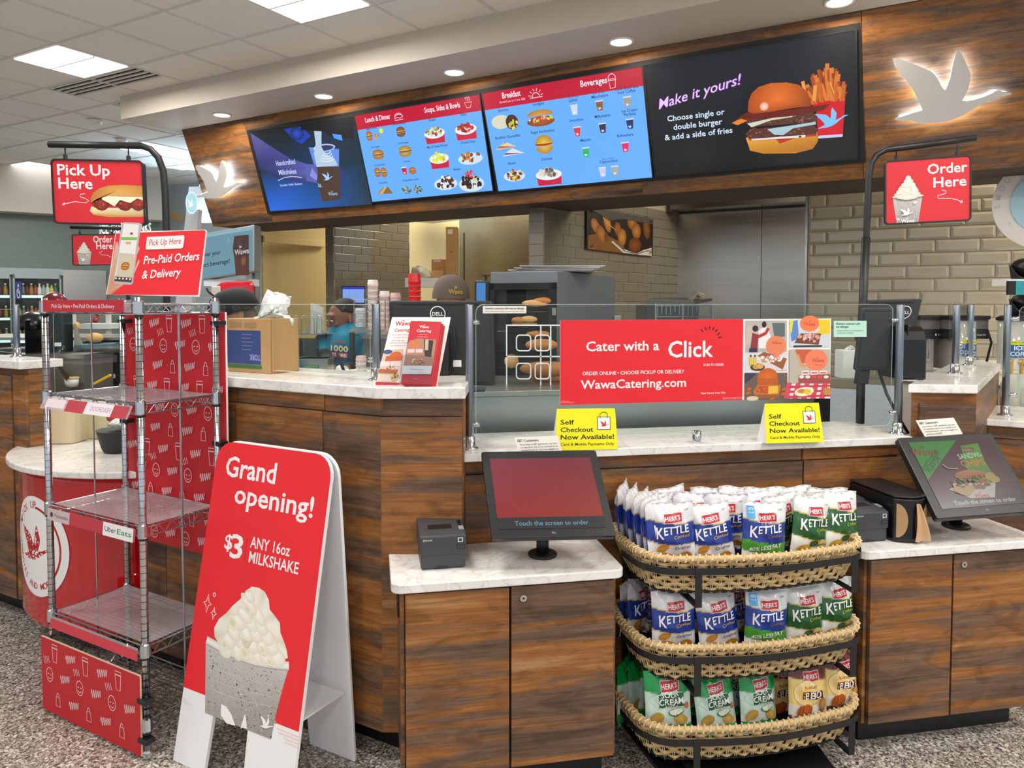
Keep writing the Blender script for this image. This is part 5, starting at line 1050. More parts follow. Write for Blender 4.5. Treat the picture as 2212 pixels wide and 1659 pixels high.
# ================================================================ ORDERING STATION DEVICES
def Bi(v): return MBm.inverted() @ v
def touchscreen(lab, tl, tr, bl, g0_, g1_, g2_, base, art):
    q = qreal(tl, tr, bl); t = thing('touchscreen', lab, 'screen', base); Q = at_(q)
    q.slab(rrect(0, 0, q.w, q.h, .9), .026).build('housing', BLACKP, t, bevel=.003)
    o, i_ = rrect(.15, .15, q.w-.15, q.h-.15, .8), None
    x0, y1 = Q(*g0_); x1, _ = Q(*g1_); _, y0 = Q(*g2_)
    d = q.rect(x0, y0, x1, y1, .002, .0008).build('display', mat('touch glass', '#15161a', .12), t)
    a = Art(); art(a, q, x0, y0, x1, y1); a.build('display_image', q, d, DIM, base=.0012)
    a = Art(); a.text('Elo', (x0+x1)/2+.2, y0-1.75, .75, '#8d9094', 'c', .04)
    for k in range(5): a.rect(x1-6+k*1.3, y0-1.5, x1-5.6+k*1.3, y0-1.4, '#6a6d70')
    a.build('bezel_print', q, t)
    MB().box(q(q.w-.5*9, -.1, -.004), q(q.w-1.0, -.25, -.012)).build('button_strip', CHAR, t)
    c = base; MB().lathe(c, [(.048, 0), (.050, .003), (.050, .009), (.045, .013)], 32).build('foot', BLACKM, t, bevel=.001)
    up = q(q.w/2, q.h*.18, -.045)
    MB().cyl(c+V((0, 0, .012)), c+V((0, 0, .085)), .0215, n=20).build('neck', BLACKM, t, smooth=True)
    MB().tube([c+V((0, 0, .07)), c+V((0, .01, .11)), up, q(q.w/2, q.h*.45, -.05)], [.019, .02, .02, .018], 10).build('arm', BLACKP, t)
    q.slab(rrect(q.w/2-5.5, q.h/2-5.5, q.w/2+5.5, q.h/2+5.5, 1), .03, -.026).build('rear_mount', BLACKP, t, bevel=.006)
    MB().tube([c+V((-.018, -.012, .085)), c+V((-.04, -.015, .105)), c+V((-.03, 0, .13)), up], .0035, 6).build('cable', BLACKP, t, smooth=True)
    return t, q
def art_red(a, q, x0, y0, x1, y1):
    h = y1-y0; w_ = x1-x0; yb = y0+h*.155
    a._add([(x0, yb), (x1, yb), (x0, y1), (x1, y1), ((x0+x1)/2, (yb+y1)/2)], [(0, 1, 4), (1, 3, 4), (3, 2, 4), (2, 0, 4)], ['#c23230', '#c2402c', '#a84052', '#a03848', '#b4383f'])
    a.rect(x0, y0, x1, yb, '#38363c'); a.text('Touch the screen to order', (x0+x1)/2, y0+h*.045, h*.062, '#8fd0e8', 'c', .01, fit=w_*.69)
def art_san(a, q, x0, y0, x1, y1):
    h = y1-y0; w_ = x1-x0; yb = y0+h*.135; S = zf(q, 1780, 860, 3.771)
    a.rect(x0, y0, x1, y1, '#57303a'); a.poly([(x0, y1), S(1075, 345), S(845, 668)], '#3f9a3c'); a.rect(x0, y0, x1, yb, '#3a3034')
    a.text('Touch the screen to order', (x0+x1)/2+1, y0+h*.04, h*.062, '#d5dccf', 'c', .01, fit=w_*.72)
    wawa(a, *S(830, 470), 3.4, '#a03a32')
    for s_, zx, zy in (('EXCLUSIVE', 885, 515), ('FLAVOR', 910, 550)): a.text(s_, *S(zx, zy), 1.9, '#2a5a34', 'c', .02, rot=38)
    a.poly([S(1110, 390), S(1250, 368), S(1310, 520), S(1420, 690), S(1250, 720), S(1150, 560)], ['#5a9a30', '#68a838', '#5a9a30', '#4a8028', '#4a8028', '#5a9a30'])
    a.poly([S(1128, 412), S(1210, 405), S(1215, 432), S(1135, 440)], '#8a2a2c'); a.text("HERR'S", *S(1172, 432), .9, '#e8c0c0', 'c', .01, fit=4)
    a.text('SANDWI-', *S(1198, 490), 2.3, '#cfe8c0', 'c', .03, fit=10.5, rot=3); a.text('CHIPS', *S(1225, 555), 2.9, '#e08a28', 'c', .04, fit=10.5, rot=2)
    a.poly([S(1015, 745), S(1130, 700), S(1395, 680), S(1390, 810), S(1190, 818)], '#c9bdb8'); wawa(a, *S(1290, 812), 1.9, '#c8403c')
    a.poly([S(1060, 640), S(1075, 610), S(1130, 592), S(1230, 588), S(1310, 605), S(1330, 640), S(1200, 655), S(1080, 655)], ['#a8642c', '#b87434', '#c88848', '#c88848', '#b87434', '#9a5a28', '#c08040', '#b87434'])
    blobs(a, *S(1200, 690), 9, 2.6, ['#6a7a30', '#a84a34', '#c8a868', '#8a5a3c', '#3a4a20'], 40, .5, 1.3); a.poly([S(1085, 720), S(1320, 712), S(1300, 742), S(1110, 745)], '#8a5428')
    for zx, zy in ((1100, 755), (1150, 770), (1180, 745), (1345, 640), (1380, 665)): a.ell(*S(zx, zy), 2.3, 1.5, '#b89a58', rot=R.uniform(-30, 30))
    a.line([S(960, 545), S(1000, 575), S(1050, 582), S(1085, 580)], .35, '#c8b8a8')
ts1, q1 = touchscreen('black touchscreen with a red display on the left ordering station', P(1039, 975.5, 2.55), P(1287, 972, 2.57), P(1062, 1163, 2.33), (1057.7, 991.4), (1273.8, 988), (1078.7, 1144), Zp(1172, 1200, .73), art_red)
ts2, q2_ = touchscreen('black touchscreen showing a sandwich and chips on the right ordering station', P(1938, 946, 2.83), P(2140.6, 935, 2.90), P(2025, 1121, 2.60), (1961.7, 956), (2138, 948.8), (2034.6, 1100), Zp(2065, 1138, .73), art_san)
for q, lab, px in ((q1, 'white EBT Customers card stuck behind the top of the left touchscreen', ((1111, 945), (1205, 941), (1122, 985))), (q2_, 'white EBT Customers card stuck behind the top of the right touchscreen', ((1978, 908), (2060, 902), (1998, 944)))):
    D = (q(0, q.h).y+q(q.w, q.h).y)/2+.03; card('notice_card', lab, 'notice', P(*px[0], D), P(*px[1], D+.01), P(*px[2], D-.012), '#e6e2d8', [('EBT Customers', .05, .74, .15, .48, .02)]+[(s_, .08, .56-.15*i, .09, f, .0) for i, (s_, f) in enumerate((('According to EBT guidelines, any item', .85), ('or ingredient that is hot, toasted or on', .85), ('toasted bread or roll is not eligible for', .85), ('purchase with EBT.', .42)))])
def printer(lab, u0, u1, q0, dq, h_):
    t = thing('receipt_printer', lab, 'printer', B((u0+u1)/2, q0+dq/2, .73)); M = MBm; w_ = u1-u0; z = .733
    MB().box((u0+.004, q0+.004, z), (u1-.004, q0+dq-.004, z+h_*.45), M).build('base', CHAR, t, bevel=.004)
    v = [(u0, q0, z+h_*.35), (u1, q0, z+h_*.35), (u1, q0+dq, z+h_*.35), (u0, q0+dq, z+h_*.35)]
    k = [(u0, q0, z+h_*.84), (u1, q0, z+h_*.84), (u1, q0+.02, z+h_*.88), (u1, q0+dq, z+h_), (u0, q0+dq, z+h_), (u0, q0+.02, z+h_*.88)]
    MB().hull8([M @ V(p) for p in ((u0, q0, z+h_*.36), (u0, q0, z+h_*.86), (u0, q0+.03, z+h_*.92), (u0, q0+dq, z+h_), (u0, q0+dq, z+h_*.36))], [M @ V(p) for p in ((u1, q0, z+h_*.36), (u1, q0, z+h_*.86), (u1, q0+.03, z+h_*.92), (u1, q0+dq, z+h_), (u1, q0+dq, z+h_*.36))]).build('cover', CHAR, t, bevel=.005)
    sl = lambda y: z+h_*.92+(y-.03)/(dq-.03)*h_*.08+.0008
    MB().hull8([B(u0+w_*.2, q0+.05, sl(.05)-.002), B(u0+w_*.72, q0+.05, sl(.05)-.002), B(u0+w_*.72, q0+.09, sl(.09)-.002), B(u0+w_*.2, q0+.09, sl(.09)-.002)], [B(u0+w_*.2, q0+.05, sl(.05)), B(u0+w_*.72, q0+.05, sl(.05)), B(u0+w_*.72, q0+.09, sl(.09)), B(u0+w_*.2, q0+.09, sl(.09))]).build('paper_slot', mat('slot black', '#060607', .5), t)
    MB().hull8([B(u1-w_*.14, q0+.03, sl(.03)), B(u1-.005, q0+.03, sl(.03)), B(u1-.005, q0+.06, sl(.06)), B(u1-w_*.14, q0+.06, sl(.06))], [B(u1-w_*.14, q0+.03, sl(.03)+.003), B(u1-.005, q0+.03, sl(.03)+.003), B(u1-.005, q0+.06, sl(.06)+.003), B(u1-w_*.14, q0+.06, sl(.06)+.003)]).build('feed_button', mat('grey button', '#8d9094', .4), t)
    for i in range(3): MB().box((u1-w_*.13, q0+.075+i*.016, sl(.08+i*.016)), (u1-.008, q0+.085+i*.016, sl(.08+i*.016)+.002), M).build('indicator', BLACKP, t)
    a = Art(); s_ = 100; fq_ = lambda x, y, h: B(u0+x, q0-h-.0006, z+y)
    a.text('EPSON', w_*.07, h_*.74, .0062, '#c9ccd0', 'l', .03, fit=w_*.19); a.rect(w_*.81, h_*.68, w_*.92, h_*.80, '#d0d3d6'); a.rect(w_*.83, h_*.70, w_*.90, h_*.78, '#3c3e42'); a.rect(w_*.78, h_*.50, w_*.97, h_*.62, '#1b1c1e'); a.rect(w_*.80, h_*.515, w_*.95, h_*.605, '#3a3c40'); a.ell(w_*.85, h_*.56, .0018, .0018, '#0c0c0c'); a.ell(w_*.91, h_*.56, .0018, .0018, '#0c0c0c'); a.rect(w_*.35, .002, w_*.62, .006, '#222326')
    a.build('front_print', fq_, t); return t
printer('charcoal receipt printer beside the red touchscreen', .150, .302, 2.375, .195, .125)
printer('charcoal receipt printer behind the chip baskets, beside the napkin dispenser', 1.70, 1.842, 2.355, .19, .125)
# napkin dispenser
nd = thing('napkin_dispenser', 'black napkin dispenser with a kraft napkin hanging from its front slot', 'dispenser', B(1.92, 2.45, .73))
u0, u1, qa, zz = 1.852, 1.992, 2.345, .733
pf_ = [(u0+(u1-u0)*t, qa-.030*math.sin(math.pi*t)) for t in [i/10 for i in range(11)]]+[(u1, 2.60), (u0, 2.60)]
MB().prism(pf_, zz, zz+.158, MBm).build('body', mat('black dispenser', '#131417', .25), nd, bevel=.006)
MB().prism([(x, y) for x, y in pf_], zz+.16, zz+.168, MBm).build('lid', BLACKP, nd, bevel=.004)
fr_ = lambda x, y, h: B(u0+(u1-u0)*x, qa-.030*math.sin(math.pi*max(0, min(1, x)))-h-.001, zz+y)
a = Art()
for sgn in (0, 1):
    pts = [(.26-.22*math.cos(math.radians(g)) if False else (.05+.24*math.cos(math.radians(g))), .078+.062*math.sin(math.radians(g))) for g in range(-90, 91, 12)]
    pts = [(1-x, y) if sgn else (x, y) for x, y in pts]; a.poly(pts, '#a8865c')
a.ell(.56, .075, .10, .062, '#6a4c30'); a.build('front_windows', fr_, nd)
def nap(s_, t_): # hanging folded napkin
    wd = .014+.05*t_; x = .52+.12*t_; return B(u0+(u1-u0)*x+(s_-.5)*wd, qa-.034-.012*math.sin(t_*2.5)-.006*math.sin(s_*9), zz+.142-t_*.135)
MB().grid(nap, 6, 10).build('napkin', mat('kraft napkin', '#c9a27a', .8), nd, smooth=True)
# ================================================================ CHIP BASKETS
WICK = mat('pale wicker', '#c9ab78', .55, bump=.2, bscale=90, vary=.15); 
stand = thing('basket_stand', 'black steel stand holding the three wicker chip baskets', 'stand', B(1.24, 2.45, 0))
def outline(off, n=40, z=0, qb=2.59):
    # D-shaped outline in B coordinates: back straight, front bowed with rounded corners
    u0_, u1_, qf = .862-off, 1.668+off, 2.20-off; r = .13+off; pts = []
    ctrl = [(u0_+.01, qb), (u0_-.01+.0, 2.44)]+[(u0_+r-r*math.cos(math.radians(g)), qf+r-r*math.sin(math.radians(g))) for g in range(0, 91, 18)]
    mid = [(u0_+r+(u1_-u0_-2*r)*t, qf-.03*math.sin(math.pi*t)) for t in (.2, .4, .6, .8)]
    ctrl += mid+[(u1_-r+r*math.sin(math.radians(g)), qf+r-r*math.cos(math.radians(g))) for g in range(0, 91, 18)]+[(u1_+.0, 2.44), (u1_-.01, qb)]
    # resample evenly
    L = [0]
    for p, q in zip(ctrl, ctrl[1:]): L.append(L[-1]+math.hypot(q[0]-p[0], q[1]-p[1]))
    out = []
    for i in range(n+1):
        s_ = L[-1]*i/n; j = max(k for k in range(len(L)-1) if L[k] <= s_+1e-9); t = (s_-L[j])/(L[j+1]-L[j]) if L[j+1] > L[j] else 0
        t = min(1, t); out.append((ctrl[j][0]*(1-t)+ctrl[j+1][0]*t, ctrl[j][1]*(1-t)+ctrl[j+1][1]*t))
    return out
def basket(zr, lab):
    t = thing('wicker_basket', lab, 'basket', B(1.24, 2.42, zr-.12), 'wicker chip baskets')
    hb = .128; N = 200
    # rim
    rim = outline(0, 70); rp = [B(x, y, zr) for x, y in rim]
    closed = rp+[B(rim[-1][0]-(rim[-1][0]-rim[0][0])*i/12, 2.59, zr) for i in range(1, 12)]
    MB().tube(closed, .0105, 8, closed=True).build('rim', WICK, t, smooth=True)
    full = outline(0, 330); wrap = MB(); pts = []
    for i, (x, y) in enumerate(full):
        j = min(i+1, len(full)-1); k = max(i-1, 0); dx, dy = full[j][0]-full[k][0], full[j][1]-full[k][1]; L = math.hypot(dx, dy); nx, ny = dy/L, -dx/L; a_ = i*1.35
        pts.append(B(x+nx*.0135*math.cos(a_), y+ny*.0135*math.cos(a_), zr+.0135*math.sin(a_)))
    wrap.tube(pts, .0032, 4); wrap.build('rim_wrap', mat('wicker wrap light', '#dcc295', .5), t)
    ns = 46; sv = MB()
    for k in range(ns+1):
        o_ = outline(0, ns)[k]; b_ = outline(-.045, ns)[k]
        for e in (-.003, .003): sv.tube([B(o_[0]+e, o_[1], zr), B(o_[0]*.6+b_[0]*.4+e, o_[1]*.6+b_[1]*.4, zr-hb*.5), B(b_[0]+e, b_[1], zr-hb)], .0016, 4)
    sv.build('stakes', mat('wicker wrap light'), t)
    for row in range(6):
        z = zr-.022-row*.0190; off = -.006-.008*row; o_ = outline(off, ns*4); m = MB(); pts = []
        for i, (x, y) in enumerate(o_):
            j = min(i+1, len(o_)-1); k = max(i-1, 0); dx, dy = o_[j][0]-o_[k][0], o_[j][1]-o_[k][1]; L = math.hypot(dx, dy); nx, ny = dy/L, -dx/L
            s_ = math.cos((i/4+row)*math.pi)*.0075; pts.append(B(x+nx*s_, y+ny*s_, z))
        m.tube(pts, .0047, 5, flat=(.6, 1.45)); m.build('woven_strand', WICK, t, smooth=True)
    b_ = outline(-.05, 30); MB().prism(b_, zr-hb-.004, zr-hb+.002, MBm).build('bottom', mat('dark wicker bottom', '#3a2c1c', .8), t)
    sb = outline(-.035, 30); MB().hull8([B(x, y, zr-.122) for x, y in sb], [B(x, y, zr-.118) for x, y in sb]).build('liner', mat('black liner', '#121212', .7), t)
    # black steel band round the front, with hooks, part of the stand
    bd_ = outline(.012, 50)[6:-6]; m = MB()
    for (x, y), (x2, y2) in zip(bd_, bd_[1:]):
        m.hull8([B(x, y, zr-.048), B(x2, y2, zr-.048), B(x2, y2-.003, zr-.048), B(x, y-.003, zr-.048)], [B(x, y, zr-.026), B(x2, y2, zr-.026), B(x2, y2-.003, zr-.026), B(x, y-.003, zr-.026)])
    m.build('front_band', BLACKM, stand)
    for idx in (17, 36):
        x, y = outline(.012, 50)[idx]; h_ = MB().box((x-.012, y-.004, zr-.150), (x+.012, y-.001, zr-.03), MBm).box((x-.012, y-.004, zr-.154), (x+.012, 2.59, zr-.148), MBm); h_.build('support_bracket', BLACKM, stand, bevel=.001)
    return t
ZR = [.775, .485, .215]
for z, l in zip(ZR, ('top wicker chip basket level with the ordering station tops', 'middle wicker chip basket holding kettle chips', 'bottom wicker chip basket nearest the floor')): basket(z, l)
for u in (.93, 1.60): MB().box((u-.012, 2.585, .02), (u+.012, 2.61, .80), MBm).build('upright', BLACKM, stand)
MB().box((1.655, 2.20, .0), (1.665, 2.6, .69), MBm).build('kick', BLACKM, stand) if False else None
MB().prism([(.95, 2.28), (1.53, 2.16), (1.60, 2.60), (.92, 2.60)], 0, .02, MBm).build('base_plate', BLACKM, stand, bevel=.003)
# chip bags
def bag_data(kind):
    NU, NV = 12, 16; W, Hh = .158, .195
    if kind in ('sour', 'bbq'): W, Hh = .165, .225
    rr = random.Random(len(kind)*7+ord(kind[0]))
    ph = [rr.uniform(0, 6) for _ in range(6)]
    def bulge(u, v):
        e = max(0, min(1, (v-.03)/.94)); s_ = (math.sin(math.pi*u)**.55)*(math.sin(math.pi*e)**.6)
        cr = .0024*(math.sin(u*23+ph[0]+v*4)+math.sin(v*19+ph[1]+u*7)*.7)*(.3+s_)+.003*math.sin(u*34+ph[2])*max(0, abs(v-.5)*2-.72)*3
        return .030*s_+cr
    def P3(u, v, h=0, side=1):
        uc = max(0, min(1, u)); vc = max(0, min(1, v)); s_ = math.sin(math.pi*vc)**.5*.05
        return V(((u-.5)*W*(1-s_), -side*(bulge(uc, vc)+h), v*Hh+.003*math.sin(u*9+ph[3])*(v > .9)))
    pal = {'orig': ['#d9d8dc', '#d4b46a', '#1c3a94', '#e2ca90', '#e8e6e8'], 'fat': ['#d9dde0', '#d4b46a', '#1c3a94', '#4a9a30', '#e8e6e8'], 'jal': ['#dfe0e0', '#d8c46a', '#1f5a2a', '#e8c850', '#eae8e2'], 'sour': ['#0f9a48', '#8a9a90', '#cfe8dc', '#e8eee8', '#12a04a'], 'bbq': ['#6a2a1e', '#8a6a50', '#efcf7c', '#efe8dc', '#5a241c']}[kind]
    stops = {'orig': (.72, .70, .34, .32), 'fat': (.72, .70, .36, .16), 'jal': (.72, .70, .30, .285), 'sour': (.70, .69, .3, .22), 'bbq': (.72, .71, .3, .12)}[kind]
    def band(u, v):
        w_ = v+.05*(u-.5)+(.04*math.sin(u*3) if kind in ('orig', 'jal', 'fat') else .01*math.sin(u*8))
        for s_, c in zip(stops, pal):
            if w_ > s_: return c
        return pal[4]
    vs, fs, cs = [], [], []
    NU2, NV2 = 24, 44
    for side in (1, -1):
        b = len(vs)
        for j in range(NV2+1):
            for i in range(NU2+1): vs.append(P3(i/NU2, j/NV2, 0, side)); cs.append(lin(band(i/NU2, j/NV2) if side == 1 else pal[0 if j > NV2*.7 else 2]))
        for j in range(NV2):
            for i in range(NU2):
                q = (b+j*(NU2+1)+i, b+j*(NU2+1)+i+1, b+(j+1)*(NU2+1)+i+1, b+(j+1)*(NU2+1)+i); fs.append(q if side == 1 else q[::-1])
    me = bpy.data.meshes.new('chip_bag'); me.from_pydata([tuple(v) for v in vs], [], fs); ca = me.color_attributes.new('Col', 'FLOAT_COLOR', 'POINT'); ca.data.foreach_set('color', [c for q in cs for c in q])
    me.materials.append(FOIL); me.shade_smooth()
    a = Art(); r0 = {'orig': .80, 'fat': .80, 'jal': .80, 'sour': .84, 'bbq': .80}[kind]
    # patch with HERR'S
    g = .27; xx0, xx1, yy0, yy1 = .5-g*.75+.02, .5+g*.75, r0-.115, r0+.03
    def patch(x0, y0, x1, y1, c, n=5, sk=0): a._add([(x0+(x1-x0)*i/n, y0+(y1-y0)*j/n+sk*(i/n-.5)) for j in range(n+1) for i in range(n+1)], [(j*(n+1)+i, j*(n+1)+i+1, (j+1)*(n+1)+i+1, (j+1)*(n+1)+i) for j in range(n) for i in range(n)], c)
    patch(xx0-.012, yy0-.010, xx1+.012, yy1+.010, '#e9dcdc', sk=.02); patch(xx0, yy0, xx1, yy1, '#b8202c', sk=.02)
    def tx(s_, x, y, h, c, fit, bold=.03, rot=0, sh=0):
        n0 = len(a.p); a.text(s_, 0, 0, h, c, 'c', bold, fit=fit, sh=sh); r_ = math.radians(rot)
        for i in range(n0, len(a.p)): u_, v_, k = a.p[i]; a.p[i] = (x+(u_*math.cos(r_)-v_*math.sin(r_)*Hh/W*0), y+v_+u_*math.sin(r_)*W/Hh, k)
    tx("HERR'S", .5, yy0+.035, .075, '#f5eef0', .34, .02, 4)
    def oval(cx, cy, rx, ry, c, e=None, rot=0): a.ell(cx, cy, rx, ry, c, e, rot, .04, 14)
    if kind in ('orig', 'fat', 'jal'):
        tx('K', .20, .42, .20, '#f6f4f6', .15, .05, 0); tx('ETTLE', .56, .50, .135, '#f6f4f6', .56, .04, 5); tx('Cooked', .66, .425, .06, {'orig': '#d8a83c', 'fat': '#8a6a3a', 'jal': '#b8b83c'}[kind], .36, .01, 6, .3)
        for s_, y in (('FAMILY SIZE', .90), ('NET WT', .875)): pass
        tx('2.49', .82, .87, .028, '#5a5c66', .1, .01)
    if kind == 'orig':
        oval(.25, .26, .13, .06, '#d89a3c', '#c07a24', 15); oval(.34, .12, .16, .06, '#dca040', '#c8842c', -12); oval(.72, .09, .17, .085, '#d89a38', '#b8782a', 8); tx('Original', .68, .235, .06, '#1c2a6a', .36, .012, 4)
    if kind == 'fat':
        tx('40% LESS FAT', .48, .21, .075, '#f0f6ea', .72, .03, 8); oval(.3, .07, .2, .04, '#d89a3c', '#c07a24'); tx('Original', .74, .1, .045, '#1c2a6a', .3, .01, 4); patch(.06, .74, .22, .93, '#4aa8e8', 3); tx('NEW', .14, .87, .035, '#e8f4ff', .11, .02); tx('RECIPE', .14, .82, .025, '#e8f4ff', .11, .01)
    if kind == 'jal':
        oval(.30, .10, .17, .07, '#e0b438', '#c89828', 8); oval(.75, .2, .14, .09, '#e6cf98', '#d8b870', -10); oval(.5, .2, .1, .055, '#4a6a28', '#2c4418', 20); tx('Jalapeño', .68, .17, .05, '#2c4a20', .36, .012, 8)
    if kind == 'sour':
        oval(.5, .6, .42, .12, '#a8dcc0', '#cfe8dc'); patch(.25, .50, .80, .69, '#1c5a34', 4); tx('SOUR', .5, .645, .085, '#f4f6f4', .40, .03); tx('CREAM', .52, .54, .095, '#f4f6f4', .54, .035); tx('& ONION', .52, .50, .03, '#f4f6f4', .26, .01)
        oval(.2, .34, .15, .085, '#d8b058', '#c09440', 20); oval(.72, .30, .17, .08, '#dcb860', '#c09440', -15); oval(.62, .42, .17, .06, '#3a6a3c'); oval(.62, .43, .155, .05, '#eef2e0'); oval(.86, .50, .05, .05, '#d8604a'); tx('POTATO CHIPS', .35, .09, .035, '#e8f0ea', .38, .01)
    if kind == 'bbq':
        oval(.38, .5, .3, .2, '#f0b040', '#f2dca0'); tx('honey', .48, .575, .06, '#8a4a1c', .34, .02, 3); patch(.26, .41, .80, .53, '#4a1c18', 4); tx('BBQ', .54, .42, .11, '#f4f0ee', .44, .06, 3); oval(.34, .22, .18, .11, '#d8702a', '#c05a1c', 10)
        for i in range(5): a.line([(.2+i*.07, .14), (.22+i*.07, .31)], .012, '#a84a18')
        oval(.78, .2, .1, .05, '#8a5a50', '#6a4038', 40); oval(.8, .32, .08, .1, '#c89858', '#a87a40')
    a.refine(.07); m2 = bpy.data.meshes.new('bag_print'); m2.from_pydata([tuple(P3(x, y, .0018+k*.00035)) for x, y, k in a.p], [], a.f)
    ca = m2.color_attributes.new('Col', 'FLOAT_COLOR', 'POINT'); ca.data.foreach_set('color', [c for q in a.c for c in q]); m2.materials.append(FOIL)
    return me, m2
BD = {k: bag_data(k) for k in ('orig', 'fat', 'jal', 'sour', 'bbq')}
KN = {'orig': 'blue original kettle chip bag', 'fat': 'blue and green less fat kettle chip bag', 'jal': 'green jalapeño kettle chip bag', 'sour': 'green sour cream chip bag', 'bbq': 'brown and yellow honey BBQ chip bag'}
HT = {'orig': .165, 'fat': .165, 'jal': .165, 'sour': .205, 'bbq': .205}
def bag(kind, px, py, d, lab, tilt=0, yaw=0, roll=0, scale=1):
    # (px, py) bottom centre of the bag in the photo, d distance
    c = P(px, py, d); t = thing('chip_bag', lab, 'chips', c, 'chip bags in the wicker baskets'); t.rotation_euler = (math.radians(-tilt), math.radians(roll), BA+math.radians(yaw)); t.scale = (scale,)*3
    for n, me in zip(('bag', 'bag_print'), BD[kind]):
        o = bpy.data.objects.new(n, me); COL.objects.link(o); o.parent = t
    return t
top_front = [('orig', 1455, 1212, 2.44, 4, -8, -3), ('orig', 1543, 1214, 2.46, 8, -4, -6), ('fat', 1648, 1210, 2.46, 4, -4, 3), ('jal', 1745, 1196, 2.52, 6, 8, 10), ('jal', 1815, 1185, 2.56, 10, 12, 8)]
names = ['leftmost in front row', 'second in front row', 'middle of front row', 'fourth in front row', 'rightmost in front row']
for (k, x, y, d, t_, yw, rl), n in zip(top_front, names): bag(k, x, y, d, f'{KN[k]}, {n} of top basket', t_, yw, rl)
side = [(1352, 1160, 2.66, 58), (1372, 1172, 2.60, 55), (1393, 1183, 2.55, 50), (1412, 1192, 2.51, 45), (1428, 1200, 2.48, 36)]
for i, (x, y, d, yw) in enumerate(side): bag('orig', x, y, d, f'{KN["orig"]} edge-on at left of top basket, {["backmost", "second from the back", "middle one", "second from the front", "foremost"][i]}', 4, yw, -2)
rows = [[('orig', 1420), ('orig', 1492), ('orig', 1560), ('orig', 1625), ('jal', 1690), ('jal', 1755), ('jal', 1805)], [('orig', 1450), ('orig', 1520), ('orig', 1588), ('jal', 1655), ('jal', 1722), ('jal', 1780)]]
for ri, row in enumerate(rows):
    for i, (k, x) in enumerate(row): bag(k, x+R.uniform(-5, 5), 1182-ri*15, 2.60+ri*.10, f'{KN[k]} in {["second", "third"][ri]} row of top basket, {["first", "second", "third", "fourth", "fifth", "sixth", "seventh"][i]} from left', R.uniform(-4, 10), R.uniform(-16, 16), R.uniform(-8, 8))
mid_front = [('orig', 1455, 1400, 2.44, 3, -2, 0), ('orig', 1556, 1402, 2.46, 7, 6, -4), ('fat', 1652, 1398, 2.46, 5, -2, 4), ('jal', 1738, 1388, 2.52, 7, 3, 2), ('jal', 1808, 1372, 2.56, 8, 8, 2)]
for (k, x, y, d, t_, yw, rl), n in zip(mid_front, names): bag(k, x, y, d, f'{KN[k]}, {n} of middle basket', t_, yw, rl)
for i, (k, x) in enumerate((('orig', 1395), ('orig', 1425), ('orig', 1500), ('orig', 1590), ('jal', 1690), ('jal', 1770))): bag(k, x, 1366, 2.66, f'{KN[k]} in back row of middle basket, {["first", "second", "third", "fourth", "fifth", "sixth"][i]} from left', 0, R.uniform(-18, 18), R.uniform(-6, 6))
for i, x in enumerate((1362, 1378)): bag('orig', x, 1365, 2.62+.05*(1-i), f'{KN["orig"]} at left end of middle basket, {["nearer the wall", "nearer the shopper"][i]}', 0, 40, 0)
low_front = [('sour', 1445, 1590, 2.43, 2, -3, -2), ('sour', 1552, 1592, 2.46, 8, 5, -4), ('sour', 1640, 1580, 2.50, 6, 10, 0), ('bbq', 1745, 1560, 2.50, 8, 2, 3), ('bbq', 1815, 1535, 2.56, 6, 8, 3)]
for (k, x, y, d, t_, yw, rl), n in zip(low_front, names): bag(k, x, y, d, f'{KN[k]}, {n} of bottom basket', t_, yw, rl, 1 if x < 1500 else .93)
for i, (k, x, yw) in enumerate((('sour', 1352, 50), ('sour', 1378, 42), ('sour', 1405, 34), ('sour', 1500, 6), ('sour', 1590, -5), ('bbq', 1690, 4), ('bbq', 1775, -6))): bag(k, x, 1548, 2.64, f'{KN[k]} in back row of bottom basket, {["first", "second", "third", "fourth", "fifth", "sixth", "seventh"][i]} from left', 0, yw, R.uniform(-5, 5))
# ================================================================ SMALL THINGS ON THE COUNTERS
# cardboard carton with printed blue panel
def fbox(name, lab, cat, x0, y0, x1, y1, d, depth, m, rot=0, bevel=.003, grp=None, zb=None):
    a, b, c = P(x0, y0, d), P(x1, y0, d), P(x0, y1, d); t = thing(name, lab, cat, V(((a.x+b.x)/2, d+depth/2, zb if zb is not None else c.z)), grp)
    M = Matrix.Translation(V(((a.x+b.x)/2, d, 0))) @ Matrix.Rotation(rot, 4, 'Z'); w_ = (b.x-a.x)
    o = MB().box((-w_/2, 0, zb if zb is not None else c.z), (w_/2, depth, a.z), M).build('body', m, t, bevel=bevel); return t, M, w_, a.z, (zb if zb is not None else c.z)
zc_ = 1.31
t, M, w_, z1, z0 = fbox('cardboard_box', 'cardboard box with a blue printed panel standing on the high counter', 'box', 470, 688, 600, 812, 3.02, .16, CARD, AA, zb=zc_)
a = Art(); f = lambda x, y, h: M @ V((-w_/2+x*w_, -h, z0+y*(z1-z0)))
a.rect(.0, .16, .8, .78, '#2b3f7c'); a.rect(0, .08, .82, .15, '#2f6a3c'); a.text('TORK', .66, .34, .11, '#9aa8cc', 'c', .03, fit=.26, rot=180); 
for i in range(5): a.rect(.35, .42+i*.07, .35+.35*(.6+.1*(i % 3)), .435+i*.07, '#6a78a8')
a.rect(.05, .84, .35, .93, '#9a7c54'); a.rect(.42, .84, .7, .93, '#9a7c54'); a.text('Scandic', .5, .87, .03, '#7a6040', 'c')
a.build('box_print', f, t)
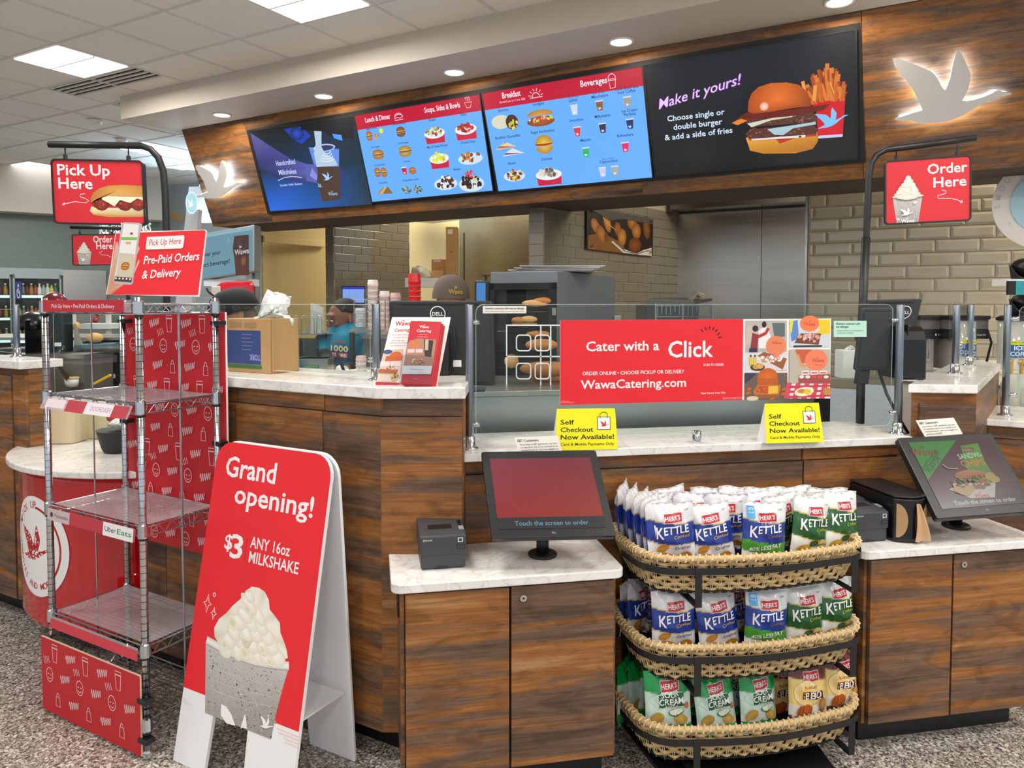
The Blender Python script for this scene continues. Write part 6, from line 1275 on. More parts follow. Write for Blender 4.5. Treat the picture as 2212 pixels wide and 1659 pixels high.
MB().hull8([M @ V(p) for p in ((w_/2+.002, .01, z0+.004), (w_/2+.002, .15, z0+.004), (w_/2+.002, .15, z1-.004), (w_/2+.002, .01, z1-.004))], [M @ V(p) for p in ((w_/2+.003, .01, z0+.004), (w_/2+.003, .15, z0+.004), (w_/2+.003, .15, z1-.004), (w_/2+.003, .01, z1-.004))]).build('side_tape', mat('carton tape', '#bb8f5c', .35), t)
# crumpled white plastic bag in the carton
def crumple(name, lab, cat, pts, d, th, m, n=14, amp=.012, parent=None):
    cx = sum(p[0] for p in pts)/len(pts); cy = sum(p[1] for p in pts)/len(pts); L = len(pts)
    def fn(u, v):
        i = u*L; j = int(i) % L; tt = i-int(i); x = pts[j][0]*(1-tt)+pts[(j+1) % L][0]*tt; y = pts[j][1]*(1-tt)+pts[(j+1) % L][1]*tt
        s_ = 1-abs(2*v-1); k = 1-(1-s_)**2.2 if True else s_; k = math.sin(math.pi*min(v, 1-v)); x = cx+(x-cx)*k; y = cy+(y-cy)*k
        side = -1 if v < .5 else 1; q = P(x, y, d); q.y += side*th*(1-k)*.9+R.uniform(-amp, amp)*.5; q.x += R.uniform(-amp, amp)*.4; q.z += R.uniform(-amp, amp)*.4; return q
    b = MB().grid(fn, L*3, n, closed_u=True); return b.build(name, m, parent, smooth=True, label=lab, cat=cat)
bagm = mat('white plastic bag', '#eceaec', .3, alpha=.93)
crumple('plastic_bag', 'crumpled white plastic bag sticking up out of the cardboard box', 'bag', [(540, 690), (556, 690), (576, 626), (600, 632), (628, 641), (622, 668), (618, 680), (634, 690), (632, 702), (600, 696), (560, 695), (530, 694)], 3.06, .03, bagm)
# brochure stand
d = 2.60; q = qreal(P(838, 687, d+.05), P(973, 684, d+.05), P(812, 838, d-.02)); S = zf(q, 440, 440, 3.95)
bs = thing('brochure_display', 'clear counter display with a white and red catering poster', 'display', q(q.w/2, 0))
qo = [S(1608, 968), S(2108, 968), S(1990, 1580), S(1463, 1565)]; q.slab(qo, .002).build('poster', PAPER, bs)
a = Art(); wawa(a, *S(1700, 1040), 1.7, '#c8202c'); a.text('Catering', *S(1690, 1090), 1.15, '#c8303a', 'c', .02, fit=5.2)
for i, s_ in enumerate(('Serve a menu of favorites', 'your guests will love')): a.text(s_, *S(1680, 1122+i*22), .45, '#d05a60', 'c', .0)
for i, s_ in enumerate(('Order and pay online', 'Choose Pick Up or Delivery', 'Visit WawaCatering.com')): a.text(s_, *S(1660, 1172+i*20), .4, '#4a4648', 'c', .0)
a.poly([S(1545, 1255), S(1700, 1240), S(1690, 1450), S(1640, 1520), S(1475, 1520)], '#d8c8b8'); a.ell(*S(1640, 1300), 2.2, 1.6, '#d86a28'); a.poly([S(1560, 1300), S(1700, 1300), S(1690, 1340), S(1545, 1345)], '#d06024'); a.ell(*S(1570, 1265), 1.6, .8, '#3a5488')
for zx in (1550, 1640): a.poly([S(zx-40, 1345), S(zx+40, 1345), S(zx+35, 1385), S(zx-45, 1385)], '#e8d8dc')
blobs(a, *S(1600, 1400), 2.4, .6, ['#e8c030', '#c85a2c', '#e8e0d0', '#b8432a'], 20, .2, .45); a.poly([S(1500, 1410), S(1660, 1420), S(1640, 1450), S(1495, 1445)], '#b85a30'); blobs(a, *S(1630, 1480), 1.2, 1.3, ['#e8b830', '#d8902c', '#4a3a20'], 26, .2, .4)
a.poly([S(1468, 1522), S(1985, 1545), S(1978, 1580), S(1463, 1565)], '#c8202c'); a.build('poster_print', q, bs)
MB().box((-.105, -.03, 0), (.085, .06, .003), Matrix.Translation(V((q(q.w/2, 0).x, q(q.w/2, 0).y, 1.311)))).build('stand_base', ACRYL, bs)
q3 = qreal(P(888, 692, d-.03), P(955, 694, d-.03), P(862, 832, d-.075)); S = zf(q3, 440, 440, 3.95)
for i in range(3):
    m = 'front' if i == 0 else ['second', 'third'][i-1]
    t = thing('catering_brochure', ['front red catering brochure in the clear holder on the high counter', 'second catering brochure, peeking out right behind the front one', 'third catering brochure, hindmost in the clear holder'][i], 'brochure', q3(q3.w/2, 0, -.008*i), 'catering brochures in the clear holder')
    off = i*1.1; o = [S(1768, 1000), S(2030, 1008), S(1950, 1545), S(1680, 1535)]; o = [(x+off*.6, y-off*.5) for x, y in o]
    q3.slab(o, .004, -.006*i).build('leaflet', mat('brochure red', '#cf1f2c', .35), t)
    if i: continue
    a = Art(); wawa(a, *S(1880, 1062), 1.0, '#f6eef0'); a.text('Catering', *S(1878, 1096), 1.0, '#f6eef0', 'c', .02, fit=5.0)
    for k, s_ in enumerate(('Create a menu', 'your guests will love')): a.text(s_, *S(1868, 1120+k*20), .34, '#f6d8dc', 'c', .0)
    a.poly([S(1738, 1200), S(1760, 1170), S(1830, 1150), S(1985, 1160), S(1955, 1390), S(1705, 1380)], '#b8846a'); a.ell(*S(1800, 1200), 1.5, 1.0, '#e07a3c'); a.poly([S(1880, 1155), S(1960, 1170), S(1940, 1310), S(1885, 1300)], '#3a2c2c'); a.poly([S(1890, 1160), S(1920, 1160), S(1915, 1250), S(1890, 1250)], '#c8b8a0')
    for zx in (1770, 1840): a.poly([S(zx-30, 1240), S(zx+32, 1240), S(zx+28, 1272), S(zx-32, 1272)], '#e6c8cc')
    blobs(a, *S(1830, 1345), 2.2, .9, ['#d8883c', '#e0a05a', '#a84a24', '#e8d8c0', '#c86a34'], 46, .18, .42)
    a.poly([S(1702, 1382), S(1952, 1384), S(1938, 1455), S(1692, 1455)], '#ece9ea'); a.text('Visit WawaCatering.com', *S(1820, 1420), .42, '#5a3c3c', 'c', .01, fit=4.6); a.text('ORDER ONLINE • PICKUP OR DELIVERY', *S(1820, 1440), .2, '#9a8a8a', 'c', 0, fit=4.2); a.text('Scan to order', *S(1808, 1498), .32, '#f0c8cc', 'c', .01, fit=1.8)
    a.build('brochure_print', q3, t)
hp_ = [S(1700, 1290), S(1960, 1300), S(1950, 1548), S(1665, 1540)]; q3.slab(hp_, .001, .012).build('holder_front', ACRYL, bs); q3.slab(hp_, .028, .010).build('holder_pocket', ACRYL, bs)
# big till monitor seen from behind
def tmonitor(name, lab, pts, d0, logo, th=.045, base=None, z=None):
    q = qreal(P(*pts[0], d0), P(*pts[1], d0), P(*pts[2], d0-.02)); t = thing(name, lab, 'monitor', V((q(q.w/2, 0).x, q(q.w/2, 0).y, z)))
    q.slab(rrect(0, 0, q.w, q.h, 1.2), th*.5).build('rear_shell', mat('matte black shell', '#1b1c1f', .45), t, bevel=.006)
    q.slab(rrect(1.2, 1.2, q.w-1.2, q.h-2.2, 1), .004, .004).build('inner_panel', mat('matte black shell'), t, bevel=.002)
    q.rect(q.w*.12, q.h-1.6, q.w*.86, q.h-1.35, .002, .006).build('vent_slot', mat('slot black'), t)
    a = Art()
    if logo: x, y = at_(q)(*logo); a.arc(x, y, 2.9, 0, 360, .35, '#dfe2e6', 32); a.text(*('DELL', x, y-.75, 1.5, '#dfe2e6', 'c', .04)); a.build('logo_print', q, t, base=.0075)
    return t, q
t, q = tmonitor('till_monitor', 'black till monitor with a round logo, its back facing the shopper', [(840, 649), (1064, 650), (846, 832)], 2.95, (946, 678), z=1.0)
MB().box(q(q.w*.44, -.5, .01), q(q.w*.58, q.h*.62, .05)).build('stand_column', BLACKP, t, bevel=.004); MB().box(q(q.w*.2, -2, .05), q(q.w*.9, -1.2, -.12)).build('stand_foot', BLACKP, t, bevel=.004)
q.rect(q.w*.60, q.h*.22, q.w*.68, q.h*.30, .001, .008).build('serial_label', WHITEP, t)
MB().tube([q(q.w*.50, q.h*.72, .012), q(q.w*.62, q.h*.7, .02), q(q.w*.63, q.h*.4, .03), q(q.w*.55, q.h*.1, .03)], .004, 6).build('cable', BLACKP, t, smooth=True)
t, q = tmonitor('till_monitor', 'smaller black till monitor high behind the right guard post', [(1868, 648), (1993, 645), (1848, 735)], 3.35, (1952, 675), z=1.3)
q.rect(q.w*.3, -9, q.w*.7, q.h*.3, .04, -.03).build('stand_column', BLACKP, t, bevel=.004)
t, q = tmonitor('dark_display', 'large dark screen unit behind the glass right of the mint notice', [(1862, 664), (1935, 664), (1846, 800)], 3.2, None, z=1.3)
q.rect(q.w*.2, -6, q.w*.5, 0, .05, -.01).build('stand_column', BLACKP, t, bevel=.004)
MB().tube([P(1898, 800, 3.18), P(1915, 850, 3.1), P(1940, 900, 3.05), P(1962, 936, 3.05)], .006, 6).build('power_cable', BLACKP, smooth=True, label='black cable hanging from the dark screen to the ledge', cat='cable')
t = thing('card_terminal', 'tall rounded black dispenser on the right column cap', 'dispenser', V((P(1970, 800, 3.15).x, 3.15, 1.27)))
a_, b_ = P(1942, 720, 3.12), P(1998, 720, 3.12); z0 = 1.272; z1 = P(1970, 703, 3.12).z
sec = [(3.10, z0), (3.10, z1-.06), (3.115, z1-.025), (3.14, z1-.006), (3.18, z1), (3.26, z1-.01), (3.28, z0)]
MB().hull8([V((a_.x, y, z)) for y, z in sec], [V((b_.x, y, z)) for y, z in sec]).build('body', mat('black dispenser', '#131417', .25), t, bevel=.008)
MB().box((a_.x+.03, 3.108, z1-.05), (a_.x+.034, 3.19, z1+.002)).build('seam', BLACKP, t)
# ================================================================ BEHIND THE GLASS: prep line
PB = mat('prep steel', '#aeb4b6', .33, .85)
pc_ = thing('prep_counter', 'stainless steel prep counter front seen through the glass guard', 'counter', B(1.2, 3.3, 0))
MB().box((.30, 3.16, .1), (2.06, 3.75, 1.19), MBm).build('body', PB, pc_, bevel=.003)
MB().box((.28, 3.13, 1.19), (2.08, 3.8, 1.215), MBm).build('top_edge', STEEL, pc_, bevel=.003)
MB().box((2.06, 3.155, .3), (2.14, 3.6, 1.205), MBm).build('end_panel', mat('black dispenser'), pc_)
# acrylic bread case
bc = thing('bread_display_case', 'clear acrylic case of sandwich rolls left of the red banner', 'case', P(1150, 840, 3.5))
def case(x0, x1, y0, y1, d, dep):
    a_, b_, c_ = P(x0, y0, d), P(x1, y0, d), P(x0, y1, d); w_, t0_, z0, z1 = b_.x-a_.x, .003, c_.z, a_.z
    f = lambda p, q_: MB().box(p, q_)
    f((a_.x, d, z1-t0_), (b_.x, d+dep, z1)).build('top', ACRYL, bc); f((a_.x, d, z0), (b_.x, d+dep, z0+t0_)).build('shelf', ACRYL, bc); f((a_.x, d, (z0+z1)/2), (b_.x, d+dep, (z0+z1)/2+t0_)).build('shelf', ACRYL, bc)
    for x in (a_.x, a_.x+w_*.62): f((x, d, z0), (x+t0_, d+dep, z1)).build('side', ACRYL, bc)
    e = mat('acrylic edge white', '#e9ecee', .3); m = MB()
    for x in (a_.x, a_.x+w_*.62, a_.x+w_*.80): m.box((x, d-.002, z0), (x+.006, d+.002, z1))
    for z in (z0, (z0+z1)/2, z1): m.box((a_.x, d-.002, z-.002), (b_.x, d+.002, z+.004))
    m.build('edge_trim', e, bc)
    for zc in (z0+(z1-z0)*.27, z0+(z1-z0)*.72):
        for i in (0, 1):
            cx = a_.x+w_*(.32+.34*i); MB().tube([V((cx+x*.033, d-.006, zc+y*.036)) for x, y in rrect(-1, -1, 1, 1, .45)], .003, 6, closed=True).build('handle_loop', e, bc)
case(1093, 1212, 703, 838, 3.42, .35)
crust = mat('bread crust', '#b8763a', .6, bump=.2, bscale=40, vary=.12); crust2 = mat('pale bread', '#d3a566', .65, bump=.15, bscale=40, vary=.1)
def roll(lab, x, y, d, L, r, m=None, rot=0, grp='sandwich rolls'):
    c = P(x, y, d); MB().ball(c, L/2, r*1.1, r, 14, 8, Matrix.Rotation(rot, 3, 'Z')).build('bread_roll', m or crust, smooth=True, label=lab, cat='bread', group=grp)
roll('long brown roll on the lower shelf of the acrylic case', 1180, 796, 3.55, .26, .035); roll('brown roll on the upper shelf of the acrylic case, right side', 1170, 745, 3.6, .16, .03)
roll('round pale roll on the lower shelf of the acrylic case, left side', 1105, 780, 3.6, .07, .035, crust2); roll('second brown roll under the long one in the acrylic case', 1190, 815, 3.58, .22, .022)
# proofing cabinet
pf = thing('warming_cabinet', 'tall grey steel warming cabinet with a black framed glass door', 'cabinet', P(1190, 900, 4.3))
L0, R0, E0 = P(1060, 585, 4.3), P(1204, 584, 4.1), P(1325, 592, 5.1)
fl_, fr_, er_ = V((L0.x, 4.3, 0)), V((R0.x, 4.12, 0)), V((E0.x, 5.0, 0)); el_ = fl_+(er_-fr_)
zt = P(1204, 585, 4.12).z; gm = mat('cabinet grey steel', '#7c8287', .45, .35)
MB().prism([(p.x, p.y) for p in (fl_, fr_, er_, el_)], .15, zt).build('body', gm, pf, bevel=.004)
qf = qreal(V((fl_.x, fl_.y, P(1060, 612, 4.3).z)), V((fr_.x, fr_.y, P(1060, 612, 4.3).z)), V((fl_.x, fl_.y, .9))); qf.o += (fl_-V((fl_.x, fl_.y, 0)))
m = MB()
for x0, y0, x1, y1 in ((0, 0, 4.2, qf.h), (qf.w-4.2, 0, qf.w, qf.h), (0, qf.h-4, qf.w, qf.h), (0, 0, qf.w, 4)): m.hull8([qf(x0, y0, .001), qf(x1, y0, .001), qf(x1, y1, .001), qf(x0, y1, .001)], [qf(x0, y0, .03), qf(x1, y0, .03), qf(x1, y1, .03), qf(x0, y1, .03)])
dr = m.build('door_frame', BLACKM, pf, bevel=.002); qf.rect(4.2, 4, qf.w-4.2, qf.h-4, .001, .004).build('interior', mat('dark interior', '#15100e', .6), pf); qf.rect(4.2, 4, qf.w-4.2, qf.h-4, .003, .024).build('door_glass', GLASS, pf)
for y in (qf.h*.80, qf.h*.30): qf.rect(qf.w-1.6, y-2, qf.w+.6, y+2, .006, .034).build('hinge', CHROME, pf)
for i, yy in enumerate((.80, .66, .52, .40, .26)):
    qf.rect(5, qf.h*yy-.3, qf.w-5, qf.h*yy, .004, .016).build('rack_shelf', CHROME, pf)
for i, (x, y, m_, L) in enumerate(((1158, 655, crust2, .16), (1142, 690, crust2, .10), (1120, 692, crust, .08), (1165, 722, crust, .15), (1175, 650, crust, .12))): roll(['long pale roll on the top shelf behind the warming cabinet glass', 'flat pale roll on the second shelf of the warming cabinet', 'small brown roll on the second shelf of the warming cabinet', 'brown roll low behind the warming cabinet glass', 'brown roll behind the long pale one in the warming cabinet'][i], x, y, 4.12, L, .02, m_)
for i in range(3):
    c = P(1190, 583-i*1.5, 4.6); M = Matrix.Translation(V((c.x+.02*i, 4.45, zt+.004+i*.012))) @ Matrix.Rotation(math.radians(-6+5*i), 4, 'Z')
    MB().box((-.24, -.15, 0), (.24, .22, .006), M).box((-.25, -.16, .006), (.25, -.15, .011), M).build('baking_tray', mat('tray aluminium', '#bdbab8', .3, .9), bevel=.002, label=['lowest flat tray on top of the warming cabinet', 'middle flat tray on top of the warming cabinet', 'topmost flat tray on the warming cabinet'][i], cat='tray', group='trays on the warming cabinet')
qn = thing('napkin_holder', 'black holder with a blue label left of the warming cabinet', 'dispenser', P(1037, 660, 4.0))
a_, b_ = P(1025, 605, 4.0), P(1057, 660, 4.0); MB().box((a_.x, 4.0, b_.z-.3), (b_.x, 4.1, a_.z)).build('body', BLACKP, qn, bevel=.012); MB().box((a_.x+.01, 3.996, b_.z-.1), (b_.x-.02, 4.0, a_.z-.015)).build('label_panel', mat('blue label', '#3f7fc4', .4), qn); MB().cyl(P(1050, 606, 4.05), P(1050, 596, 4.05), .006).cyl(P(1050, 597, 4.05), P(1050, 594, 4.05), .02).build('knob', BLACKP, qn)
# prep counter at the back with the glass-lidded tubs where the woman works
pb = thing('sandwich_prep_table', 'steel sandwich prep table in front of the woman in teal', 'table', P(700, 830, 4.4))
a_, b_ = P(560, 822, 4.2), P(1060, 822, 4.2); MB().box((a_.x, 4.2, .2), (b_.x, 5.0, a_.z)).build('body', STEEL, pb, bevel=.004); MB().box((a_.x, 4.18, a_.z), (b_.x, 5.02, a_.z+.012)).build('cutting_board', mat('cutting board', '#dcd6c8', .5), pb)
za = a_.z+.012
MB().box(P(628, 722, 5.1), P(790, 716, 5.35)).build('rear_shelf', STEEL, pb); MB().box(P(628, 820, 5.1), P(640, 722, 5.3)).build('shelf_leg', STEEL, pb)
MB().box(P(632, 772, 5.0), P(688, 730, 5.05)).build('glass_lid', mat('dark glass', '#3a3a36', .1, alpha=.8), pb)
def tub(lab, x0, x1, y0, y1, d, m=None, fill=None):
    c0, c1 = P(x0, y1, d), P(x1, y0, d); t = thing('food_tub', lab, 'tub', V(((c0.x+c1.x)/2, d+.08, c0.z)), 'steel tubs at the prep table')
    MB().box((c0.x, d, c0.z), (c1.x, d+.16, c1.z)).build('tub', m or STEEL, t, bevel=.004); MB().box((c0.x-.006, d-.006, c1.z-.004), (c1.x+.006, d+.166, c1.z)).build('rim', m or STEEL, t)
    if fill: MB().ball(V(((c0.x+c1.x)/2, d+.08, c1.z)), (c1.x-c0.x)/2*.85, .07, .02, 10, 6).build('food', fill, t, smooth=True)
    return t
t = tub('steel food tub with a green and blue label in front of the woman', 640, 708, 775, 806, 4.45)
MB().box(P(657, 795, 4.44), P(688, 790, 4.448)).build('label', mat('green label', '#3f8a4c', .5), t); MB().box(P(657, 799, 4.44), P(688, 795.5, 4.448)).build('label', mat('blue label'), t)
tub('steel tub of lettuce under the dark glass lid', 640, 680, 745, 768, 5.06, None, mat('lettuce', '#8a9a4c', .7, bump=.4, bscale=60))
# stacks of lids and wire frames
def wires(name, lab, x0, x1, y0, y1, d, n, cat='rack'):
    m = MB()
    for i in range(n):
        x = x0+(x1-x0)*i/max(1, n-1); m.tube([P(x-6, y1, d), P(x-5, y0+6, d), P(x-2, y0, d), P(x+2, y0, d), P(x+5, y0+6, d), P(x+6, y1, d)], .0022, 5)
    m.tube([P(x0-8, y1, d), P(x1+8, y1, d)], .003, 5); return m.build(name, WIRE, label=lab, cat=cat)
wires('wire_holder', 'wire holder of clear lids left of the woman', 640, 690, 682, 722, 5.0, 4)
clr = mat('clear plastic', '#dfe6e8', .15, alpha=.45)
def stack(name, lab, x, y0, y1, d, r0, n, m1, ring, grp, cat='cups', r1=None, part='cup'):
    top, bot = P(x, y0, d), P(x, y1, d); t = thing(name, lab, cat, bot, grp); h = (top.z-bot.z)/n
    for i in range(n):
        c = V((bot.x+R.uniform(-.001, .001), d, bot.z+i*h)); last = i == n-1; hh = h*.92 if not last else h*2.2
        b = MB().lathe(c, [(r0*.95, 0), (r0, hh*.8), (r0*1.08, hh*.82), (r0*1.08, hh)] if not last else [(r0*.98, 0), (r0*1.08, hh*.3), (r0*.92, hh)], 14)
        o = b.build(part, m1 if not (ring and i % 2 == 0) else ring, t, smooth=False)
    return t
cupw = mat('white paper cup', '#e8e2dd', .5); cupr = mat('red printed cup', '#d9b8b4', .5)
for x, y0, y1, n, l in ((806, 612, 722, 18, 'tallest stack of paper cups right of the blue order screen'), (831, 636, 722, 14, 'second stack of paper cups from the left behind the till monitor'), (855, 640, 722, 13, 'third stack of paper cups just left of the red cups')): stack('cup_stack', l, x, y0, y1, 5.2, .036, n, cupw, cupr, 'stacks of paper cups', r1=0)
stack('cup_stack', 'stack of bright red cups beside the man in the brown cap', 896, 605, 720, 5.0, .042, 10, mat('red plastic cup', '#d41f26', .3), None, 'stacks of paper cups')
for i, x in enumerate((678, 686, 694)): stack('lid_stack', ['left', 'middle', 'right'][i]+' stack of clear plastic lids beside the woman', x, 664+i*3, 720, 5.05, .02, 8, clr, None, 'stacks of clear lids', 'lids', part='lid')
stack('lid_stack', 'stack of milky lids in the wire rack right of the woman', 779, 672, 706, 4.9, .034, 6, mat('milky lid', '#dfe2e4', .4, alpha=.85), None, 'stacks of clear lids', 'lids', part='lid')
wr_ = thing('wire_rack_small', 'small wire rack of lids on a steel shelf right of the woman', 'rack', P(800, 712, 4.8)); del wr_['label']; wr_['label'] = 'small wire rack of lids on a steel shelf right of the woman'; wr_.name = 'lid_rack'
m = MB()
for x in (765, 790, 815, 832): m.tube([P(x, 710, 4.85), P(x, 647, 4.85)], .004, 6)
for y in (647, 672, 690): m.tube([P(765, y, 4.85), P(832, y, 4.85)], .003, 6)
m.build('wires', WIRE, wr_); MB().box(P(752, 718, 4.8), P(835, 710, 5.0)).build('shelf_board', STEEL, wr_); MB().box(P(756, 820, 4.82), P(767, 718, 4.9)).build('support', mat('dark steel', '#4a4c4e', .4, .8), wr_)
stack('cup_stack', 'short stack of small cups on the prep table by the guard post', 780, 776, 818, 4.3, .03, 7, cupw, cupr, 'stacks of paper cups')
MB().box(P(738, 656, 9.0), P(789, 618, 9.05)).build('order_screen', BLACKP, label='small order screen lit blue on the tiled wall', cat='screen', bevel=.003)
os_ = bpy.data.objects['order_screen']; oq = qreal(P(740, 620, 8.99), P(787, 620, 8.99), P(740, 654, 8.99)); a = Art(); a.rect(0, 0, oq.w, oq.h, '#7a9ce0'); a.rect(0, oq.h*.86, oq.w, oq.h, '#2430b8')
for k in (.33, .66): a.rect(oq.w*k-.06, 0, oq.w*k+.06, oq.h*.86, '#4a64a8')
a.build('display_image', oq, os_, SCREEN)
# knife and tissue
MB().box((-.11, -.002, -.008), (.05, .002, .010), Matrix.Translation(P(742, 800, 4.35)) @ Matrix.Rotation(math.radians(70), 4, 'Y')).build('knife', CHROME, label='long steel knife held down on the board by the woman', cat='knife')
# storeroom things
for i, (x0, y0, x1, y1, d, l) in enumerate(((963, 490, 988, 600, 9.5, 'tall narrow cardboard box standing in the storeroom gap'), (932, 560, 966, 600, 9.7, 'small cardboard box left of the tall one in the storeroom'), (903, 585, 955, 612, 9.2, 'flat open cardboard box on the storeroom shelf'))):
    t, M, w_, z1, z0 = fbox('storage_box', l, 'box', x0, y0, x1, y1, d, .25, CARD)
    a = Art(); a.rect(.15, .86, .6, .95, '#dcd8d0'); a.rect(.3, .5, .6, .52, '#7a5c38'); a.build('box_label', lambda x, y, h: M @ V((-w_/2+x*w_, -h, z0+y*(z1-z0))), t)
crumple('plastic_bundle', 'bundle of clear plastic film lying on the storeroom shelf', 'bag', [(884, 600), (890, 578), (905, 572), (925, 582), (930, 596), (915, 602)], 9.1, .08, mat('cloudy film', '#c9c4b4', .4))
MB().box(P(875, 620, 9.0), P(960, 603, 9.5)).build('storeroom_shelf', WHITEP, label='white shelf board in the storeroom gap', cat='shelf')
# bread picture
bp0, bp1 = V((.285, 6.7, 0)), V((math.cos(WA), math.sin(WA), 0)); bn_ = V((-math.sin(WA), math.cos(WA), 0))
hw = lambda x, y, h=.03: hit(x, y, bp0-bn_*h, bn_)
q = qreal(hw(1268, 446), hw(1411, 473), hw(1267, 537)); t = thing('bread_picture', 'glossy picture of bread loaves mounted on the tiled kitchen wall', 'picture', q(q.w/2, 0)); q.rect(0, 0, q.w, q.h, .008).build('panel', BLACKP, t)
S = zf(q, 1250, 430, 4.174); a = Art(); a.rect(0, 0, q.w, q.h, '#241712')
a.poly([S(85, 330), S(200, 300), S(400, 400), S(420, 490), S(85, 450)], '#7a4e22')
for x, y, rx, ry, c, e, ro in ((150, 240, 9, 6, '#c08038', '#8a5420', -35), (255, 200, 12, 6.5, '#cf9040', '#8a5420', -60), (205, 320, 12, 7.5, '#b87830', '#7a4818', -35), (350, 270, 7, 7, '#a0662a', '#6a3c14', 0), (480, 210, 10, 8, '#b07430', '#6e4218', 0), (520, 290, 10, 8.5, '#bd7e34', '#74461a', 0), (390, 345, 9, 9, '#c88a3c', '#84521e', 0), (610, 260, 8, 13, '#8a5420', '#5a3412', 15), (505, 415, 14, 8, '#8a4a18', '#5a2c0c', 5)): a.ell(*S(x, y), rx, ry, c, e, ro, .02)
a.ell(*S(247, 350), 3.6, 5, '#6a4220'); a.line([S(215, 160), S(250, 210), S(325, 275)], .6, '#e0b060')
a.poly([S(290, 385), S(310, 378), S(400, 450), S(520, 490), S(580, 460), S(655, 440), S(655, 512), S(560, 505), S(400, 485)], '#cfc6ba')
for k in range(3): a.line([S(310+k*8, 385), S(410+k*5, 470), S(530, 500-k*6), S(600, 470-k*2), S(655, 480-k*12)], .45, '#6a5c50')
a.poly([(0, q.h), (q.w, q.h), (q.w, q.h-6), (q.w*.5, q.h-6), (q.w*.3, q.h-10)], '#4a4644'); a.build('picture_print', q, t, eps=.0002)
for x, y in ((.06, .08), (.94, .08), (.06, .92), (.94, .92)): c = q(q.w*x, q.h*y); MB().cyl(c, c-bn_*.02, .012, n=10).build('standoff', CHROME, t)
# grill and wire rack in front of the steel wall
t = thing('panini_grill', 'dark steel press grill behind the glass, above the red banner', 'grill', P(1460, 700, 5.2))
a_, b_ = P(1394, 645, 5.2), P(1510, 660, 5.2); MB().box((a_.x, 5.2, P(0, 700, 4.8).z), (b_.x, 5.6, P(1394, 658, 5.2).z)).build('base', mat('dark steel'), t, bevel=.01)
MB().hull8([P(1396, 658, 5.2), P(1500, 658, 5.2), P(1540, 650, 5.6), P(1430, 650, 5.6)], [P(1398, 646, 5.2), P(1498, 648, 5.2), P(1538, 643, 5.6), P(1430, 642, 5.6)]).build('lid', mat('grill grey', '#6a6762', .35, .7), t, bevel=.006); MB().tube([P(1488, 650, 5.25), P(1502, 634, 5.3), P(1518, 640, 5.35)], .02, 6).build('handle', STEEL, t)
t = thing('basket_rack', 'open wire rack with hanging clips above the red banner', 'rack', P(1478, 700, 4.9)); m = MB()
for x in (1416, 1474, 1538): m.tube([P(x, 700, 4.9), P(x, 656, 4.9)], .008, 8)
m.build('rack_post', WIRE, t); m = MB(); m.tube([P(1416, 660, 4.9), P(1538, 660, 4.9)], .004, 6).tube([P(1416, 684, 4.9), P(1538, 684, 4.9)], .004, 6)
for i in range(13): x = 1420+i*9.5; m.tube([P(x, 661, 4.9), P(x, 676+R.uniform(-4, 8), 4.9)], .003, 5)
m.build('rack_wires', WIRE, t)
c = P(1334, 688, 4.6); MB().box(c+V((-.022, 0, -.05)), c+V((.022, .05, .018))).build('steel_canister', STEEL, bevel=.003, label='small steel canister left of the wire rack above the banner', cat='canister')
# white tissue pack beyond the glass
t, M, w_, z1, z0 = fbox('tissue_box', 'white tissue pack with a crumpled top behind the glass, right of the banner', 'box', 1822, 757, 1851, 778, 3.7, .1, WHITEP, zb=1.215)
crumple('tissue', None, None, [(1824, 758), (1830, 748), (1838, 746), (1846, 751), (1850, 758)], 3.74, .02, PAPER, parent=t)
# ================================================================ COFFEE AREA ON THE RIGHT
def brewer(lab, x0, x1, d):
    t = thing('coffee_brewer', lab, 'brewer', P((x0+x1)/2, 820, d), 'coffee brewers'); g = mat('brewer grey', '#6f6c69', .4, .4)
    a_, b_ = P(x0, 690, d), P(x1, 690, d)
    X0, X1 = a_.x, b_.x; z = lambda y: P(x0, y, d).z
    MB().box((X0, d, z(712)), (X1, d+.35, z(688))).build('head', g, t, bevel=.004); MB().box((X0-.01, d-.02, z(690)), (X1, d+.35, z(682))).build('lid', BLACKP, t, bevel=.003)
    MB().box((X0, d-.004, z(732)), (X1, d+.3, z(712))).build('control_panel', BLACKP, t, bevel=.002); MB().box((X0+.03, d+.02, z(800)), (X1-.06, d+.3, z(732))).build('front', mat('brewer steel', '#a8a29c', .35, .5), t)
    MB().cyl(V((X0+.06, d, z(732))), V((X0+.06, d, z(775))), .004).lathe(V((X0+.06, d, z(778))), [(.02, 0), (.022, .005)], 12).build('sight_tube', CHROME, t)
    a = Art(); a.ell(.62, .45, .03, .14, '#e8e8e8', n=12); a.text('Wilbur Curtis' if False else 'Curtis', .70, .36, .2, '#dcdcdc', 'l', .01, fit=.22); a.build('badge', lambda x, y, h: V((X0+(X1-X0)*x, d-.005-h, z(732)+(z(712)-z(732))*y)), t)
    MB().tube([V((X1+.01, d+.05, z(700))), V((X1+.04, d+.03, z(740))), V((X1+.02, d+.05, z(790)))], .008, 6).build('hose', BLACKP, t, smooth=True)
brewer('grey coffee brewer just right of the black till monitor', 1988, 2042, 4.8); brewer('grey coffee brewer behind the two posts on the column cap', 2050, 2136, 4.7)
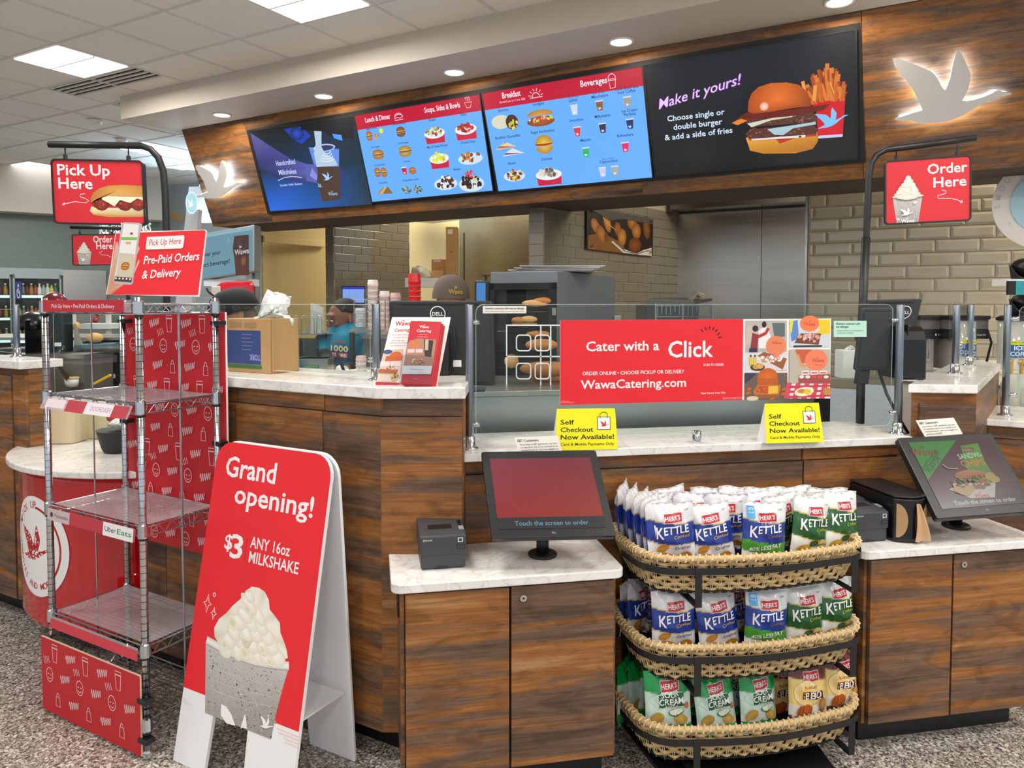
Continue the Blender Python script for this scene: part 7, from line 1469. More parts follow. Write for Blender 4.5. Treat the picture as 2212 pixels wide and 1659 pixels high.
def iced(lab, x0, x1, y0, y1, d, mir):
    c = P((x0+x1)/2, y1, d); r = (P(x1, y0, d).x-P(x0, y0, d).x)/2; h = P(x0, y0, d).z-c.z; t = thing('iced_coffee_dispenser', lab, 'dispenser', c, 'iced coffee dispensers')
    MB().lathe(c, [(r*.9, 0), (r, .01), (r, h)], 24).build('tank', mat('clear tank', '#d9dbd6', .08, .3, alpha=.75), t, smooth=True); MB().lathe(c+V((0, 0, h)), [(r*1.12, 0), (r*1.12, .018), (r*.8, .03)], 24).build('lid', BLACKP, t, smooth=False)
    a = Art(); a.rect(-1, .52, 1, .60, '#d8d830', n=6); a.rect(-1, .26, 1, .52, '#1f5a8c', n=6); s_ = -1 if mir else 1
    for w1, y in (('ICED', .41), ('COFFEE', .29)): 
        n0 = len(a.p); a.text(w1, 0, y, .09, '#eef4f8', 'c', .03, fit=1.0 if w1 == 'ICED' else 1.5)
        if mir: a.p[n0:] = [(-x, y_, k) for x, y_, k in a.p[n0:]]
    a.text('FRESHLY BREWED', 0, .545, .035, '#3a4a2c', 'c', 0, fit=1.4)
    a.refine(.25).build('label', lambda x, y, hh: c+V((math.sin(x*.95)*(r+.002+hh), -math.cos(x*.95)*(r+.002+hh), h*y)), t)
    MB().cyl(c+V((0, -r-.01, h*.12)), c+V((0, -r-.04, h*.12)), .010).build('tap', BLACKP, t)
iced('clear iced coffee dispenser between the two posts on the column cap', 2069, 2104, 692, 798, 4.65, True); iced('larger clear iced coffee dispenser with a blue label at the right edge', 2157, 2214, 692, 798, 4.6, False)
# cup and lid holder at the right edge
t = thing('lid_organizer', 'black lid organizer with printed labels at the right edge', 'organizer', P(2198, 690, 4.6))
c_ = P(2178, 620, 4.6); MB().box(P(2176, 618, 4.6), P(2230, 604, 4.75)).build('label_shelf', WHITEP, t, bevel=.003); MB().box(P(2178, 637, 4.58), P(2190, 607, 4.6)).build('price_label', BLACKP, t); MB().box(P(2193, 637, 4.58), P(2225, 607, 4.6)).build('picture_label', mat('teal label', '#2aa0a4', .4), t)
for y0 in (565, 640):
    MB().hull8([P(2184, y0+42, 4.62), P(2230, y0+42, 4.62), P(2230, y0+42, 4.9), P(2184, y0+42, 4.9)], [P(2179, y0+4, 4.6), P(2200, y0+30, 4.6), P(2200, y0+30, 4.9), P(2179, y0+4, 4.9)]).build('tray', BLACKP, t, bevel=.006); MB().ball(P(2212, y0+16, 4.75), .07, .1, .07).build('black_lids', BLACKP, t, smooth=True)
t = thing('syrup_pumps', 'glass jars with gold pumps behind the rightmost post', 'jars', P(2195, 890, 3.9))
for x in (2182, 2204):
    c = P(x, 885, 3.9); MB().lathe(c, [(.045, 0), (.05, .01), (.05, .13), (.03, .17), (.03, .19)], 16).build('jar', mat('clear jar', '#d8d8cc', .1, alpha=.5), t, smooth=True); MB().cyl(c+V((0, 0, .19)), c+V((0, 0, .27)), .009).cyl(c+V((0, 0, .26)), c+V((-.03, -.02, .25)), .006).build('pump', mat('gold pump', '#c8a050', .35, .5), t); MB().lathe(c+V((0, 0, .005)), [(.043, 0), (.045, .06)], 14).build('syrup', mat('pale syrup', '#e8e0c8', .4), t)
pcu = thing('coffee_counter', 'quartz topped coffee counter along the tiled wall', 'counter', A(1.2, 6.6, 0)); MB().box((-.15, 5.2, 0), (3, 6.9, 1.11), MA).build('body', mat('pale laminate', '#bdb8ae', .5), pcu); MB().box((-.17, 5.17, 1.11), (3, 6.92, 1.14), MA).build('top', QUARTZ, pcu)
# round sign at the right edge
c = P(2262, 437, 4.95); s_ = thing('round_sign', 'round white and pale blue smoothies sign cut by the right edge', 'sign', c); n = -A(0, 1, 0); e1 = A(1, 0, 0)
ringp = lambda r: [c+e1*(math.cos(2*math.pi*i/48)*r)+V((0, 0, math.sin(2*math.pi*i/48)*r)) for i in range(48)]
rr_ = .31; MB().hull8([p-n*.03 for p in ringp(rr_)], ringp(rr_)).build('outer_ring', mat('sign ring white', '#e4dbd4', .5), s_); MB().hull8(ringp(rr_*.66), [p+n*.01 for p in ringp(rr_*.66)]).build('inner_disc', mat('pale blue sign', '#a9cddb', .5), s_)
a = Art(); a.around('SMOOTHIES', 0, 0, .84, .12, 131, 13, '#cfc5be', inside=False, bold=.03); a.ell(-.66, -.42, .03, .03, '#cfc5be', n=10); a.build('ring_letters', lambda x, y, h: c+e1*(x*rr_)+V((0, 0, y*rr_))+n*(h+.001), s_)
# ================================================================ FAR LEFT OF THE SHOP
def cooler(lab, x0, x1, y0, y1, rows, n, sign):
    q = wq(x0, y0, x1, y1, .04); t = thing('drinks_cooler', lab, 'cooler', q(.5, 0), 'drinks coolers'); q.rect(0, 0, 1, 1, .03, -.02).build('interior', mat('cooler dark', '#141c1c', .5), t)
    m = MB()
    for a0, b0, a1, b1 in ((0, 0, .04, 1), (.96, 0, 1, 1), (0, .955, 1, 1)): m.hull8([q(a0, b0, 0), q(a1, b0, 0), q(a1, b1, 0), q(a0, b1, 0)], [q(a0, b0, .05), q(a1, b0, .05), q(a1, b1, .05), q(a0, b1, .05)])
    m.build('door_frame', mat('cooler frame', '#9aa4a8', .35, .6), t)
    lm = mat('cooler lamp', '#bfe8e4', .5, emit=1.2); cols = ['#7a8a3c', '#c9d0c8', '#9a4a3c', '#5a6a6c', '#c8b84c', '#d8dcd8', '#6a2c34', '#3a6a58', '#a8b0a0', '#9a7a3c']
    for r in range(rows):
        yb = .78-r*.235; q.rect(.05, yb-.025, .95, yb, .02, .03).build('lit_shelf', lm, t)
        for i in range(n):
            c = q(.08+.84*(i+.5)/n, yb+.002, .03); s = .045+.008*((i*7) % 3)
            tt = thing('bottle', f'{["first", "second", "third", "fourth", "fifth", "sixth", "seventh", "eighth", "ninth", "last"][i]} bottle from the left, {["top", "second", "third", "fourth"][r]} shelf of the '+('wide' if n > 6 else 'left edge')+' drinks cooler', 'bottle', c, f'bottles in the {"wide" if n > 6 else "narrow"} cooler'); k = mat(f'bottle {i % 10}', cols[(i*3+r) % 10], .25)
            MB().lathe(c, [(.030, 0), (.032, .02), (.032, .10), (.014, .145), (.013, .165)], 10).build('glass_body', k, tt, smooth=True); MB().lathe(c+V((0, 0, .165)), [(.015, 0), (.015, .018)], 8).build('cap', WHITEP if i % 2 else BLACKP, tt)
    q.rect(.04, 0, .96, .955, .004, .055).build('door_glass', GLASS, t)
    return q, t
cooler('narrow glass door drinks cooler cut by the left edge', -40, 22, 592, 800, 3, 4, 0)
q, t = cooler('wide glass door drinks cooler with a small blue access sign', 27, 131, 592, 800, 4, 10, 1)
q.rect(.05, .74, .17, .92, .003, .062).build('access_sign', mat('access blue', '#2c3a78', .4), t); a = Art(); a.arc(.105, .80, .028, 100, 400, .01, '#e8ecf4', ry=.045); a.ell(.105, .88, .01, .018, '#e8ecf4', n=8); a.line([(.105, .86), (.105, .81), (.13, .80)], .01, '#e8ecf4'); a.build('wheelchair_symbol', q, t, base=.064)
wq(135, 583, 228, 800, .06).rect(0, 0, 1, 1, .05).build('wall_panel_steel', STEEL, bpy.data.objects['wall_back'])
wq(-60, 577, 135, 592, .06).rect(0, 0, 1, 1, .05).build('cooler_header', mat('cooler frame'), bpy.data.objects['wall_back'])
fq_ = lambda x, y: onW(x, y, .02)
qq = qreal(onW(215, 480, .02), onW(326, 477, .02), onW(215, 505, .02)); a = Art(); a.text('ICE COLD DRINKS', 0, 0, qq.h*.85, '#f2f6f8', 'l', .03, fit=qq.w)
t = thing('wall_lettering', 'white ICE COLD DRINKS lettering on the grey green wall', 'sign', qq(qq.w/2, 0)); a.build('letters', qq, t, mat('lit letters', '#eef4f6', .5, emit=.8))
# tall leaning goose sign, beverage light box, fountain
g = [P(408, 403, 10.5), P(433, 403, 10.5), P(398, 890, 10.5), P(352, 890, 10.5)]; t = thing('tall_goose_sign', 'tall leaning white sign with a lit round goose emblem left of the fascia', 'sign', P(405, 600, 10.5)); MB().hull8(g, [p+V((0, .12, 0)) for p in g]).build('sign_body', mat('sign body white', '#c9cbd2', .5), t, bevel=.005)
c = P(414, 438, 10.45); a = Art(); a.ell(0, 0, 1, 1, '#f2f6f8', n=32); a.ell(0, 0, .86, .9, '#a8dce4', n=32); a.goose(-.7, -.4, 1.3, '#f0f4f6'); a.build('emblem', lambda x, y, h: c+V((x*.085, -h, y*.155)), t, SCREEN)
MB().box(P(432, 480, 12.2), P(470, 400, 12.3)).build('window_1', mat('bright opening', '#d8ecff', .5, emit=1.6), kind='structure', label='bright blue-white lit opening left of the fascia')
d = 8.0; q = qreal(P(440, 508, d), P(545, 490, d-.1), P(440, 600, d)); t = thing('beverage_lightbox', 'pale blue beverage light box with a brown cola cup below the fascia', 'sign', q(q.w/2, 0)); q.slab([(-2, -2), (q.w+2, -2), (q.w+2, q.h+2), (-2, q.h+2)], .15, -.002).build('frame', mat('cooler frame'), t, bevel=.01)
S = zf(q, 440, 440, 3.95); a = Art(); a.rect(0, 0, q.w, q.h, '#7fb4c6'); a.rect(0, q.h-3, q.w, q.h, '#a9d8ee'); a.text('Discover your', *S(145, 430), 5, '#16263c', 'r', .03, fit=31); a.text('perfect beverage!', *S(222, 505), 5, '#16263c', 'r', .03, fit=42)
a.poly([S(262, 275), S(385, 265), S(388, 610), S(275, 612), S(262, 470), S(248, 380)], ['#5a2e22', '#4a2620', '#6a2a18', '#5a2418', '#6a3a20', '#4a2a22']); a.ell(*S(340, 490), 3.4, 6, '#b8702c', '#6a3a20'); a.ell(*S(300, 330), 3, 6, '#6a4438', '#4e2a22'); a.goose(*S(300, 380), 4.5, '#f0eeec'); a.text('Wawa', *S(325, 430), 6, '#f4f0ee', 'c', .05, fit=17)
a.line([S(210, 290), S(213, 312), S(222, 320), S(213, 328), S(210, 350), S(205, 328), S(196, 320), S(205, 312)], .3, '#c9e4ec', True); a.build('lightbox_print', q, t, vcol('lightbox', .55))
MB().box(P(440, 618, 8.02), P(560, 604, 8.2)).build('trim_7', mat('alcove white', '#ccd6dc', .5), kind='structure'); MB().box(P(545, 640, 8.1), P(556, 470, 8.2)).build('trim_8', mat('alcove steel', '#6f8494', .3, .6), kind='structure')
t = thing('drink_fountain', 'glossy red drink fountain behind the person in the black cap', 'fountain', P(505, 700, 7.4)); sec = [(458, 655), (460, 622), (478, 610), (548, 606), (552, 700), (458, 700)]
MB().hull8([P(x, y, 7.4) for x, y in sec], [P(x, y, 7.9) for x, y in sec]).build('housing', mat('glossy red fountain', '#b5121c', .12, coat=.6), t, bevel=.04); MB().box(P(456, 652, 7.38), P(478, 618, 7.4)).build('front_panel', mat('fountain grey', '#b9b4ae', .4), t, bevel=.01); MB().tube([P(462, 640, 7.36), P(450, 630, 7.3), P(446, 622, 7.3)], .01, 6).build('lever', BLACKP, t)
# left deli counter behind the rack
dc = thing('deli_counter', 'dark refrigerated deli counter with glass front behind the wire rack', 'counter', P(150, 900, 5.2)); dk = mat('deli dark', '#24221e', .35)
a_, b_ = P(40, 762, 5.0), P(300, 762, 5.0); MB().box((a_.x-.5, 5.0, .2), (b_.x+.6, 5.7, a_.z)).build('body', dk, dc, bevel=.01)
MB().box(P(10, 950, 4.6), P(300, 842, 5.0)).build('lower_well', mat('deli well', '#3a3833', .5), dc); MB().box((a_.x-.5, 5.0, P(0, 735, 5.0).z), (b_.x+.6, 5.6, P(0, 729, 5.0).z)).build('steel_shelf', STEEL, dc)
for x, y in ((130, 797), (182, 797), (240, 812)): MB().box(P(x-9, y+5, 4.98), P(x+9, y-4, 4.995)).build('price_tag', PAPER, dc)
t = thing('deli_slicer', 'pale food slicer with a blue tray beside a bread loaf', 'slicer', P(205, 745, 4.9))
MB().hull8([P(160, 760, 4.9), P(182, 752, 4.9), P(182, 752, 5.1), P(160, 760, 5.1)], [P(160, 700, 4.9), P(163, 698, 4.9), P(163, 698, 5.1), P(160, 700, 5.1)]).build('body', mat('slicer grey', '#b9b4a8', .4), t)
MB().hull8([P(160, 752, 4.85), P(245, 748, 4.85), P(270, 735, 5.3), P(200, 738, 5.3)], [P(160, 746, 4.85), P(245, 743, 4.85), P(270, 731, 5.3), P(200, 733, 5.3)]).build('tray', mat('slicer blue', '#5f7f94', .3, .4), t)
roll('round bread loaf on the slicer tray behind the wire rack', 205, 730, 4.95, .11, .035, crust2); roll('small bread end behind the pale slicer', 165, 705, 5.1, .05, .03, crust2)
MB().box(P(160, 652, 6.4), P(240, 656, 6.5)).box(P(160, 700, 6.4), P(275, 708, 6.7)).box(P(236, 1050, 6.45), P(240, 652, 6.5)).box(P(160, 1050, 6.45), P(164, 652, 6.5)).build('bakery_shelf', WHITEP, label='white bakery shelves seen through the wire rack', cat='shelf')
for i in range(9):
    x = 192+R.uniform(0, 60); y = 690+R.uniform(-30, 0)+i; crumple('snack_packet', f'{["first", "second", "third", "fourth", "fifth", "sixth", "seventh", "eighth", "ninth"][i]} snack packet from the front of the heap behind the bakery shelves', 'packet', [(x, y), (x+7, y-12), (x+15, y-7), (x+9, y+7)], 6.6+i*.04, .02, mat(f'packet {i % 3}', ['#c8843c', '#d8c8b8', '#a83c34'][i % 3], .4), 6).__setitem__('group', 'snack packets behind the rack')
t = thing('coffee_machine', 'black coffee machine with a domed top behind the far left glass', 'machine', P(105, 765, 4.7))
MB().box(P(56, 765, 4.7), P(95, 690, 4.9)).build('left_unit', mat('black dispenser'), t, bevel=.01); MB().lathe(P(75, 705, 4.85), [(.11, -.02), (.11, .02), (.085, .07), (.04, .095)], 20).build('dome', mat('black dispenser'), t, smooth=True); MB().box(P(88, 765, 4.68), P(158, 660, 4.95)).build('tower', mat('dark teal machine', '#18242a', .3), t, bevel=.012); MB().box(P(118, 748, 4.672), P(132, 740, 4.68)).build('label', WHITEP, t)
_b = P(118, 690, 6.0); MB().ball(P(118, 665, 6.0), .11, .11, .13, 16, 10).build('balloon', mat('dark red balloon', '#5c1820', .2), smooth=True, label='dark red balloon above the black coffee machine', cat='balloon')
MB().tube([P(118, 694, 6.0), P(119, 760, 6.0), V((P(118, 700, 6.0).x, 6.0, .02))], .004, 5).build('string', PAPER, bpy.data.objects['balloon'])
# cartons and basket on the round shelf
cm = mat('cream carton', '#d9c6a2', .55)
for i, (x0, x1, y0, y1, dd) in enumerate(((62, 156, 880, 968, 3.72), (153, 222, 878, 958, 3.86))):
    a_, b_ = P(x0, y0, dd), P(x1, y0, dd); z0 = .882; t = thing('cream_carton', ['left cream cardboard carton with rounded corners on the round white shelf', 'right cream cardboard carton with rounded corners on the round white shelf'][i], 'box', V(((a_.x+b_.x)/2, dd+.08, z0)), 'cream cartons on the round shelf')
    pts = rrect(a_.x, dd, b_.x, dd+.17, .03); zt_ = a_.z; MB().prism(pts, z0, zt_).build('body', cm, t, smooth=False, bevel=.003)
    tp = [(a_.x+(b_.x-a_.x)/2+(x-(a_.x+b_.x)/2)*.93, dd+.085+(y-dd-.085)*.9) for x, y in pts]; tq = [((a_.x+b_.x)/2+(x-(a_.x+b_.x)/2)*.7, dd+.085+(y-dd-.085)*.6) for x, y in pts]
    MB().hull8([V((x, y, zt_)) for x, y in tp], [V((x, y, zt_+.04)) for x, y in tq]).build('plastic_cover', mat('frosted plastic', '#e8eae4', .3, alpha=.8), t, bevel=.006)
t = thing('wire_bowl', 'black basket with white paper wraps and a red salsa cup', 'basket', Zp(262, 1000, .88)); c = P(262, 985, 3.55); c.z = .882
MB().lathe(c, [(.075, 0), (.085, .02), (.105, .10), (.108, .105)], 24).build('basket_body', mat('black weave', '#222325', .6, bump=.5, bscale=30), t); cc = c+V((0, 0, .10))
crumple('paper_wrap', None, None, [(232, 918), (240, 905), (262, 895), (290, 903), (294, 925), (262, 930)], 3.52, .05, PAPER, parent=t)
MB().lathe(c+V((-.03, -.02, .15)), [(.022, 0), (.026, .03)], 14).build('salsa_cup', mat('salsa red', '#a8342c', .3), t)
t = thing('beaker', 'white measuring cup with a tan lid among the deli tubs', 'cup', P(155, 835, 4.55)); c = P(155, 835, 4.55); MB().lathe(c, [(.035, 0), (.04, .05)], 16).build('cup', WHITEP, t, smooth=True); MB().lathe(c+V((0, 0, .05)), [(.043, 0), (.043, .008)], 16).build('lid', mat('tan lid', '#d8b888', .5), t)
MB().box((-.06, -.01, -.008), (.06, .01, .008), Matrix.Translation(P(221, 820, 4.5)) @ Matrix.Rotation(math.radians(-28), 4, 'Y')).build('yellow_knife', mat('yellow handle', '#e0b820', .4), bevel=.004, label='yellow knife handle sticking up behind the wire rack', cat='knife')
MB().hull8([P(110, 770, 4.5), P(113, 768, 4.5), P(150, 815, 4.5), P(142, 822, 4.5)], [P(110, 770, 4.55), P(113, 768, 4.55), P(150, 815, 4.55), P(142, 822, 4.55)]).build('steel_chute', STEEL, label='slanting steel bar above the deli tubs', cat='utensil')
# ================================================================ PEOPLE
SK = mat('brown skin', '#74492f', .5); SK2 = mat('pale skin', '#b98668', .5)
def remesh(o, vs=.007, sm=4):
    r = o.modifiers.new('join', 'REMESH'); r.mode = 'VOXEL'; r.voxel_size = vs; r.use_smooth_shade = True
    s = o.modifiers.new('relax', 'SMOOTH'); s.iterations = sm; s.factor = .5
def limb(m, pts, rs, n=14):
    for (p, q_), (a_, b_) in zip(zip(pts, pts[1:]), zip(rs, rs[1:])): m.tube([p, q_], [a_, b_], n)
    for p, r_ in zip(pts, rs): m.ball(p, r_, n=12, m=8)
    return m
def head(m, c, yaw, pitch=0, s=1):
    M = Matrix.Rotation(yaw, 3, 'Z') @ Matrix.Rotation(pitch, 3, 'X'); f = lambda x, y, z: c+M @ V((x*s, y*s, z*s))
    m.ball(f(0, .015, .03), .075*s, .095*s, .095*s, 20, 14, M); m.ball(f(0, -.014, -.025), .058*s, .064*s, .075*s, 16, 10, M); m.ball(f(0, -.046, -.078), .026*s, .026*s, .02*s, 12, 8, M)
    m.tube([f(0, -.085, .035), f(0, -.108, -.012)], [.009*s, .015*s], 8); m.ball(f(0, -.102, -.012), .017*s, .014*s, .012*s, 10, 6, M)
    m.ball(f(0, -.076, -.045), .022*s, .010*s, .007*s, 10, 6, M); m.ball(f(0, -.074, -.056), .020*s, .010*s, .007*s, 10, 6, M)
    m.tube([f(-.045, -.078, .052), f(.045, -.078, .052)], .012*s, 8)
    for e in (-1, 1): m.ball(f(e*.076, .02, -.0), .010*s, .02*s, .032*s, 10, 6, M); m.ball(f(e*.035, -.07, -.01), .022*s, .018*s, .018*s, 10, 6, M)
    return f, M
def hand(m, w_, d_, s=1, curl=.5):
    d_ = d_.normalized(); up = V((0, 0, 1)); sd = d_.cross(up).normalized(); up = sd.cross(d_)
    m.ball(w_+d_*.04*s, .038*s, .045*s, .018*s, 12, 8); limb(m, [w_, w_+d_*.05*s], [.026*s, .034*s], 10)
    for i, L in enumerate((.062, .072, .068, .054)):
        b0 = w_+d_*.075*s+sd*((i-1.5)*.019*s); k1 = b0+d_*L*.5*s-up*.006; k2 = k1+(d_*(1-curl)-up*curl).normalized()*L*.5*s; limb(m, [w_+d_*.05*s+sd*((i-1.5)*.017*s), b0, k1, k2], [.011*s, .0095*s, .009*s, .0075*s], 8)
    limb(m, [w_+d_*.03*s-sd*.02*s, w_+d_*.055*s-sd*.046*s, w_+d_*.085*s-sd*.05*s-up*.01], [.013*s, .011*s, .009*s], 8)
def person(lab, base, yaw, ht, hd_c, parts):
    pass
# woman in teal: standing behind the prep table, head bent to the left
X, Y = P(752, 700, 5.25).x, 5.25; t = thing('person', 'woman in a teal T-shirt bending over the prep table, hair tied back', 'person', V((X, Y, 0)))
def W(dx, dy, z): return V((X+dx, Y+dy, z))
sh = P(752, 722, 5.25).z; hc_ = P(740, 690, 5.2)
m = MB(); limb(m, [W(.0, .02, .92), W(0, 0, 1.10), W(0, -.02, sh-.06)], [.16, .135, .15], 20); m.ball(W(0, 0, sh-.06), .19, .10, .09, 18, 10)
limb(m, [W(0, -.01, sh-.02), V((hc_.x+.02, hc_.y+.03, hc_.z-.05))], [.055, .05]); f, HM = head(m, V((hc_.x, hc_.y, hc_.z)), math.radians(-52), math.radians(17), 1.08)
lw = P(712, 793, 4.75); rw = P(718, 806, 4.6); lh = P(700, 800, 4.55); 
limb(m, [W(-.17, -.02, sh-.06), P(702, 770, 5.1), lw], [.055, .045, .03]); hand(m, lw, P(735, 806, 4.55)-lw, 1, .3)
limb(m, [W(.18, 0, sh-.06), P(800, 775, 5.1), P(745, 800, 4.75)], [.055, .045, .03])
for e in (-.09, .09): limb(m, [W(e, .02, .92), W(e, .02, .50), W(e, .06, .09)], [.10, .065, .045]); m.ball(W(e, -.02, .05), .05, .12, .05)
remesh(m.build('body', SK, t, smooth=True), .007)
s = MB(); limb(s, [W(.0, .02, .90), W(0, 0, 1.10), W(0, -.02, sh-.06)], [.175, .15, .165], 22); s.ball(W(0, -.005, sh-.055), .205, .115, .095, 18, 10); limb(s, [W(-.17, -.02, sh-.06), W(-.17, -.02, sh-.06).lerp(P(702, 770, 5.1), .62)], [.072, .07]); limb(s, [W(.18, 0, sh-.06), W(.18, 0, sh-.06).lerp(P(800, 775, 5.1), .7)], [.075, .072])
so = s.build('t_shirt', mat('teal cotton', '#0e7fa0', .8, bump=.2, bscale=18), t, smooth=True); remesh(so, .009, 6)
sl = MB(); limb(sl, [W(-.17, -.02, sh-.06).lerp(P(702, 770, 5.1), .5), P(702, 770, 5.1), P(702, 770, 5.1).lerp(lw, .85)], [.058, .052, .042]); limb(sl, [W(.18, 0, sh-.06).lerp(P(800, 775, 5.1), .6), P(800, 775, 5.1), P(800, 775, 5.1).lerp(P(745, 800, 4.75), .85)], [.058, .052, .04]); remesh(sl.build('black_sleeves', mat('black cotton', '#1b1c20', .85), t, smooth=True), .009)
hr = MB(); hr.ball(f(0, .03, .055), .083, .10, .085, 20, 12, HM); hr.ball(f(.01, .115, .03), .045, .04, .04, 12, 8); hr.tube([f(-.07, .0, .06), f(0, -.02, .115), f(.07, .0, .06)], .018, 8); remesh(hr.build('braided_hair', mat('black braids', '#1c1412', .7, bump=.8, bscale=70, stretch=(1, 4, 1)), t, smooth=True), .008, 2)
for e in (-1, 1): MB().ball(f(e*.031, -.088, .018), .010, .006, .006).build('eye', mat('eye dark', '#e0dad2', .2), t, smooth=True); MB().ball(f(e*.031, -.093, .017), .005, .003, .005).build('pupil', BLACKP, t)
gl = MB(); hand(gl, P(745, 800, 4.75), P(705, 806, 4.5)-P(745, 800, 4.75), 1.15, .25); remesh(gl.build('white_glove', mat('latex glove', '#dcdad8', .4), t, smooth=True), .005, 2)
q = qreal(P(712, 728, 5.06), P(758, 733, 5.04), P(712, 775, 5.06)); a = Art(); a.text('Wawa', 3.0, q.h-3.2, 2.2, '#c8303c', 'l', .05); a.text('1000', .6, q.h-9.2, 4.4, '#e8c040', 'l', .08, fit=12.5); a.text('1000', 1.0, q.h-9.0, 3.6, '#f2ead0', 'l', .0, fit=11.6); a.rect(.8, q.h-13.2, 12.8, q.h-10.0, '#b8303c'); a.text('STORE', 1.6, q.h-12.6, 2.2, '#f4f0f0', 'l', .03, fit=10.2)
def onshirt(x, y, h): p = q(x, y, 0); dx = (p.x-X)/.19; p.y = Y-.165*math.sqrt(max(0, 1-min(dx*dx, .9)))-.034-h; return p
a.refine(1.5).build('shirt_print', onshirt, so)
# man in brown cap seen from behind, above the till monitor
hc2 = P(974, 640, 4.45); t = thing('person', 'man in a brown embroidered baseball cap seen from behind above the till monitor', 'person', V((hc2.x, 4.45, 0)))
m = MB(); f, HM = head(m, hc2+V((0, 0, -.03)), math.radians(188), 0, 1.02); sz = hc2.z-.26
limb(m, [hc2+V((0, 0, -.1)), V((hc2.x, 4.45, sz+.05))], [.055, .06]); limb(m, [V((hc2.x, 4.45, .95)), V((hc2.x, 4.45, sz-.08))], [.17, .17], 20); m.ball(V((hc2.x, 4.45, sz-.05)), .22, .11, .09)
for e in (-1, 1): limb(m, [V((hc2.x+e*.2, 4.45, sz-.06)), V((hc2.x+e*.27, 4.5, sz-.33)), V((hc2.x+e*.16, 4.75, sz-.42))], [.06, .048, .035]); limb(m, [V((hc2.x+e*.09, 4.45, .95)), V((hc2.x+e*.1, 4.45, .5)), V((hc2.x+e*.1, 4.45, .08))], [.1, .07, .05])
for e in (-1, 1): hand(m, V((hc2.x+e*.16, 4.75, sz-.42)), V((-e*.3, 1, -.1)), 1, .5)
remesh(m.build('body', SK2, t, smooth=True), .009)
s = MB(); limb(s, [V((hc2.x, 4.45, .93)), V((hc2.x, 4.45, sz-.08))], [.19, .19], 20); s.ball(V((hc2.x, 4.45, sz-.05)), .245, .13, .095)
for e in (-1, 1): limb(s, [V((hc2.x+e*.2, 4.45, sz-.06)), V((hc2.x+e*.25, 4.48, sz-.25))], [.078, .07])
remesh(s.build('t_shirt', mat('teal cotton'), t, smooth=True), .01)
cp = MB()
def capf(u, v): th = 2*math.pi*u; ph = v*math.pi/2; k = 1+.012*math.cos(6*th)*math.sin(ph*2); return hc2+V((math.cos(th)*.112*k*max(0, math.cos(ph))**.75, math.sin(th)*.125*k*max(0, math.cos(ph))**.75, -.015+.145*math.sin(ph)))
cp.grid(capf, 48, 14, closed_u=True); co = cp.build('cap', mat('brown cap', '#5d5049', .8, bump=.2, bscale=60), t, smooth=True)
MB().ball(hc2+V((0, 0, .131)), .009, .009, .006).build('button', mat('brown cap'), co); MB().grid(lambda u, v: hc2+V(((u-.5)*.17, .10+v*.085*(1-(2*u-1)**2*.6), -.01-.02*v-.03*(2*u-1)**2)), 10, 4).build('brim', mat('brown cap'), co, smooth=True)
a = Art(); a.text('Wawa', 0, 0, .030, '#b8982f', 'c', .03, fit=.088); a.goose(-.012, .032, .026, '#b8982f'); a.refine(.01).build('embroidery', lambda x, y, h: (lambda th: hc2+V((math.cos(th)*(.115+h), math.sin(th)*(.128+h), .012+y)))(math.radians(-70)+x/.12) , co, base=.003)
# person in a black cap at the left
hc3 = P(505, 680, 4.25); t = thing('person', 'person in a black baseball cap with head bowed, left of the cardboard box', 'person', V((hc3.x, 4.25, 0)))
m = MB(); f, HM = head(m, hc3, math.radians(-60), math.radians(24), 1.1); sz = hc3.z-.28; bx_ = hc3.x+.05
limb(m, [hc3+V((.04, .03, -.08)), V((bx_, 4.32, sz+.05))], [.058, .065]); limb(m, [V((bx_, 4.35, .95)), V((bx_, 4.33, sz-.08))], [.17, .17], 20); m.ball(V((bx_, 4.33, sz-.05)), .22, .11, .09)
for e in (-1, 1): limb(m, [V((bx_+e*.2, 4.33, sz-.06)), V((bx_+e*.26, 4.2, sz-.30)), V((bx_+e*.1, 4.0, sz-.36))], [.06, .048, .035]); hand(m, V((bx_+e*.1, 4.0, sz-.36)), V((-e*.3, -1, -.1)), 1, .5); limb(m, [V((bx_+e*.09, 4.35, .95)), V((bx_+e*.1, 4.35, .5)), V((bx_+e*.1, 4.35, .08))], [.1, .07, .05])
remesh(m.build('body', SK2, t, smooth=True), .009)
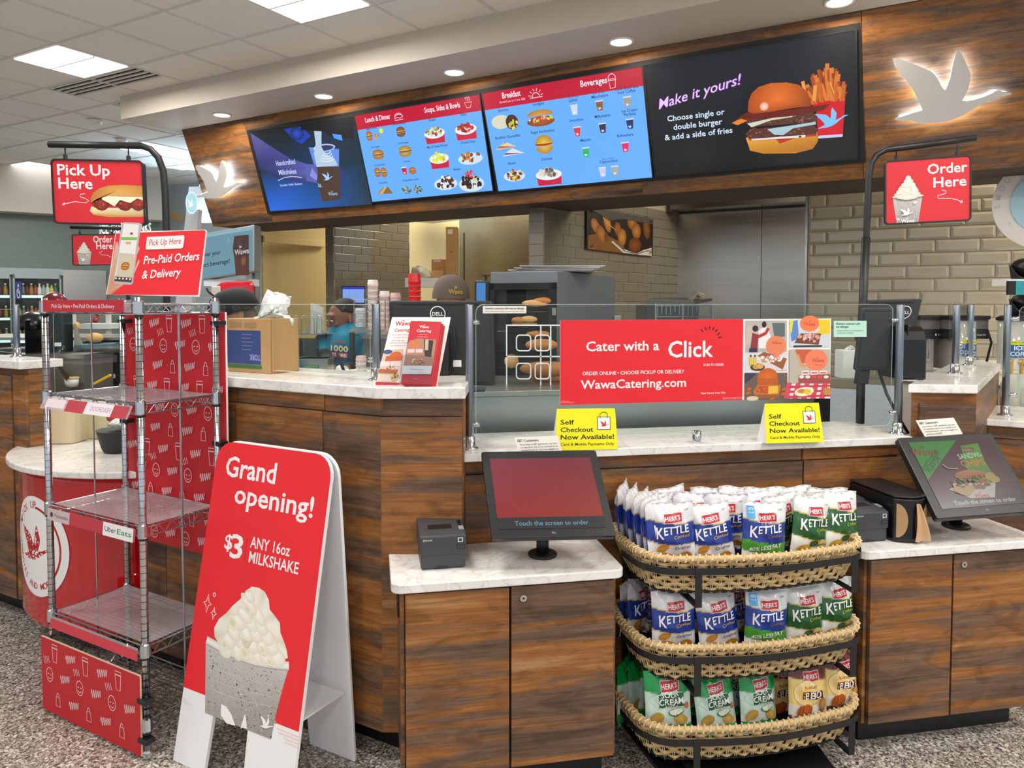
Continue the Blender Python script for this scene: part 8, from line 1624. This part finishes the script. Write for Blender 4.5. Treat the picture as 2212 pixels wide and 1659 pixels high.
s = MB(); limb(s, [V((bx_, 4.35, .93)), V((bx_, 4.33, sz-.08))], [.19, .19], 20); s.ball(V((bx_, 4.33, sz-.05)), .245, .13, .095)
for e in (-1, 1): limb(s, [V((bx_+e*.2, 4.33, sz-.06)), V((bx_+e*.25, 4.23, sz-.25))], [.078, .07])
remesh(s.build('t_shirt', mat('teal cotton'), t, smooth=True), .01)
cp = MB(); CM = Matrix.Rotation(math.radians(-60), 3, 'Z') @ Matrix.Rotation(math.radians(18), 3, 'X')
cp.grid(lambda u, v: hc3+CM @ V((math.cos(6.2832*u)*.125*max(0, math.cos(v*1.5707))**.75, .01+math.sin(6.2832*u)*.145*max(0, math.cos(v*1.5707))**.75, .015+.135*math.sin(v*1.5708))), 40, 12, closed_u=True); co = cp.build('cap', mat('black cap', '#0f0f11', .8), t, smooth=True)
MB().grid(lambda u, v: hc3+CM @ V(((u-.5)*.17, -.12-v*.085*(1-(2*u-1)**2*.6), .02-.02*v-.03*(2*u-1)**2)), 10, 4).build('brim', mat('black cap'), co, smooth=True)
hr = MB(); hr.ball(hc3+CM @ V((0, .05, -.02)), .085, .075, .08, 14, 10, CM); hr.build('hair', mat('grey brown hair', '#6a5646', .8, bump=.6, bscale=60), t, smooth=True)

# plain counters carrying the equipment further back
for x0, x1, y, d, dep, lab in ((440, 560, 700, 7.3, .8, 'counter under the red drink fountain'), (1330, 1560, 700, 4.8, .9, 'steel counter under the press grill and wire rack'), (785, 915, 722, 4.95, .5, 'narrow counter under the stacks of paper cups'), (20, 180, 765, 4.62, .34, 'counter under the black coffee machine')):
    a_, b_ = P(x0, y, d), P(x1, y, d); tz = a_.z; c_ = thing('back_counter', lab, 'counter', V(((a_.x+b_.x)/2, d+dep/2, 0)))
    MB().box((a_.x, d, .1), (b_.x, d+dep, tz-.03)).box((a_.x+.02, d+.05, 0), (b_.x-.02, d+dep, .1)).build('body', mat('back counter grey', '#6e6d69', .5, .3), c_); MB().box((a_.x-.01, d-.01, tz-.03), (b_.x+.01, d+dep, tz-.001)).build('top', STEEL, c_)
